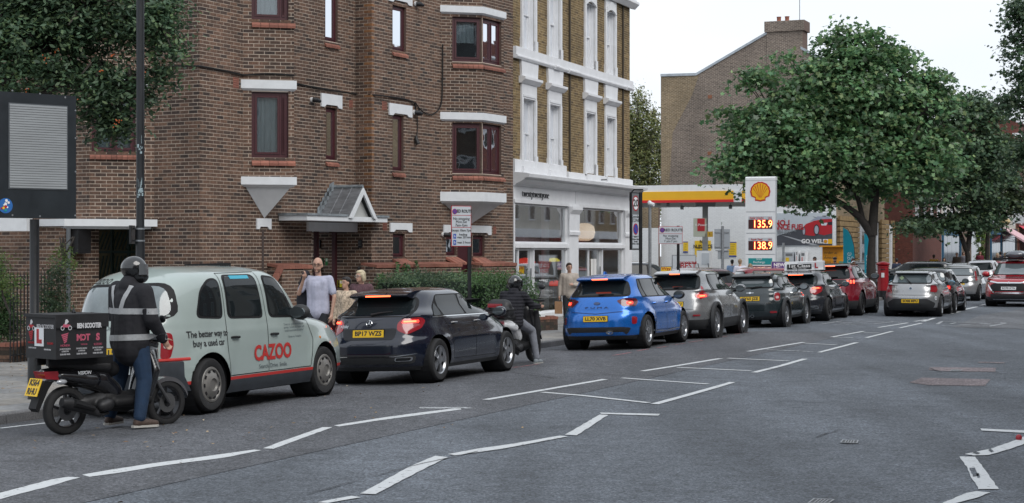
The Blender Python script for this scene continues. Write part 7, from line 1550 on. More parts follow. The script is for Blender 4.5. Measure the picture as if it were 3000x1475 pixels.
p_taxi = P('taxi_mint_paint', (.36, .425, .405), .34, 0, 1.0, n=(1.6, .05)); M_txred = P('stripe_red', (.52, .035, .03), .4); M_txgrey = P('taxi_lower_grey', (.045, .052, .062), .5, n=(6, .25))
TX = [(.20, .16, 4.48, .82, 4.4, 5), (.30, .05, 4.66, .865, 4.4, 5), (.40, .0, 4.70, .885, 4.3, 5), (.58, .0, 4.70, .89, 4.3, 5), (.74, .02, 4.66, .89, 4.2, 4.6), (.88, .04, 4.56, .885, 4.2, 4.2), (.98, .06, 4.38, .88, 4.2, 4.0), (1.05, .08, 4.05, .87, 4.2, 4.2), (1.10, .09, 3.60, .865, 4.2, 4.6), (1.17, .11, 3.42, .855, 4.2, 5.0), (1.40, .19, 3.18, .83, 4.2, 5), (1.58, .30, 2.96, .795, 4.2, 5), (1.68, .44, 2.80, .75, 4.2, 5), (1.735, .58, 2.66, .69, 4.2, 5)]
e, B = car('taxi', 'pale mint cab with red CAZOO lettering standing just ahead of the standing rider', 602.6, 1213.9, 22.8, p_taxi, 4.58, 1.78, 1.83, 2.886, .86, .335, 1.1, .9, 3.4, .7, 2.7, .6, 'cap', levels=TX, dome=.10, bands=((0, .365, 1), (.365, .405, 2)), clad=M_txgrey, band2=M_txred, rimr=.225, flare=.03, gap=.06, cat='taxi', nz=52, xmid=2.1)
for sg in (1, -1):
 mp = B.side(sg)
 patch(rounded([(.02, .33), (.50, .33), (.50, .64), (.02, .66)], .02), mp, .012, M_txgrey, 'bumper_side', e) if 0 else None
 for poly in ([(.66, 1.17), (1.20, 1.14), (1.22, 1.66), (1.02, 1.66), (.80, 1.52)], [(1.30, 1.14), (2.16, 1.12), (2.10, 1.70), (1.32, 1.70)], [(2.30, 1.12), (3.05, 1.10), (3.0, 1.2), (2.62, 1.66), (2.26, 1.69)]):
  patch(rounded(poly, .10), mp, .004, M_trim, 'window_trim', e); patch(rounded(inset(poly, .03), .08), mp, .009, M_cglass, 'side_window', e)
 mpr = mp
 for sp_ in ([(1.25, .42), (1.24, 1.0), (1.26, 1.72)], [(2.22, .42), (2.23, 1.1), (2.17, 1.72)], [(1.25, .42), (2.22, .42)], [(2.23, .42), (3.30, .42)], [(3.30, .42), (3.42, .8), (3.30, 1.05), (3.05, 1.08)], [(1.26, 1.72), (2.17, 1.73)]): ribbon(sp_, mp, .010, .004, P('seam_dark', (.006,)*3), 'panel_gap', e)
handles(e, B, (1.42, 2.38), .90, M_trim)
seamy = B.rear(0)
patch(rounded([(-.74, 1.17), (.74, 1.17), (.62, 1.62), (-.62, 1.62)], .17), seamy, .004, M_trim, 'screen_trim', e); patch(rounded([(-.69, 1.20), (.69, 1.20), (.57, 1.58), (-.57, 1.58)], .15), seamy, .009, P('pale_screen', (.17, .205, .215), .08, coat=1, n=(1.5, .4)), 'rear_window', e)
b = MB(); 
for (z0, z1, o, m_, nm) in ((.28, .66, .035, M_txgrey, 'rear_bumper'), (.66, .70, .012, M_txred, 'red_stripe')):
 q = MB(); rows = []
 for z in (z0, z0+.01, (z0+z1)/2, z1-.01, z1):
  rg = B.ring(z); oo = .0 if z in (z0, z1) else o; sel = [p for p in rg if p.x < .50]; sel.sort(key=lambda p: math.atan2(p.y, p.x-.8) % (2*PI)); rows.append([q.P((p.x-(oo if p.x < .25 else 0), p.y+(math.copysign(oo*.8, p.y) if abs(p.y) > .6 else 0), z)) for p in sel])
 mn = min(len(r) for r in rows)
 for i in range(len(rows)-1):
  for k in range(mn-1): q.fi([rows[i][k], rows[i][k+1], rows[i+1][k+1], rows[i+1][k]])
 q.build(nm, m_, e, smooth=40)
lamps(e, B, [(.56, .70), (.68, .70), (.72, .86), (.70, 1.0), (.58, 1.02)], M_lens, .5)
lamps(e, B, [(.60, .82), (.67, .82), (.67, .88), (.60, .88)], P('lens_white', (.6, .45, .45), .15, coat=1), .5, 'reverse_lens', off=.012)
lamps(e, B, [(.62, .72), (.84, .72), (.84, .95), (.62, .95)], M_head, .35, 'headlamp', front=True)
Mp = plate(e, B, -.12, .78, 'LL57 UCV', w_=.52); M2 = plate(e, B, -.16, .60, '98217', P('licence_white', (.55, .6, .62), .5), w_=.30, h_=.16, name='licence_plate', off=.05, size=.06)
surftext(seamy, 'cazoo', .40, 1.665, .13, M_txtk, e, 'cazoo_lettering', shear=.2, sgn=-1); surftext(seamy, 'Search. Drive. Smile.', .05, 1.08, .08, P('print_grey2', (.10, .12, .13), .6), e, 'slogan', sgn=-1)
mp = B.side(-1)
surftext(mp, 'The better way to\nbuy a used car', .86, .91, .115, M_txtk, e, 'side_lettering', fit=.78, bold=.002)
surftext(mp, 'CAZOO', 2.33, .66, .27, M_txred, e, 'side_lettering', fit=.95, bold=.010, off=.008); surftext(mp, 'Search. Drive. Smile.', 2.33, .49, .08, MATS['print_grey2'], e, 'side_lettering', fit=.72)
surftext(mp, '"Great car, great price and great\nservice. I couldn\'t be happier and\nwould recommend to anyone."\n\nSimon via Trustpilot', 2.92, .93, .042, MATS['print_grey2'], e, 'side_lettering', fit=.56)
mirrors(e, 2.98, 1.17, .83, M_plast, 1.25)
b = MB(); pa, na = seamy(.1, 1.24); pc_, nc = seamy(.38, 1.27); b.tube([pa+na*.02, pc_+nc*.02], .010, 5); b.build('rear_wiper', M_trim, e)
patch([(.46, 1.22), (.60, 1.22), (.60, 1.28), (.46, 1.28)], seamy, .014, P('sticker_pale', (.45, .6, .6), .5), 'window_sticker', e); patch([(1.50, 1.64), (1.95, 1.64), (1.95, 1.68), (1.50, 1.68)], mp, .013, P('sticker_cyan', (.05, .4, .55), .5), 'window_sticker', e)
b = MB(); b.box(2.1, 2.3, -.3, .3, 1.80, 1.86); b.build('roof_light', M_trim, e)
p, n = mp(3.62, .80); b = MB(); b.ball(p, (.025, .01, .025), 8, 6); b.build('side_repeater', M_amber, e)
b = MB(); b.tube([(.12, -.45, .25), (-.02, -.45, .25)], .03, 8); b.build('exhaust', M_grey, e)
TAXI = e
def std(name, lab, px, py, head, col, dims, style, spec, txt=None):
 pass
nav = paint('navy_paint', (.006, .009, .021), .16, .4)
def merc(lab, px, py, col, style, txt, lit=True, cat='car', head=22.3, badge_txt='A200d'):
 e, B = car('hatchback_car', lab, px, py, head, col, 4.29, 1.78, 1.43, 2.70, .76, .325, .96, .74, 3.30, .80, 2.2, .62, style, lv=dict(tail=.06, nr=4.2, nf=3.2), flare=.022, bands=((0, .25, 1),), cat=cat)
 generic_glass(e, B, .94, 1.43, 3.30, .90, 2.2, .62, .16, 1.78, (.16, .55), qx=.52, chrome=True)
 mp = B.rear(0)
 rearscreen(e, B, [(-.64, 1.0), (.64, 1.0), (.54, 1.29), (-.54, 1.29)], wiper=((0, 1.02), (-.32, 1.06)))
 spoiler(e, B, .46, 1.335, .98, col, .26, lw=.42)
 lamps(e, B, [(.43, .80), (.58, .73), (.80, .82), (.86, .93), (.80, .985), (.52, .97), (.44, .90)], M_lens, .42, lit=[(.50, .90), (.76, .90), (.76, .945), (.52, .94)] if lit else None, core=[(.53, .91), (.72, .91), (.72, .935), (.53, .93)] if lit else None)
 if txt: patch(rounded([(-.42, .66), (.42, .66), (.46, .83), (-.46, .83)], .05), mp, .004, P('recess_dark', (.008, .009, .012), .4), 'plate_recess', e); plate(e, B, 0, .755, txt)
 patch(rounded([(-.68, .30), (.68, .30), (.72, .42), (.5, .44), (-.5, .44), (-.72, .42)], .05), mp, .008, M_plast, 'diffuser', e); ribbon([(-.72, .445), (-.45, .41), (.45, .41), (.72, .445)], mp, .012, .016, M_chrome, 'chrome_strip', e)
 for sg in (1, -1): patch(rounded([(sg*.44, .34), (sg*.66, .34), (sg*.68, .40), (sg*.46, .40)], .03), mp, .016, M_chrome, 'exhaust', e); patch(rounded([(sg*.46, .352), (sg*.64, .352), (sg*.66, .39), (sg*.48, .39)], .02), mp, .021, M_black, 'exhaust_opening', e)
 M = surfM(mp, 0, .905, .008); b = MB(M); b.lathe([(.045, 0), (.052, .006), (.045, .012)], 20, cap=False)
 for k in range(3): b.M = M @ Matrix.Rotation(k*2*PI/3+PI/2, 4, 'Z'); b.prism([(0, -.007), (.048, -.002), (.048, .002), (0, .007)], .003, .009)
 b.build('star_emblem', M_chrome, e)
 if badge_txt: badge(surfM(mp, .43, .86, .007), badge_txt, .06, M_chrome, e)
 seam(e, B, [(1.28, .33), (1.24, .75), (1.02, .97)]); seam(e, B, [(2.12, .3), (2.14, .7), (2.06, .95)]); seam(e, B, [(3.10, .3), (3.16, .62), (3.06, .93)]); seam(e, B, [(1.28, .32), (3.1, .30)]); ribbon([(.95, .84), (2.2, .86), (3.2, .82)], B.side(-1), .006, .003, P('crease_highlight', (.05, .055, .07), .3), 'painted_crease', e)  # side crease highlight painted as a paler ribbon on the smooth panel
 handles(e, B, (1.36, 2.24), .87, col); mirrors(e, 3.0, .99, .82, col); lamps(e, B, [(.42, .62), (.82, .64), (.84, .74), (.5, .74)], M_head, .3, 'headlamp', front=True); antenna(e, .75, 1.43, .05); return e, B
MERC, _ = merc('dark navy hatchback with lit brake lights right in front of the cab', 1275, 1122, nav, 'pair', 'BP17 WZS')
blu = paint('bright_blue_paint', (.008, .15, .56), .25, .45)
e, B = car('crossover_car', 'bright blue crossover with black wheels behind the second scooter', 1889, 1022, 22.0, blu, 4.19, 1.80, 1.53, 2.588, .78, .338, .99, .80, 3.22, .66, 2.2, .62, 'split', lv=dict(tail=.06, nr=4.2, nf=3.0), flare=.035, gap=.055, bands=((0, .27, 1),))
generic_glass(e, B, .99, 1.53, 3.2, .62, 2.25, .56, .16, 1.8, (.13, .52), qx=.50)
mp = B.rear(0); rearscreen(e, B, [(-.66, 1.06), (-.58, 1.13), (.58, 1.13), (.66, 1.06), (.52, 1.39), (-.52, 1.39)][0:1]+[(.66, 1.06), (.52, 1.39), (-.52, 1.39)], wiper=((0, 1.09), (-.32, 1.10))); spoiler(e, B, .36, 1.44, 1.02, blu, .24, lw=.34)
patch(rounded([(-.45, 1.13), (.45, 1.13), (.52, 1.21), (.25, 1.24), (-.25, 1.24), (-.52, 1.21)], .04), mp, .012, P('glare_glass', (.22, .25, .26), .1, coat=1), 'glass_reflection_panel', e) if 0 else None
lamps(e, B, [(.40, .98), (.52, .86), (.80, .86), (.86, .95), (.82, 1.02), (.55, 1.03)], M_lensd, .42, lit=[(.60, .90), (.74, .90), (.74, .96), (.60, .96)], core=[(.64, .915), (.70, .915), (.70, .94), (.64, .94)])
plate(e, B, 0, .62, 'LL70 XVB'); patch(rounded([(-.62, .30), (.62, .30), (.70, .43), (.54, .45), (-.54, .45), (-.70, .43)], .05), mp, .010, P('mesh_black', (.02, .02, .022), .5, n=(60, .5)), 'diffuser', e); patch(rounded([(-.60, .29), (.60, .29), (.56, .345), (-.56, .345)], .03), mp, .017, blu, 'lower_lip', e)
lamps(e, B, [(.70, .50), (.80, .50), (.82, .64), (.70, .66)], M_lens, .38, 'reflector'); M = surfM(mp, -.30, .36, .03); b = MB(M); b.lathe([(.055, -.03), (.06, .02), (.045, .02), (.044, -.02)], 14, Matrix.Diagonal((1.3, .7, 1, 1))); b.build('exhaust', M_chrome, e); 
M = surfM(mp, 0, .93, .006); b = MB(M); b.lathe([(.06, 0), (.055, .008), (.001, .009)], 18, Matrix.Diagonal((1.2, .55, 1, 1)), cap=False); b.build('oval_emblem', P('emblem_blue', (.03, .06, .16), .2, .4, coat=1), e); badge(surfM(mp, 0, .845, .006), 'P U M A', .05, P('dark_badge', (.02, .03, .08), .3), e, fit=.5)
ribbon([(-.55, .76), (0, .72), (.55, .76)], mp, .02, .004, P('crease_shade', (.006, .04, .17), .3), 'painted_crease', e); seam(e, B, [(1.27, .35), (1.22, .75), (1.05, .98)]); seam(e, B, [(2.05, .32), (2.06, .98)]); seam(e, B, [(3.0, .32), (3.05, .65), (2.95, .98)]); seam(e, B, [(1.27, .34), (3.0, .32)]); handles(e, B, (1.32, 2.18), .90, blu); mirrors(e, 2.86, 1.03, .82, M_black, 1.1); lamps(e, B, [(.5, .72), (.8, .74), (.8, .86), (.56, .86)], M_head, .3, 'headlamp', front=True)  # tailgate crease shade painted as a darker blue ribbon
b = MB(); b.prism([(.62, 1.515), (.82, 1.515), (.70, 1.585), (.64, 1.58)], -.015, .015, 'y'); b.build('shark_fin_aerial', blu, e)
ribbon([(1.15, .33), (2.0, .30), (3.1, .33)], B.side(-1), .02, .012, M_chrome, 'sill_strip', e)
sil = paint('silver_paint', (.36, .365, .37), .3, .75); silb = paint('silver_grey_paint', (.25, .255, .26), .28, .75)
e, B = car('crossover_car', 'silver-grey rounded crossover between the blue car and the black hatchback', 2091, 991, 21.0, silb, 4.13, 1.765, 1.565, 2.53, .77, .345, 1.03, .86, 3.15, .66, 2.15, .60, 'pair', lv=dict(tail=.05, nr=3.8, nf=3.0), flare=.04, gap=.06, bands=((0, .42, 1),), archclad=M_plast)
generic_glass(e, B, 1.03, 1.565, 3.12, .62, 2.2, .55, .15, 1.765, (.08, .50), qx=.52); mp = B.rear(0); rearscreen(e, B, [(-.60, 1.10), (.60, 1.10), (.52, 1.43), (-.52, 1.43)], wiper=((0, 1.14), (-.3, 1.15))); spoiler(e, B, .36, 1.49, 1.0, silb, .24, lw=.24)
lamps(e, B, [(.50, .93), (.60, .88), (.82, .92), (.86, .99), (.76, 1.03), (.70, 1.18), (.66, 1.18), (.66, 1.05), (.50, 1.02)], M_lens, .42, lit=[(.55, .92), (.78, .93), (.78, .98), (.55, .98)], core=[(.6, .935), (.74, .94), (.74, .965), (.6, .965)])
plate(e, B, .0, .78, 'RJ11 KDU'); M = surfM(mp, -.55, .52, .01); b = MB(M); b.box(-.09, .09, -.018, .018, 0, .012); b.build('reflector', M_lens, e); seam(e, B, [(1.3, .4), (1.22, .8), (1.12, 1.02)]); seam(e, B, [(2.0, .4), (2.02, 1.02)]); seam(e, B, [(2.95, .4), (3.0, .7), (2.9, 1.0)]); handles(e, B, (2.14,), .93, silb); mirrors(e, 2.84, 1.08, .82, P('mirror_grey', (.2, .21, .22), .3, .5, 1), 1.15); antenna(e, .8, 1.56, .12)
patch(rounded([(-.48, .66), (.48, .66), (.58, 1.06), (-.58, 1.06)], .06), mp, .003, silb, 'tailgate', e); ribbon([(-.48, .66), (.48, .66), (.58, 1.06)], mp, .008, .006, MATS['seam_dark'], 'panel_gap', e)
mg = paint('gunmetal_paint', (.022, .032, .036), .22, .5)
e, B = car('small_hatchback', 'dark green-grey small hatchback with chrome ringed lamps, licence Y65 JZE', 2295.7, 958.6, 21.5, mg, 3.82, 1.727, 1.414, 2.495, .60, .315, .95, .80, 2.95, .48, 1.98, .58, 'multi', lv=dict(tail=.0, nr=4.4, nf=3.4, xrb=.12), flare=.03, gap=.05, bands=((0, .27, 1),), archclad=M_plast)
generic_glass(e, B, .95, 1.414, 2.98, .48, 1.98, .58, .12, 1.727, (.36,), qx=.30, chrome=True); mp = B.rear(0); rearscreen(e, B, [(-.60, 1.01), (.60, 1.01), (.52, 1.29), (-.52, 1.29)], glass=M_cglass2, wiper=((.0, 1.01), (-.3, 1.04))); spoiler(e, B, .24, 1.345, 1.04, M_black, .2, lit=False)
for sg in (-1, 1):
 mpc = B.rear(-sg*.25)
 patch(rounded([(sg*.60, .66), (sg*.78, .66), (sg*.78, .90), (sg*.60, .90)], .07), mpc, .010, M_chrome, 'lamp_ring', e); patch(rounded([(sg*.62, .68), (sg*.76, .68), (sg*.76, .88), (sg*.62, .88)], .06), mpc, .015, M_lens, 'tail_lamp', e); patch(rounded([(sg*.65, .73), (sg*.73, .73), (sg*.73, .80), (sg*.65, .80)], .03), mpc, .02, P('lens_white', (.6, .3, .3)), 'lamp_core', e); patch(rounded([(sg*.52, .36), (sg*.68, .36), (sg*.68, .41), (sg*.52, .41)], .02), mp, .01, M_lens, 'reflector', e)
plate(e, B, .0, .74, 'GY65 JZE'); M = surfM(mp, 0, .89, .006); b = MB(M); b.lathe([(.035, 0), (.03, .008), (.001, .009)], 14, cap=False); b.box(-.10, .10, -.008, .008, 0, .006); b.build('winged_emblem', M_chrome, e); badge(surfM(mp, -.5, .62, .006), 'COOPER S', .04, M_chrome, e)
for y in (-.06, .06): M = surfM(mp, y, .31, .02); b = MB(M); b.lathe([(.04, -.02), (.045, .03), (.035, .03), (.034, -.01)], 14, cap=False); b.build('exhaust', M_chrome, e)
seam(e, B, [(1.15, .32), (1.1, .93)]); seam(e, B, [(2.5, .32), (2.56, .6), (2.5, .93)]); seam(e, B, [(1.15, .31), (2.5, .3)]); handles(e, B, (1.3,), .86, M_chrome); mirrors(e, 2.56, 1.0, .80, M_black, 1.1, P('mirror_sky', (.3, .33, .35), .1, .5)); antenna(e, .6, 1.41, .06)
ldk = paint('charcoal_paint', (.022, .024, .03), .22, .5)
e, B = merc('charcoal hatchback carrying a white learner roof sign reading 1st Class', 2421, 941, ldk, 'black', None, head=21.5, badge_txt=None)
b = MB(); b.box(1.35, 1.6, -.62, .10, 1.45, 1.68); b.prism([(1.33, 1.44), (1.62, 1.44), (1.55, 1.70), (1.40, 1.70)], -.62, .52, 'y'); rs = b.build('roof_sign', M_sw, e)
b = MB(); b.box(1.325, 1.335, -.28, .44, 1.47, 1.62); b.build('sign_face', M_txtk, rs); M_ = Matrix(((0, 0, -1, 1.322), (-1, 0, 0, .08), (0, 1, 0, 1.565), (0, 0, 0, 1))); text_on('sign_lettering', '1st Class', .13, M_txtw, M_, rs, bold=.003, fit=.62); M_ = Matrix(((0, 0, -1, 1.322), (-1, 0, 0, .08), (0, 1, 0, 1.49), (0, 0, 0, 1))); text_on('sign_lettering', '0800 132 750', .05, M_txtw, M_, rs, fit=.4); M_ = Matrix(((0, 0, -1, 1.322), (-1, 0, 0, -.42), (0, 1, 0, 1.56), (0, 0, 0, 1))); text_on('learner_letter', 'L', .2, M_txtr, M_, rs, bold=.008)
red = paint('crimson_paint', (.20, .008, .020), .22, .35); redd = paint('suv_roof_dark', (.03, .03, .035), .25, .4)
def suv(name, lab, px, py, head, col, L, W, H, wb, oh, r, style, xrt=.55, xft=2.35, wt=.62, cowl=3.3, belt=1.08, hood=.95, **k):
 lvk = k.pop('lv', dict(tail=.03, nr=4.6, nf=3.6)); e, B = car(name, lab, px, py, head, col, L, W, H, wb, oh, r, belt, hood, cowl, xrt, xft, wt, style, lv=lvk, flare=.025, gap=.06, **k); generic_glass(e, B, belt, H, cowl, xrt, xft, wt, .13, W, (.3, .62), qx=.32, chrome=k.get('chrome')); return e, B
e, B = suv('suv_car', 'red SUV with three-bar lit tail lamps at the head of the queue', 2519, 925, 21.5, red, 4.45, 1.84, 1.62, 2.675, .88, .355, 'black', bands=((0, .45, 1),), chrome=True)
mp = B.rear(0); rearscreen(e, B, [(-.66, 1.12), (.66, 1.12), (.56, 1.46), (-.56, 1.46)], wiper=((.3, 1.1), (-.1, 1.12))); spoiler(e, B, .33, 1.55, 1.15, redd, .24, lw=.38); patch(rounded([(-.8, .96), (.8, .96), (.7, 1.10), (-.7, 1.10)], .04), mp, .006, M_black, 'tail_band', e)
for sg in (-1, 1):
 mpc = B.rear(-sg*.35)
 for k in range(3): x = .54+.10*k; patch(rounded([(sg*x, .97), (sg*(x+.065), .97), (sg*(x+.075), 1.08), (sg*(x+.02), 1.08)], .02), mpc, .014, M_lit, 'tail_lamp', e); patch([(sg*(x+.02), .985), (sg*(x+.045), .985), (sg*(x+.055), 1.065), (sg*(x+.03), 1.065)], mpc, .019, M_lit2, 'lamp_core', e)
 b = MB(); b.tube([(.8, sg*.60, 1.6), (.95, sg*.62, 1.65), (2.2, sg*.62, 1.67), (2.5, sg*.6, 1.62)], .018, 6); b.build('roof_rail', M_chrome, e, smooth=True)
M = surfM(mp, -.6, .52, .01); b = MB(M); b.box(-.06, .06, -.03, .03, 0, .01); b.build('reflector', M_lens, e); ribbon([(-.6, .62), (.6, .62)], mp, .02, .012, M_chrome, 'chrome_strip', e); mirrors(e, 2.95, 1.16, .84, M_black, 1.2); handles(e, B, (1.4, 2.3), 1.0, red); seam(e, B, [(1.38, .5), (1.3, 1.06)]); seam(e, B, [(2.2, .5), (2.22, 1.06)])
e, B = car('hatchback_car', 'silver hatchback with GB sticker and SO08 MPU plate in the middle of the road', 2750.6, 928, 20.5, sil, 4.23, 1.75, 1.42, 2.66, .80, .32, .93, .74, 3.2, .60, 2.2, .55, 'pair', lv=dict(tail=.04, nr=4.0, nf=3.6), flare=.015)
generic_glass(e, B, .93, 1.42, 3.2, .60, 2.2, .55, .14, 1.75, (.16, .55), qx=.46); mp = B.rear(0); rearscreen(e, B, [(-.62, 1.00), (.62, 1.00), (.54, 1.30), (-.54, 1.30)], glass=M_cglass2, wiper=((0, 1.0), (.26, 1.22))); spoiler(e, B, .38, 1.35, .98, sil, .2, lit=False)
lamps(e, B, [(.56, .76), (.80, .74), (.86, .82), (.82, .96), (.60, .97)], M_lens, .42); plate(e, B, 0, .48, 'SO08 MPU'); patch(rounded([(-.66, .27), (.66, .27), (.72, .42), (.5, .55), (-.5, .55), (-.72, .42)], .05), mp, .006, M_plast, 'lower_bumper', e)
patch(rounded([(-.55, .66), (.55, .66), (.60, .97), (-.60, .97)], .05), mp, .003, sil, 'tailgate', e); ribbon([(.60, .97), (.55, .66), (-.55, .66), (-.60, .97)], mp, .010, .006, MATS['seam_dark'], 'panel_gap', e); M = surfM(mp, 0, .86, .008); b = MB(M); b.lathe([(.042, 0), (.04, .006), (.001, .007)], 18, cap=False); b.build('roundel_emblem', P('emblem_dark', (.03, .05, .08), .2, .3, 1), e); b = MB(M); b.lathe([(.045, 0), (.047, .008), (.040, .008)], 18, cap=False); b.build('emblem_ring', M_chrome, e)
M = surfM(mp, -.72, .57, .01); b = MB(M); b.lathe([(.062, 0), (.06, .003), (.001, .0035)], 20, Matrix.Diagonal((1, 1, 1, 1)), cap=False); gs_ = b.build('country_sticker', M_sw, e); text_on('sticker_lettering', 'GB', .06, M_txtk, M @ Matrix.Translation((0, 0, .005)), gs_); antenna(e, .9, 1.41, .2); mirrors(e, 2.86, .99, .80, P('mirror_blue', (.05, .2, .3), .2, .5, 1), 1.0); handles(e, B, (1.4, 2.25), .85, sil); seam(e, B, [(1.3, .35), (1.25, .92)]); seam(e, B, [(2.1, .35), (2.12, .92)])
patch([(-.35, 1.14), (-.25, 1.22), (-.35, 1.28), (-.43, 1.20)][::-1], mp, .016, P('sticker_green', (.25, .33, .2), .5), 'window_sticker', e) if 0 else patch([(.30, 1.10), (.38, 1.17), (.30, 1.24), (.22, 1.17)], mp, .016, P('sticker_green', (.25, .33, .2), .5), 'window_sticker', e)
def simple(name, lab, px, py, head, col, L=4.2, W=1.76, H=1.45, oh=.8, wb=2.6, r=.32, lit=True, txt=None, lens=None, glass=None, vert=False, **k):
 e, B = car(name, lab, px, py, head, col, L, W, H, wb, oh, r, .93*H/1.45, .76*H/1.45, L*.76, .5, L*.52, .62, k.pop('style', 'ten'), nz=34, lv=dict(tail=.04, nr=4.2, nf=3.6), flare=.015, **k)
 bl = .93*H/1.45; generic_glass(e, B, bl, H, L*.76, .5, L*.52, .62, .14, W, (.3, .62), qx=.38); mp = B.rear(0); rearscreen(e, B, [(-.62, bl+.07), (.62, bl+.07), (.52, H-.14), (-.52, H-.14)], glass=glass or M_cglass2)
 lamps(e, B, [(.68, bl-.12), (.82, bl-.12), (.80, bl+.26), (.70, bl+.26)] if vert else [(.56, bl-.2), (.80, bl-.2), (.84, bl-.04), (.60, bl)], lens or M_lens, .42, lit=([(.62, bl-.15), (.76, bl-.15), (.76, bl-.07), (.62, bl-.07)] if lit else None))
 if txt: plate(e, B, 0, .70, txt)
 mirrors(e, L*.66, bl+.06, W/2-.06, M_black if not k.get('mir') else k['mir']); return e, B
dk_ = paint('black_car_paint', (.012, .013, .015), .18, .2)
simple('dark_car', 'dark car with lit tail lamp hidden behind the silver GB hatchback', 2792, 918, 21, dk_, H=1.47)
simple('small_silver_car', 'small silver hatchback with tall red lamps and EF54 HHP plate', 2865, 882, 20.5, sil, L=3.92, W=1.68, H=1.46, oh=.63, wb=2.49, lit=False, txt='EF54 HHP', vert=True, style='steel')
simple('silver_car', 'distant silver car roof just beyond the small silver hatchback', 2868, 856, 20.5, sil, H=1.45, lit=False); simple('pale_car', 'distant white and black car left of the red oncoming SUV', 2925, 858, 20.5, paint('pale_paint', (.5, .5, .52), .3, .3), H=1.58, lit=False, glass=M_cglass)
simple('red_car', 'far red car roof showing beside the pale car', 2950, 846, 20.5, red, H=1.5, lit=False)
e, B = simple('dark_coupe', 'long black coupe standing across the side turning behind the pillar box', 2745, 868, 62-270, dk_, L=4.6, W=1.85, H=1.50, oh=.9, wb=2.8, front='side', refx=.9, refy=.8, z=-.05, level=True) if 0 else (None, None)
q = W3(2690, 862, 80); 
def parked(name, lab, px, Y, head, col, L, H, **k):
 e, B = simple(name, lab, 1500, 1200, head, col, L=L, H=H, level=True, **k); p = W3(px, 800, Y); th = math.radians(head); e.location = (p.x-math.sin(th)*L/2, p.y-math.cos(th)*L/2, k.get('z', pavz(p.x, p.y)-.01)); return e, B
parked('dark_coupe', 'long black coupe standing across the side turning behind the pillar box', 2666, 82, -62, dk_, 4.7, 1.52, lit=True)
parked('dark_estate', 'black car with silver roof rail behind the slim camera pole on the forecourt', 1893, 62, 75, dk_, 4.5, 1.62, lit=False)
parked('grey_car', 'low grey car in front of the black car by the camera pole', 1868, 54, 60, paint('grey_car_paint', (.1, .105, .11), .3, .5), 4.2, 1.28, lit=False)
parked('dark_red_car', 'dark car with maroon end parked behind the silver-grey crossover', 2100, 56, 60, paint('maroon_car_paint', (.06, .008, .014), .25, .3), 4.3, 1.46, lit=False)
parked('maroon_van', 'low maroon and cream vehicle roof behind the purple board', 2290, 62, 80, red, 4.0, 1.42, lit=False)
parked('black_hatch', 'black car partly hidden by the maple trunk and crowd of car roofs', 2540, 88, 30, dk_, 4.2, 1.5, lit=False)
ored = paint('oncoming_red', (.40, .010, .020), .2, .3)
e, B = suv('suv_car', 'oncoming red SUV with silver roof box and headlights on at the right edge', 2898, 897.5, 22.5+180, ored, 4.69, 1.81, 1.66, 2.67, 1.05, .355, 'ten', front=True, ohf=.97, bands=((0, .36, 1),), xft=2.55, xrt=.4, cowl=3.5, belt=1.07, hood=.98, lv=dict(tail=.0, nr=5, nf=4.6))
mpf = B.rear(0, True); mpx = lambda y, z: mpf(y, z)
patch(rounded([(-.60, .56), (.60, .56), (.66, .78), (.50, .84), (-.50, .84), (-.66, .78)], .05), mpf, .008, M_trim, 'front_grille', e); patch(rounded([(-.60, .30), (.60, .30), (.66, .46), (-.66, .46)], .04), mpf, .010, M_plast, 'lower_grille', e)
for (p_, w_) in (([(-.80, .93), (-.40, .86), (.40, .86), (.80, .93)], .05), ([(-.78, .86), (-.62, .62), (-.5, .50), (.5, .50), (.62, .62), (.78, .86)], .05), ([(-.55, .28), (.55, .28)], .05)): ribbon(p_, mpf, w_, .016, M_chrome, 'chrome_bar', e)
for sg in (-1, 1): mpc = B.rear(sg*.3, True); patch(rounded([(sg*.50, .86), (sg*.84, .90), (sg*.86, 1.0), (sg*.56, .97)], .03), mpc, .012, M_head, 'headlamp', e); patch(rounded([(sg*.58, .88), (sg*.74, .91), (sg*.74, .97), (sg*.60, .95)], .02), mpc, .018, M_headon, 'lit_headlamp', e)
Mf = surfM(mpf, 0, .66, .02); b = MB(Mf); b.box(-.26, .26, -.055, .055, 0, .01); pl_ = b.build('number_plate', M_platew, e); text_on('plate_lettering', 'EO70 KYH', .09, M_txtk, Mf @ Matrix.Translation((0, 0, .011)), pl_, fit=.45, bold=.003)
Mf = surfM(mpf, 0, .85, .02); b = MB(Mf)
for k in range(3): b.M = Mf @ Matrix.Rotation(k*2*PI/3+PI/2, 4, 'Z'); b.prism([(0, 0), (.03, .018), (.06, 0), (.03, -.018)], 0, .01)
b.build('diamond_emblem', M_chrome, e); mirrors(e, 3.15, 1.16, .86, ored, 1.2)
rb_ = empty('roof_box', e.location+Vector((0, 0, 1.69)), e.rotation_euler.z, label='grey aerodynamic roof box strapped on top of the oncoming red SUV', cat='roof box'); b = MB(Matrix.Translation((1.9, 0, .18)))
b.lathe([(.02, -1.0), (.5, -.97), (.8, -.8), (.95, -.3), (1.0, .3), (.9, .8), (.6, .96), (.02, 1.0)], 20, Matrix.Rotation(PI/2, 4, 'Y') @ Matrix.Diagonal((.16, .40, .95, 1))); b.build('lid', P('roof_box_grey', (.14, .15, .17), .25, .3, 1), rb_, smooth='all'); b = MB(); b.box(1.0, 2.8, -.39, .39, .09, .13); b.build('base', M_black, rb_); b = MB(); b.box(1.35, 1.42, -.6, .6, -.0, .06); b.box(2.35, 2.42, -.6, .6, -.0, .06); b.build('bar', M_black, rb_)
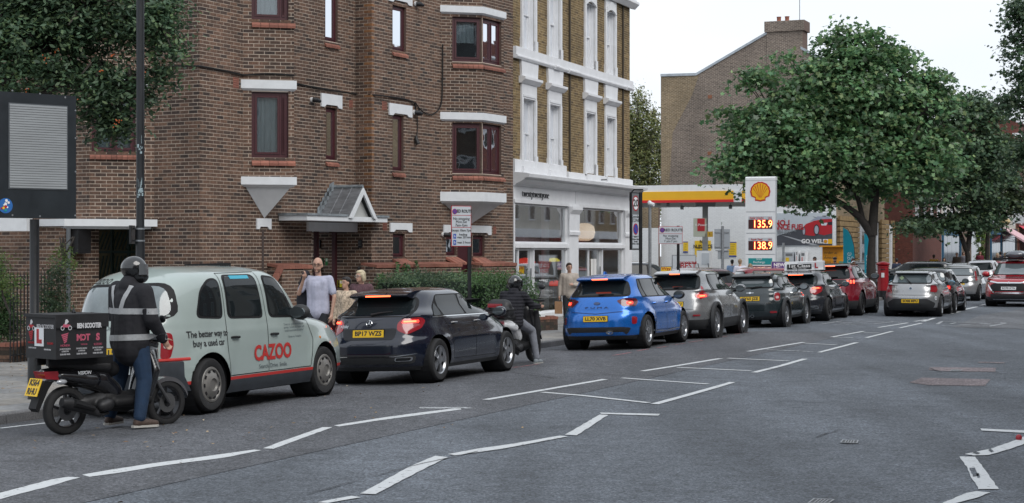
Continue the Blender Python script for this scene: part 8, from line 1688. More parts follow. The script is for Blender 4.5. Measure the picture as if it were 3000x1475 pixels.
# ================================================================ PEOPLE AND SCOOTERS
M_skin = P('skin_fair', (.50, .30, .22), .55, n=(30, .08)); M_skin2 = P('skin_tan', (.34, .19, .12), .55, n=(30, .08)); M_skin3 = P('skin_dark', (.10, .055, .035), .55)
M_helm = P('helmet_black', (.010, .011, .012), .08, coat=1); M_visor = P('visor', (.16, .17, .18), .06, .3, coat=1); M_refl = P('reflective_tape', (.34, .35, .36), .4, n=(30, .15)); M_sole = P('shoe_sole', (.5, .48, .44), .7)
def cloth(name, col, sc_=9): return P(name, col, .85, n=(sc_, .14), bump=(sc_*1.6, .5, .02))
def limb(b, pts, rs, n=12):
 pts = [Vector(p) for p in pts]
 for i in range(len(pts)-1):
  if (pts[i+1]-pts[i]).length > 1e-4: b.tube([pts[i], pts[i+1]], [rs[i], rs[i+1]], n)
 for p, r in zip(pts, rs): b.ball(p, r, n, 8)
JO = dict(pel=(0,0,.94), wai=(0,.0,1.08), che=(0,.01,1.30), nek=(0,-.01,1.47), hed=(0,.02,1.62), lsh=(-.185,-.01,1.40), rsh=(.185,-.01,1.40), lel=(-.24,-.03,1.12), rel=(.24,-.03,1.12), lwr=(-.25,.05,.88), rwr=(.25,.05,.88),
  lhi=(-.09,0,.92), rhi=(.09,0,.92), lkn=(-.10,.03,.50), rkn=(.10,.03,.50), lan=(-.10,-.03,.09), ran=(.10,-.03,.09), lto=(-.11,.15,.04), rto=(.11,.15,.04))
def human(lab, base, head, H=1.75, pose={}, top=None, bot=None, shoe=None, skin=None, hair=None, hairstyle='short', sleeve='long', turn=0, vox=.016, helmet=False, glasses=False, beard=None, stripes=False, fat=1.0, puffy=False, fem=False, fingers=True, hx=None):
 k = H/1.75; e = empty('person', base, -math.radians(head), label=lab, cat='person'); J = {n: Vector(v) for n, v in {**JO, **pose}.items()}; J = {n: v*k for n, v in J.items()}; skin = skin or M_skin; f = fat*k
 b = MB(); sh = .93 if fem else 1
 hd = J['hed']; T = Matrix.Translation(hd) @ Matrix.Rotation(-math.radians(turn), 4, 'Z'); sc_ = k
 def hp_(x, y, z): return T @ Vector((x*sc_, y*sc_, z*sc_))
 b.M = T; b.ball((0, -.012*k, .022*k), (.074*k, .094*k, .098*k), 16, 12); b.ball((0, .012*k, -.045*k), (.056*k, .070*k, .070*k), 14, 10); b.ball((0, .088*k, -.012*k), (.013*k, .020*k, .026*k), 8, 6); b.ball((0, .06*k, -.095*k), (.030*k, .028*k, .024*k), 8, 6)
 for s in (-1, 1): b.ball((s*.077*k, -.005*k, -.01*k), (.012*k, .022*k, .034*k), 8, 6)
 b.ball((0, .082*k, -.062*k), (.026*k, .012*k, .010*k), 8, 5); b.M = Matrix()
 limb(b, [J['nek']-Vector((0, 0, .06*k)), J['nek'], hd-Vector((0, .0, .05*k))], [.062*f, .054*f, .052*f])
 limb(b, [J['che']+Vector((0, 0, .06*k)), J['che'], J['wai'], J['pel']], [.10*f, .125*f, .11*f, .12*f])
 for s in 'lr':
  a = [J[s+'sh'], J[s+'el'], J[s+'wr']]; limb(b, [J['che']+Vector((0, 0, .08*k))]+a, [.07*f, .052*f, .040*f, .027*f]); wd = (a[2]-a[1]).normalized(); sgn = -1 if s == 'l' else 1
  pl_ = a[2]+wd*.075*k; limb(b, [a[2], pl_], [.026*k, .034*k], 8)
  if fingers:
   sdv = Vector((0, 0, 1)).cross(wd); sdv = sdv.normalized() if sdv.length > .2 else Vector((1, 0, 0)); acr = wd.cross(sdv).normalized(); 
   if abs(wd.z) > .8: acr = Vector((0, 1, 0))
   cur = wd.cross(acr).normalized()*(-sgn if abs(wd.z) > .8 else 1)
   for i, ln in enumerate((.062, .074, .070, .055)):
    o = pl_+acr*(.027-.018*i)*k+wd*.01*k; p1 = o+(wd*.6+cur*.15)*ln*k; p2 = p1+(wd*.3+cur*.5)*ln*.7*k; limb(b, [o, p1, p2], [.0105*k, .0095*k, .008*k], 6)
   o = a[2]+wd*.03*k+acr*.022*k; limb(b, [o, o+(acr*.035+wd*.03+cur*.01)*k, o+(acr*.045+wd*.06+cur*.03)*k], [.013*k, .011*k, .009*k], 6)
  limb(b, [J['pel'], J[s+'hi'], J[s+'kn'], J[s+'an']], [.10*f, .082*f, .052*f, .036*f])
 bo = linko('body', remesh(b, min(vox, .014) if fingers else vox, 1, [skin]), e)
 if top:
  c = MB(); g = 1.22 if puffy else 1.16 if stripes else 1.0
  limb(c, [J['che']+Vector((0, -.005, .07*k)), J['che'], J['wai'], J['pel']+Vector((0, 0, -.05*k if not stripes else -.1*k))], [.108*f*g, .142*f*g, .132*f*g*sh, .148*f*g])
  for s in 'lr':
   limb(c, [J['che']+Vector((0, 0, .05*k)), J[s+'sh']], [.115*f*g, .075*f*g])
   wv = [J[s+'sh'], J[s+'el'], J[s+'wr']]
   if sleeve == 'long': limb(c, wv, [.076*f*g, .058*f*g, .043*f*g])
   elif sleeve == 'short': limb(c, [wv[0], wv[0].lerp(wv[1], .72)], [.076*f, .066*f])
   cx_ = (J[s+'sh'].x)*.55; limb(c, [Vector((cx_, J['che'].y, J['che'].z+.05*k)), Vector((cx_, J['wai'].y, J['wai'].z)), Vector((cx_*.95, J['pel'].y, J['pel'].z-.04*k))], [.105*f*g, .095*f*g*sh, .108*f*g])
  if puffy or stripes: limb(c, [J['nek']+Vector((0, -.03*k, -.02*k)), J['nek']+Vector((0, -.02*k, .02*k))], [.11*k, .09*k])
  tp = remesh(c, vox, 2, [top])
  if puffy:
   for v in tp.vertices: q = v.normal*.006*math.sin(v.co.z*2*PI/.058); v.co += q
  to = linko('jacket' if stripes or puffy else 'top', tp, e)
  if stripes:
   bv = BVHTree.FromPolygons([v.co for v in tp.vertices], [p.vertices[:] for p in tp.polygons])
   def strap(p0, p1, wdt, dirv, n=10):
    q = MB(); prev = None
    for i in range(n+1):
     p = Vector(p0).lerp(Vector(p1), i/n); sdv = (Vector(p1)-Vector(p0)).cross(dirv).normalized()*wdt/2; row = []
     for s_ in (-1, 0, 1):
      h = bv.ray_cast(p+sdv*s_-dirv*1.0, dirv); row.append(q.P(h[0]-dirv*.007) if h[0] else None)
     if prev and None not in row and None not in prev: q.fi([prev[0], prev[1], row[1], row[0]]); q.fi([prev[1], prev[2], row[2], row[1]])
     prev = row
    if q.f: q.build('reflective_strip', M_refl, to, smooth='all')
   def ringband(z0, z1, c, rad=.6, n=64, tilt=0):
    q = MB(); prev = None
    for i in range(n+1):
     a = 2*PI*i/n; d_ = Vector((math.cos(a), math.sin(a), 0)); row = []
     for z in (z0, z1):
      o = Vector((c[0], c[1], z+tilt*math.cos(a)))+d_*rad; h = bv.ray_cast(o, -d_); row.append(q.P(h[0]+d_*.006) if h[0] else None)
     if prev and None not in row and None not in prev: q.fi([prev[0], row[0], row[1], prev[1]])
     prev = row
    q.build('reflective_strip', M_refl, to, smooth='all')
   W_ = J['wai']; ringband((1.15)*k, (1.21)*k, W_); ringband(.88*k, .94*k, J['pel'], tilt=.01)
   for s_, n_ in ((-1, 'l'), (1, 'r')): dv = Vector((0, 1, 0)); strap((s_*.07, 0, 1.20*k), (s_*.15, 0, 1.44*k), .05, dv); strap((s_*.13*k, 0, 1.36*k), (s_*.20, 0, 1.50*k), .05, dv) if 0 else None
 if bot:
  c = MB(); limb(c, [J['pel']+Vector((0, 0, .06*k)), J['pel']-Vector((0, 0, .01))], [.128*f, .13*f])
  for s in 'lr': limb(c, [J['pel'], J[s+'hi'], J[s+'kn'], J[s+'an']+Vector((0, 0, .02))], [.10*f, .102*f, .074*f, .058*f])
  linko('trousers', remesh(c, vox, 2, [bot]), e)
 for s in 'lr':
  c = MB(); a, t = J[s+'an'], J[s+'to']; d = (t-a); d.z = 0; d.normalize(); z = min(a.z, t.z+.05)
  g_ = a.z-.09*k; limb(c, [a+Vector((0, 0, -.01)), Vector((a.x, a.y, g_+.05))-d*.03, Vector((a.x, a.y, g_+.045))+d*.10*k, Vector((a.x, a.y, g_+.038))+d*.17*k], [.046*k, .048*k, .044*k, .034*k]); so_ = linko('shoe', remesh(c, min(vox, .014), 1, [shoe or M_black]), e)
  q = MB(Matrix.Translation((a.x, a.y, g_)) @ Matrix.Rotation(math.atan2(d.y, d.x), 4, 'Z')); q.prism([(-.075*k, -.035*k), (.05*k, -.042*k), (.17*k, -.045*k), (.205*k, 0), (.17*k, .045*k), (.05*k, .042*k), (-.075*k, .035*k), (-.09*k, 0)], .0, .022*k); q.build('sole', M_sole, so_)
 if helmet:
  q = MB(T); q.ball((0, -.01, .03), (.128, .150, .140), 20, 14); q.ball((0, .055, -.065), (.100, .105, .085), 16, 10); h_ = linko('helmet', remesh(q, .010, 2, [M_helm]), e)
  q = MB(T); n = 12
  for i in range(n):
   for jj, (z0, z1) in enumerate(((-.045, .02), (.02, .075))):
    a0, a1 = math.radians(-65+130*i/n), math.radians(-65+130*(i+1)/n); r0 = .152
    def vp(a, z): return ((.130+.012)*math.sin(a), -.01+(r0+.014)*math.cos(a)*(1-.5*max(0, z-.0)**1.0), z)
    q.face([vp(a0, z0), vp(a1, z0), vp(a1, z1), vp(a0, z1)])
  q.build('visor', M_visor, h_, smooth='all')
  q = MB(T); q.cbox((-.118, -.03, .06), (.012, .05, .028)); q.build('vent', P('vent_silver', (.4, .4, .42), .3, .5), h_); q = MB(T @ Matrix.Translation((-.132, -.02, -.0)) @ Matrix.Rotation(PI/2, 4, 'Y')); q.lathe([(.022, -.003), (.02, .003)], 12); q.build('helmet_logo', M_sw, h_)
 else:
  for s in (-1, 1): q = MB(T); q.ball((s*.030*k, .078*k, .006*k), (.012*k, .008*k, .007*k), 8, 5); q.build('eye', P('eye_dark', (.03, .02, .015), .3), bo, smooth=True); q = MB(T); q.tube([(s*.014*k, .086*k, .024*k), (s*.046*k, .074*k, .026*k)], .0045*k, 5); q.build('eyebrow', hair or P('brow', (.12, .07, .05), .8), bo)
  q = MB(T); q.tube([(-.022*k, .080*k, -.060*k), (0, .092*k, -.062*k), (.022*k, .080*k, -.060*k)], .005*k, 5); q.build('mouth', P('lips', (.30, .10, .09), .5), bo)
  if hair and hairstyle != 'bald':
   q = MB(T); q.ball((0, -.030*k, .040*k), (.086*k, .098*k, .094*k), 14, 10); q.ball((0, .02*k, .085*k), (.068*k, .062*k, .040*k), 12, 8); q.ball((0, -.05*k, -.02*k), (.070*k, .065*k, .07*k), 12, 8)
   if hairstyle in ('long', 'bob'):
    dz = -.10 if hairstyle == 'bob' else -.20
    for s in (-1, 1): q.tube([(s*.070*k, .01*k, .05*k), (s*.085*k, -.01*k, -.03*k), (s*.078*k, -.02*k, dz*k)], [.034*k, .036*k, .024*k], 8)
    q.tube([(0, -.07*k, .05*k), (0, -.085*k, -.04*k), (0, -.075*k, dz*k)], [.06*k, .062*k, .045*k], 10)
   if hairstyle == 'bun': q.ball((0, -.11*k, -.01*k), .04*k)
   linko('hair', remesh(q, .010, 1, [hair]), e)
  if beard: q = MB(T); q.ball((0, .028*k, -.075*k), (.056*k, .058*k, .045*k), 12, 8); linko('beard', remesh(q, .009, 1, [beard]), e)
  if glasses:
   for s in (-1, 1): q = MB(T @ Matrix.Translation((s*.032*k, .094*k, .004*k)) @ Matrix.Rotation(PI/2, 4, 'X')); q.lathe([(.026*k, -.003), (.026*k, .003), (.021*k, .003), (.021*k, -.003)], 12, cap=False); q.M = T; q.tube([(s*.058*k, .088*k, .01*k), (s*.08*k, 0, .012*k)], .0035, 4); q.tube([(s*.008*k, .097*k, .008*k), (0, .099*k, .010*k)], .003, 4); q.build('spectacles', M_black if glasses == 1 else M_chrome, e)
 return e, J, T
def at_px(px, Y, z=None): q = W3(px, 700, Y); return (q.x, q.y, pavz(q.x, q.y) if z is None else z)
H_br = P('hair_brown', (.035, .02, .013), .6, n=(60, .3)); H_bk = P('hair_black', (.012, .010, .010), .5, n=(60, .3)); H_bl = P('hair_blonde', (.52, .44, .30), .6, n=(50, .25)); H_db = P('hair_darkblonde', (.25, .17, .10), .6, n=(50, .25)); H_au = P('hair_auburn', (.13, .045, .02), .6, n=(50, .25))
c_gt = cloth('tshirt_lilac_grey', (.44, .45, .56)); c_dk = cloth('trousers_dark', (.018, .02, .025)); c_bk = cloth('black_cloth', (.012, .012, .014)); c_jean = cloth('denim_blue', (.014, .036, .078)); c_grey = cloth('joggers_grey', (.20, .21, .24)); c_beige = cloth('beige_knit', (.42, .37, .32), 16)
e, J, T = human('bald bearded man in pale grey t-shirt carrying a dark jacket over one shoulder', at_px(932, 29), 195, 1.88, dict(lel=(-.28, .02, 1.12), lwr=(-.25, .06, .86), rel=(.30, .06, 1.17), rwr=(.18, .16, 1.40)), c_gt, c_dk, sleeve='short', fat=.86, hairstyle='bald', beard=P('beard_brown', (.16, .09, .06), .8), glasses=1, turn=-8, vox=.014)
q = MB(); r_ = J['rsh']; q.tube([r_+Vector((.0, .10, .04)), r_+Vector((.03, -.02, .10)), r_+Vector((.07, -.12, -.05)), r_+Vector((.10, -.15, -.35)), r_+Vector((.10, -.14, -.62))], [.03, .06, .12, .15, .13], 12); me = remesh(q, .014, 2, [cloth('jacket_navy_black', (.012, .013, .020))])
jk = linko('jacket', me, None, e.location, e.rotation_euler, label='dark jacket slung over the shoulder of the bald man', cat='jacket')
human('short dark-haired woman in a leopard print top behind the navy car', at_px(1014, 31), 205, 1.52, {}, P('leopard_top', (.50, .40, .30), .85, n=(30, .7)), c_dk, hair=H_bk, hairstyle='bun', skin=M_skin, fem=True, turn=15, fat=.95)
e, J, T = human('blonde woman with glasses in a dark patterned blouse next to the dark-haired woman', at_px(1058, 32), 205, 1.64, dict(hed=(0, .04, 1.61)), P('plum_blouse', (.10, .05, .06), .85, n=(40, .5)), c_dk, hair=H_bl, hairstyle='bob', fem=True, turn=18, glasses=2, fat=.95)
e, J, T = human('young man in a beige polo jumper holding a paper bag outside the shop', at_px(1668, 45), 185, 1.68, dict(lel=(-.25, .02, 1.13), lwr=(-.12, .2, 1.15), rel=(.26, -.02, 1.13), rwr=(.27, .02, .86)), c_beige, c_dk, hair=H_br, turn=-20, vox=.016)
q = MB(); q.prism([(-.10, -.06), (.10, -.06), (.10, .06), (-.10, .06)], -.32, 0); bq = Vector(J['rwr'])+Vector((.02, .02, -.16)); bl_ = bpy.data.objects['person.003'] if 0 else e
wq = Matrix.Translation(e.location) @ e.rotation_euler.to_matrix().to_4x4() @ bq; q.build('paper_bag', P('kraft_paper', (.30, .17, .09), .8, n=(6, .15)), None, loc=wq, label='brown paper bag hanging from the hand of the man in beige', cat='paper bag')
PP = [('person in a white long-sleeved shirt seen from behind on the forecourt', 2168, 68, 20, 1.68, c := cloth('white_shirt', (.62, .61, .70)), H_db, 'short', 0), ('dark blonde woman in a lilac top seen from behind on the forecourt', 2198, 68, 15, 1.50, cloth('lilac_top', (.38, .26, .55)), H_db, 'bob', 1),
 ('dark-haired man in a pale blue shirt far on the forecourt', 2145, 76, 15, 1.62, cloth('blue_shirt', (.22, .33, .52)), H_bk, 'short', 0), ('brown-haired bearded man in a black t-shirt in front of the white wall', 2387, 76, 185, 1.74, c_bk, H_br, 'short', 0),
 ('man with a black cap and beard in black before the orange lockers', 2446, 76, 200, 1.73, c_bk, H_bk, 'short', 0), ('red-haired woman in black beside the teal flag', 2500, 77, 120, 1.66, c_bk, H_au, 'bob', 1),
 ('person in a mustard yellow jumper walking away on the far pavement', 2736, 104, 10, 1.80, cloth('mustard', (.42, .22, .02)), H_br, 'short', 0), ('long-haired woman in a dark coat carrying papers on the far pavement', 2766, 101, 190, 1.62, c_bk, H_br, 'long', 1),
 ('man in a brown jacket holding a cup by the cream piers', 2803, 116, 190, 1.78, cloth('brown_jacket', (.06, .045, .035)), H_bk, 'short', 0), ('woman in a grey open coat behind the street tree fork', 2823, 124, 190, 1.72, cloth('grey_coat', (.12, .12, .14)), H_br, 'bob', 1),
 ('red-haired woman in a maroon dress between the two street trees', 2871, 122, 190, 1.78, cloth('maroon_dress', (.13, .012, .025)), H_au, 'long', 1), ('blonde woman in a black jacket by the blue shop', 2922, 112, 190, 1.80, c_bk, H_bl, 'long', 1),
 ('dark-haired man in navy by the blue shop', 2931, 115, 10, 1.85, cloth('navy_top', (.015, .02, .04)), H_bk, 'short', 0), ('woman in a pale grey hoodie by the blue shop', 2946, 112, 80, 1.80, cloth('pale_hoodie', (.42, .43, .48)), H_db, 'long', 1), ('hatless man in navy behind the long black coupe', 2627, 90, 10, 1.62, cloth('navy_top2', (.03, .04, .075)), H_bk, 'short', 0)]
for (lab, px, Y, hd_, H, c_, hr, st, fm) in PP:
 z = .02 if Y < 100 else .30
 p = at_px(px, Y)
 e, J, T = human(lab, (p[0], p[1], max(p[2], 0)+(.22 if px > 2900 else 0)*0), hd_, H if px < 2900 else H+.0, dict(lwr=(-.24, .10+.06*(Y % 3), .90)), c_, c_dk, hair=hr, hairstyle=st, fem=bool(fm), vox=.03, fingers=False, beard=(H_bk if 'beard' in lab else None), fat=.92 if fm else 1)
 if 'cap' in lab: q = MB(T); q.lathe([(.088, .04), (.085, .09), (.05, .125), (.001, .13)], 14, Matrix.Diagonal((1, 1.15, 1, 1))); q.prism([(-.06, .08), (.06, .08), (.05, .15), (-.05, .15)], .045, .055); q.build('cap', M_black, e, smooth=40)
M_bp = P('scooter_black', (.012, .012, .014), .22, .1, 1.0); M_seat = P('seat_vinyl', (.016, .016, .017), .5, n=(20, .3)); M_eng = P('engine_dark', (.03, .03, .032), .5, .3, n=(12, .4))
def blob(items, vox, mat, name, par, sm=2):
 b = MB()
 for it in items:
  if len(it) == 2 and not isinstance(it[0][0], (tuple, list)): b.ball(it[0], it[1], 14, 10)
  else: limb(b, it[0], it[1], 12)
 return linko(name, remesh(b, vox, sm, [mat]), par)
def scooter(lab, p0, p1, r, wb, body, cat='scooter', maxi=False, plate_txt=None):
 p0, p1 = Vector(p0), Vector(p1); d = p1-p0; th = math.atan2(d.y, d.x); e = empty('motor_scooter', p0, th, label=lab, cat=cat)
 for (x, nm) in ((0, 'wheel'), (wb, 'wheel')):
  T = Matrix.Translation((x, 0, r)) @ Matrix.Rotation(PI/2, 4, 'X'); b = MB(T); b.lathe([(r*.72, -.045), (r*.9, -.055), (r*.98, -.03), (r, 0), (r*.98, .03), (r*.9, .055), (r*.72, .045)], 30, cap=False); t = b.build(nm, M_tyre, e, smooth='all')
  b = MB(T); b.lathe([(r*.73, -.04), (r*.66, -.036), (r*.66, .036), (r*.73, .04)], 28, cap=False); b.lathe([(.05, -.05), (.05, .05)], 12)
  for k in range(5): b.M = T @ Matrix.Rotation(2*PI*k/5+.3, 4, 'Z'); b.prism([(.03, -.02), (r*.68, -.012), (r*.68, .012), (.03, .02)], -.02, .02)
  b.build('rim', M_rimd, t, fixn=True)
  b = MB(T); b.lathe([(r*.42, .045), (r*.42, .05), (.05, .05)], 20); b.build('brake_disc', P('disc_steel', (.2,)*3), t)
 s = 1.0 if not maxi else 1.12
 blob([([(-.28, 0, .70*s), (.05, 0, .66*s), (.45, 0, .58*s), (.62, 0, .45*s)], [.05, .12, .14, .12]), ([(-.1, .08, .66*s), (.3, .1, .60*s)], [.06, .08]), ([(-.1, -.08, .66*s), (.3, -.1, .60*s)], [.06, .08])], .014, body if not maxi else M_sw, 'rear_cowl', e)
 blob([([(-.15, 0, .80*s), (.15, 0, .80*s), (.5, 0, .74*s), (.62, 0, .70*s)], [.07, .10, .12, .09]), ([(-.1, .05, .79*s), (.5, .07, .74*s)], [.05, .07]), ([(-.1, -.05, .79*s), (.5, -.07, .74*s)], [.05, .07])], .014, M_seat, 'seat', e)
 blob([([(.55, 0, .36), (.80, 0, .32), (1.0, 0, .36)], [.13, .12, .12]), ([(.6, .12, .33), (1.0, .14, .34)], [.06, .07]), ([(.6, -.12, .33), (1.0, -.14, .34)], [.06, .07])], .014, M_trim, 'footboard', e)
 blob([([(1.0, .0, .36), (1.10, 0, .62), (1.12, 0, .86*s)], [.13, .15, .12]), ([(1.02, .14, .4), (1.10, .17, .66), (1.08, .10, .86*s)], [.06, .06, .05]), ([(1.02, -.14, .4), (1.10, -.17, .66), (1.08, -.10, .86*s)], [.06, .06, .05]), ([(1.24, 0, .62), (1.16, 0, .9*s)], [.05, .09])], .014, body, 'leg_shield', e)
 blob([([(1.06, 0, 1.0*s), (1.16, 0, .96*s)], [.09, .10])], .012, body, 'handlebar_cowl', e)
 b = MB(); hb = 1.02*s; b.tube([(1.0, -.32, hb-.0), (1.04, -.2, hb+.01), (1.07, 0, hb-.02), (1.04, .2, hb+.01), (1.0, .32, hb)], .014, 8); b.build('handlebar', M_trim, e)
 for y in (-.34, .34): b = MB(); b.tube([(1.0, y-.06 if y < 0 else y-.06, hb), (1.0, y+.06, hb)], .02, 8); b.build('grip', M_black, e); b = MB(); b.tube([(1.04, y*.8, hb), (1.08, y*.9, hb+.18)], .007, 5); b.ball((1.08, y*.95, hb+.24), (.02, .065, .045), 12, 8); b.build('mirror', M_black, e, smooth=True)
 for y in (-.09, .09): b = MB(); b.tube([(1.12, y, .62), (wb, y, r)], .022, 8); b.build('fork', P('fork_grey', (.12, .12, .125), .4, .6), e)
 b = MB(); n = 10
 for i in range(n): a0, a1 = math.radians(20+110*i/n), math.radians(20+110*(i+1)/n); R = r+.03; q = [(wb+R*math.cos(a), 0, r+R*math.sin(a)) for a in (a0, a1)]; b.face([(q[0][0], -.06, q[0][2]), (q[0][0], .06, q[0][2]), (q[1][0], .06, q[1][2]), (q[1][0], -.06, q[1][2])]); b.face([(q[0][0], -.06, q[0][2]), (q[1][0], -.06, q[1][2]), (q[1][0], -.065, q[1][2]-.05), (q[0][0], -.065, q[0][2]-.05)]); b.face([(q[0][0], .06, q[0][2]), (q[1][0], .06, q[1][2]), (q[1][0], .065, q[1][2]-.05), (q[0][0], .065, q[0][2]-.05)])
 b.build('mudguard', P('mudguard_grey', (.14, .14, .15), .25, .3, 1) if not maxi else body, e, smooth=60)
 blob([([(.50, .0, .36), (.25, 0, .34), (.05, .06, .30)], [.11, .09, .07]), ([(.40, -.13, .30), (.48, -.13, .32)], [.07, .075])], .014, M_eng, 'engine', e)
 b = MB(); b.tube([(.50, -.10, .22), (.35, -.15, .20), (.28, -.17, .24), (.15, -.18, .30), (-.10, -.19, .37), (-.17, -.19, .385)], [.02, .02, .045, .065, .07, .05], 14); ex = b.build('exhaust', M_eng, e, smooth=50); b = MB(); b.tube([(.22, -.235, .29), (-.05, -.25, .37)], [.03, .045], 8); b.build('heat_shield', M_trim, ex, smooth=True)
 b = MB(); b.tube([(.02, .14, r), (.30, .14, r+.28)], .028, 8); b.build('shock_absorber', P('fork_grey', (.12,)*3), e)
 b = MB(); b.prism([(-.20, .60), (-.30, .62), (-.42, .32), (-.38, .28), (-.26, .52)], -.07, .07, 'y'); b.build('rear_mudguard', M_trim, e, fixn=True)
 b = MB(); b.prism([(-.34, .72*s), (-.31, .64*s), (-.12, .62*s), (-.16, .72*s)], -.10, .10, 'y'); b.build('tail_lamp', M_lens, e, fixn=True)
 for y in (-1, 1): b = MB(); b.ball((-.12, y*.12, .60*s), (.07, .03, .03), 10, 6); b.build('indicator', M_head, e, smooth=True)
 b = MB(); b.tube([(.35, .16, .28), (.30, .24, .03)], .012, 5); b.build('side_stand', M_trim, e)
 if plate_txt:
  n_ = Vector((-.93, 0, .36)).normalized(); up = Vector((.36, 0, .93)).normalized(); rt = Vector((0, -1, 0)); p = Vector((-.40, 0, .55)); M = Matrix(((rt.x, up.x, n_.x, p.x), (rt.y, up.y, n_.y, p.y), (rt.z, up.z, n_.z, p.z), (0, 0, 0, 1)))
  b = MB(M); b.box(-.115, .115, -.10, .10, -.004, .004); pl_ = b.build('number_plate', M_plate, e); text_on('plate_lettering', plate_txt, .10, M_txtk, M @ Matrix.Translation((0, .0, .006)), pl_, bold=.002, width=.85)
 return e
r0 = G(190, 1275); r1 = G(489, 1243); sc1 = scooter('black delivery scooter with learner plate in the left foreground', r0, r1, .272, (r1-r0).length-.03, M_bp, plate_txt='KS64\nRHU')
me = text_mesh('VISION', .055, M_sw, depth=.002, shear=.3); me.transform(Matrix.Translation((.12, -.192, .69)) @ Matrix(((1,0,0,0),(0,0,-1,0),(0,1,0,0),(0,0,0,1)))); linko('model_lettering', me, sc1)
bx = empty('delivery_box', Matrix.Translation(sc1.location) @ sc1.rotation_euler.to_matrix().to_4x4() @ Vector((.02, 0, .86)), sc1.rotation_euler.z, label='black insulated delivery box with BEN SCOOTER MOTS print and a red L plate', cat='delivery box')
M_bx = P('box_nylon', (.016, .016, .018), .6, n=(8, .25), bump=(12, .3, .01)); b = MB(); b.prism([(-.31, -.27), (.31, -.27), (.31, .27), (-.31, .27)], 0, .40); b.build('box_body', M_bx, bx); b = MB(); b.box(-.325, .325, -.285, .285, .40, .43); b.box(-.325, .325, -.288, -.281, .30, .40); b.build('lid', M_bx, bx); b = MB(); b.box(-.3, .5, -.12, -.08, -.07, -.0); b.box(-.3, .5, .08, .12, -.07, 0); b.build('rack', M_trim, bx)
bx.scale = (1.06, 1.06, 1.13)
b = MB(); b.tube([(.1, .0, .43), (.13, .06, .46), (.16, .12, .43)], .015, 6); b.build('strap', M_trim, bx)
M_pk = P('print_pink', (.50, .10, .16), .6); M_pw = P('print_pale', (.6, .6, .62), .6)
def bt(txt, size, x, z, m, side=True, name='box_print', **k):
 M = Matrix.Translation((x, -.2705 if z < .3 else -.2895, z)) @ Matrix(((1,0,0,0),(0,0,-1,0),(0,1,0,0),(0,0,0,1))) if side else Matrix.Translation((-.3105, -x, z)) @ Matrix(((0,0,-1,0),(-1,0,0,0),(0,1,0,0),(0,0,0,1)))
 text_on(name, txt, size, m, M, bx, **k)
bt('BEN SCOOTER', .065, .08, .315, M_pw, bold=.003, fit=.30); bt('M  T', .085, .02, .20, M_pk, bold=.004); bt('O', .08, .02, .20, M_pk, bold=.003); bt('S', .09, .20, .20, M_pk, bold=.005); bt('HONDA', .03, -.20, .13, M_pk); bt('SUZUKI', .03, .20, .13, M_pk); bt('YAMAHA', .02, .03, .135, M_pk)
for x in (-.2, .0, .2): bt('24 MOTS ROAD\nLONDON', .022, x, .085, M_pw, fit=.13); bt('0208 000 0000', .022, x, .045, M_pw, fit=.12)
bt('BEN SCOOTER', .055, .08, .31, M_pw, False, fit=.3); bt('HONDA', .03, -.17, .15, M_txtr, False); bt('SUZUKI', .03, .17, .15, M_txtr, False); bt('24 MOTS ROAD', .02, -.15, .10, M_pw, False); bt('0208 000 0000', .02, .12, .09, M_pw, False)
def wing(x, z, side, m):
 for i in range(5):
  L_ = .10-.014*i; zz = z+.045-.018*i; q = MB()
  if side: q.prism([(x-.05+.008*i, zz), (x-.05+.008*i+L_*.9, zz+.018), (x-.05+.008*i+L_*.8, zz+.004), (x-.04+.008*i, zz-.012)], -.273, -.271, 'y')
  else: q.prism([(-x+.05-.008*i, zz), (-x+.05-.008*i-L_*.9, zz+.018), (-x+.05-.008*i-L_*.8, zz+.004), (-x+.04-.008*i, zz-.012)], -.313, -.3105, 'x')
  q.build('wing_logo', m, bx, fixn=True)
wing(-.2, .19, True, M_pk); wing(-.17, .21, False, M_txtr)
def bike(x, z, side):   # small rider-and-bike pictogram
 for (dx, dz, r_, m) in ((-.045, 0, .022, M_pw), (.045, 0, .022, M_pw)):
  T = Matrix.Translation((x+dx, -.290, z+dz)) @ Matrix.Rotation(PI/2, 4, 'X') if side else Matrix.Translation((-.3125, -(x+dx), z+dz)) @ Matrix.Rotation(-PI/2, 4, 'Y'); q = MB(T); q.lathe([(r_, 0), (r_, .002), (r_*.7, .002), (r_*.7, 0)], 14, cap=False); q.build('pictogram', m, bx)
 q = MB(); pts = [(x-.05, z+.01), (x+.02, z+.005), (x+.05, z+.03), (x+.01, z+.035), (x-.03, z+.04)]; q2 = [(x-.02, z+.035), (x+.0, z+.035), (x+.03, z+.06), (x+.01, z+.085), (x-.01, z+.08)]
 if side: q.prism(pts, -.2925, -.2905, 'y')
 else: q.prism([(-a, c) for a, c in pts], -.3135, -.3115, 'x')
 q.build('pictogram', M_pk if side else M_txtr, bx, fixn=True); q = MB()
 if side: q.prism(q2, -.2925, -.2905, 'y')
 else: q.prism([(-a, c) for a, c in q2], -.3135, -.3115, 'x')
 q.build('pictogram', M_pw, bx, fixn=True)
bike(-.2, .30, True); bike(-.17, .29, False)
q = MB(); q.box(-.319, -.3135, -.06, .10, .12, .30); lp = q.build('learner_plate', M_sw, bx); text_on('learner_letter', 'L', .17, M_txtr, Matrix.Translation((-.3195, .02, .21)) @ Matrix(((0,0,-1,0),(-1,0,0,0),(0,1,0,0),(0,0,0,1))), lp, bold=.012)
hdg = 90-math.degrees(sc1.rotation_euler.z); hv = Vector((math.sin(math.radians(hdg)), math.cos(math.radians(hdg)), 0)); rv = Vector((hv.y, -hv.x, 0)); mid = r0+(r1-r0)*.58
rb0 = mid+rv*(.07)+hv*.0
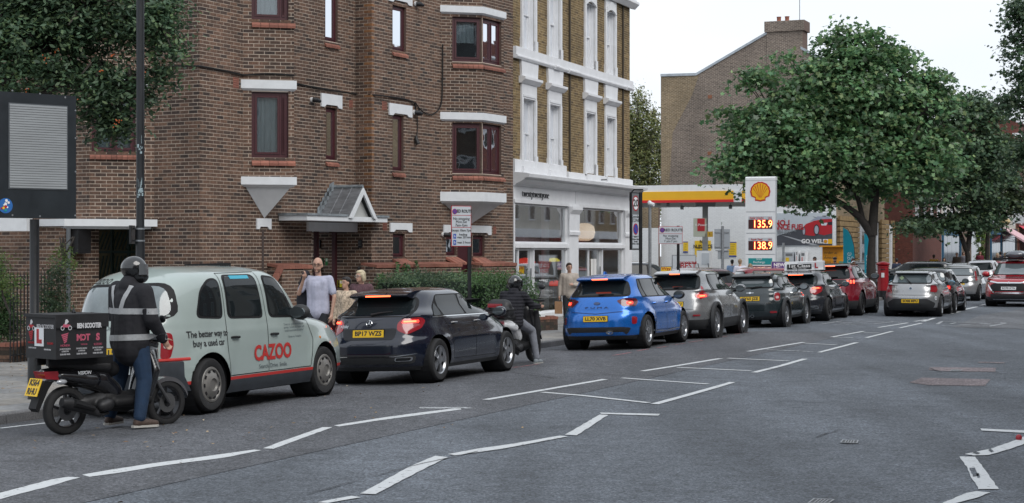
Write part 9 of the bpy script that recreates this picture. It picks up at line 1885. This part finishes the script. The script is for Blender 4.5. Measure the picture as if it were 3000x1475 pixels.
e, J, T = human('standing scooter rider in black reflective jacket, blue jeans and black full-face helmet', (rb0.x, rb0.y, .0), hdg-6, 1.95, dict(pel=(.04,0,.90), wai=(.04,.0,1.05), che=(.03,.01,1.28), nek=(.03,.0,1.45), hed=(.05,.03,1.59), lsh=(-.17,-.0,1.39), rsh=(.22,.0,1.37), lel=(-.26,.05,1.12), lwr=(-.20,.28,.98), rel=(.31,.02,1.10), rwr=(.30,.18,.90),
 lhi=(-.08,0,.90), rhi=(.13,0,.90), lkn=(-.22,.08,.50), rkn=(.17,.05,.48), lan=(-.28,.0,.09), ran=(.18,-.02,.09), lto=(-.31,.15,.04), rto=(.25,.15,.04)), cloth('rider_jacket', (.013, .013, .017)), c_jean, P('shoe_brown', (.07, .045, .035), .7, n=(30, .4)), helmet=True, stripes=True, turn=48, vox=.013, fat=1.12)
s0 = Vector((-.17, 30.35, -.035)); s1 = s0+Vector((.3827, .9239, 0))*1.5; sc2 = scooter('white and black maxi scooter waiting behind the blue crossover', s0, s1, .29, 1.46, P('maxi_black', (.016, .016, .018), .35), maxi=True)
me = text_mesh('KYMCO', .05, M_txtk, depth=.002); me.transform(Matrix.Translation((.2, -.205, .74)) @ Matrix(((1,0,0,0),(0,0,-1,0),(0,1,0,0),(0,0,0,1)))); linko('side_lettering', me, sc2)
tcs = empty('top_case', Matrix.Translation(s0) @ sc2.rotation_euler.to_matrix().to_4x4() @ Vector((-.12, 0, .88)), sc2.rotation_euler.z, label='black rounded top case with a red reflector on the second scooter', cat='top case')
blob([([(-.12, -.13, .08), (-.12, .13, .08)], [.10, .10]), ([(.12, -.13, .08), (.12, .13, .08)], [.10, .10]), ([(-.12, -.13, .10), (.12, -.13, .10)], [.10, .10]), ([(-.12, .13, .1), (.12, .13, .1)], [.10, .10]), ([(0, -.1, .18), (0, .1, .18)], [.13, .13])], .016, P('case_black', (.02, .02, .022), .5), 'case', tcs)
q = MB(); q.box(-.235, -.19, -.13, .13, .17, .235); q.build('reflector', M_lens, tcs); q = MB(); q.box(-.23, .23, -.235, .235, .115, .13); q.build('seam_band', M_trim, tcs)
hd2 = 22.5; ps_ = Matrix.Translation(s0) @ sc2.rotation_euler.to_matrix().to_4x4() @ Vector((.42, 0, 0))
human('seated scooter rider in black puffer jacket, grey joggers and glossy black helmet', (ps_.x, ps_.y, -.03), hd2, 1.74, dict(pel=(0,0,.80), wai=(0,.03,.94), che=(0,.10,1.14), nek=(0,.12,1.31), hed=(0,.16,1.44), lsh=(-.18,.10,1.24), rsh=(.18,.10,1.24), lel=(-.27,.30,1.06), rel=(.27,.30,1.06), lwr=(-.30,.56,1.04), rwr=(.30,.56,1.04), lhi=(-.10,.05,.78), rhi=(.10,.05,.78), lkn=(-.22,.46,.62), rkn=(.22,.44,.60), lan=(-.20,.50,.25), ran=(.32,.42,.09), lto=(-.20,.65,.22), rto=(.34,.6,.05)), cloth('puffer_black', (.014, .014, .02), 14), c_grey, P('shoe_grey', (.25, .28, .30), .7), helmet=True, turn=10, vox=.013, puffy=True)
ap = empty('leg_apron', Matrix.Translation(s0) @ sc2.rotation_euler.to_matrix().to_4x4() @ Vector((1.0, 0, .3)), sc2.rotation_euler.z, label='black leg apron hanging over the front of the second scooter', cat='leg cover')
blob([([(.12, -.20, .62), (.08, -.24, .3), (.05, -.20, .02)], [.05, .07, .05]), ([(.12, .20, .62), (.08, .24, .3), (.05, .20, .02)], [.05, .07, .05]), ([(.16, 0, .68), (.2, 0, .3), (.15, 0, .05)], [.08, .12, .08])], .016, c_bk, 'apron', ap)
bpy.data.scenes.remove(TS)
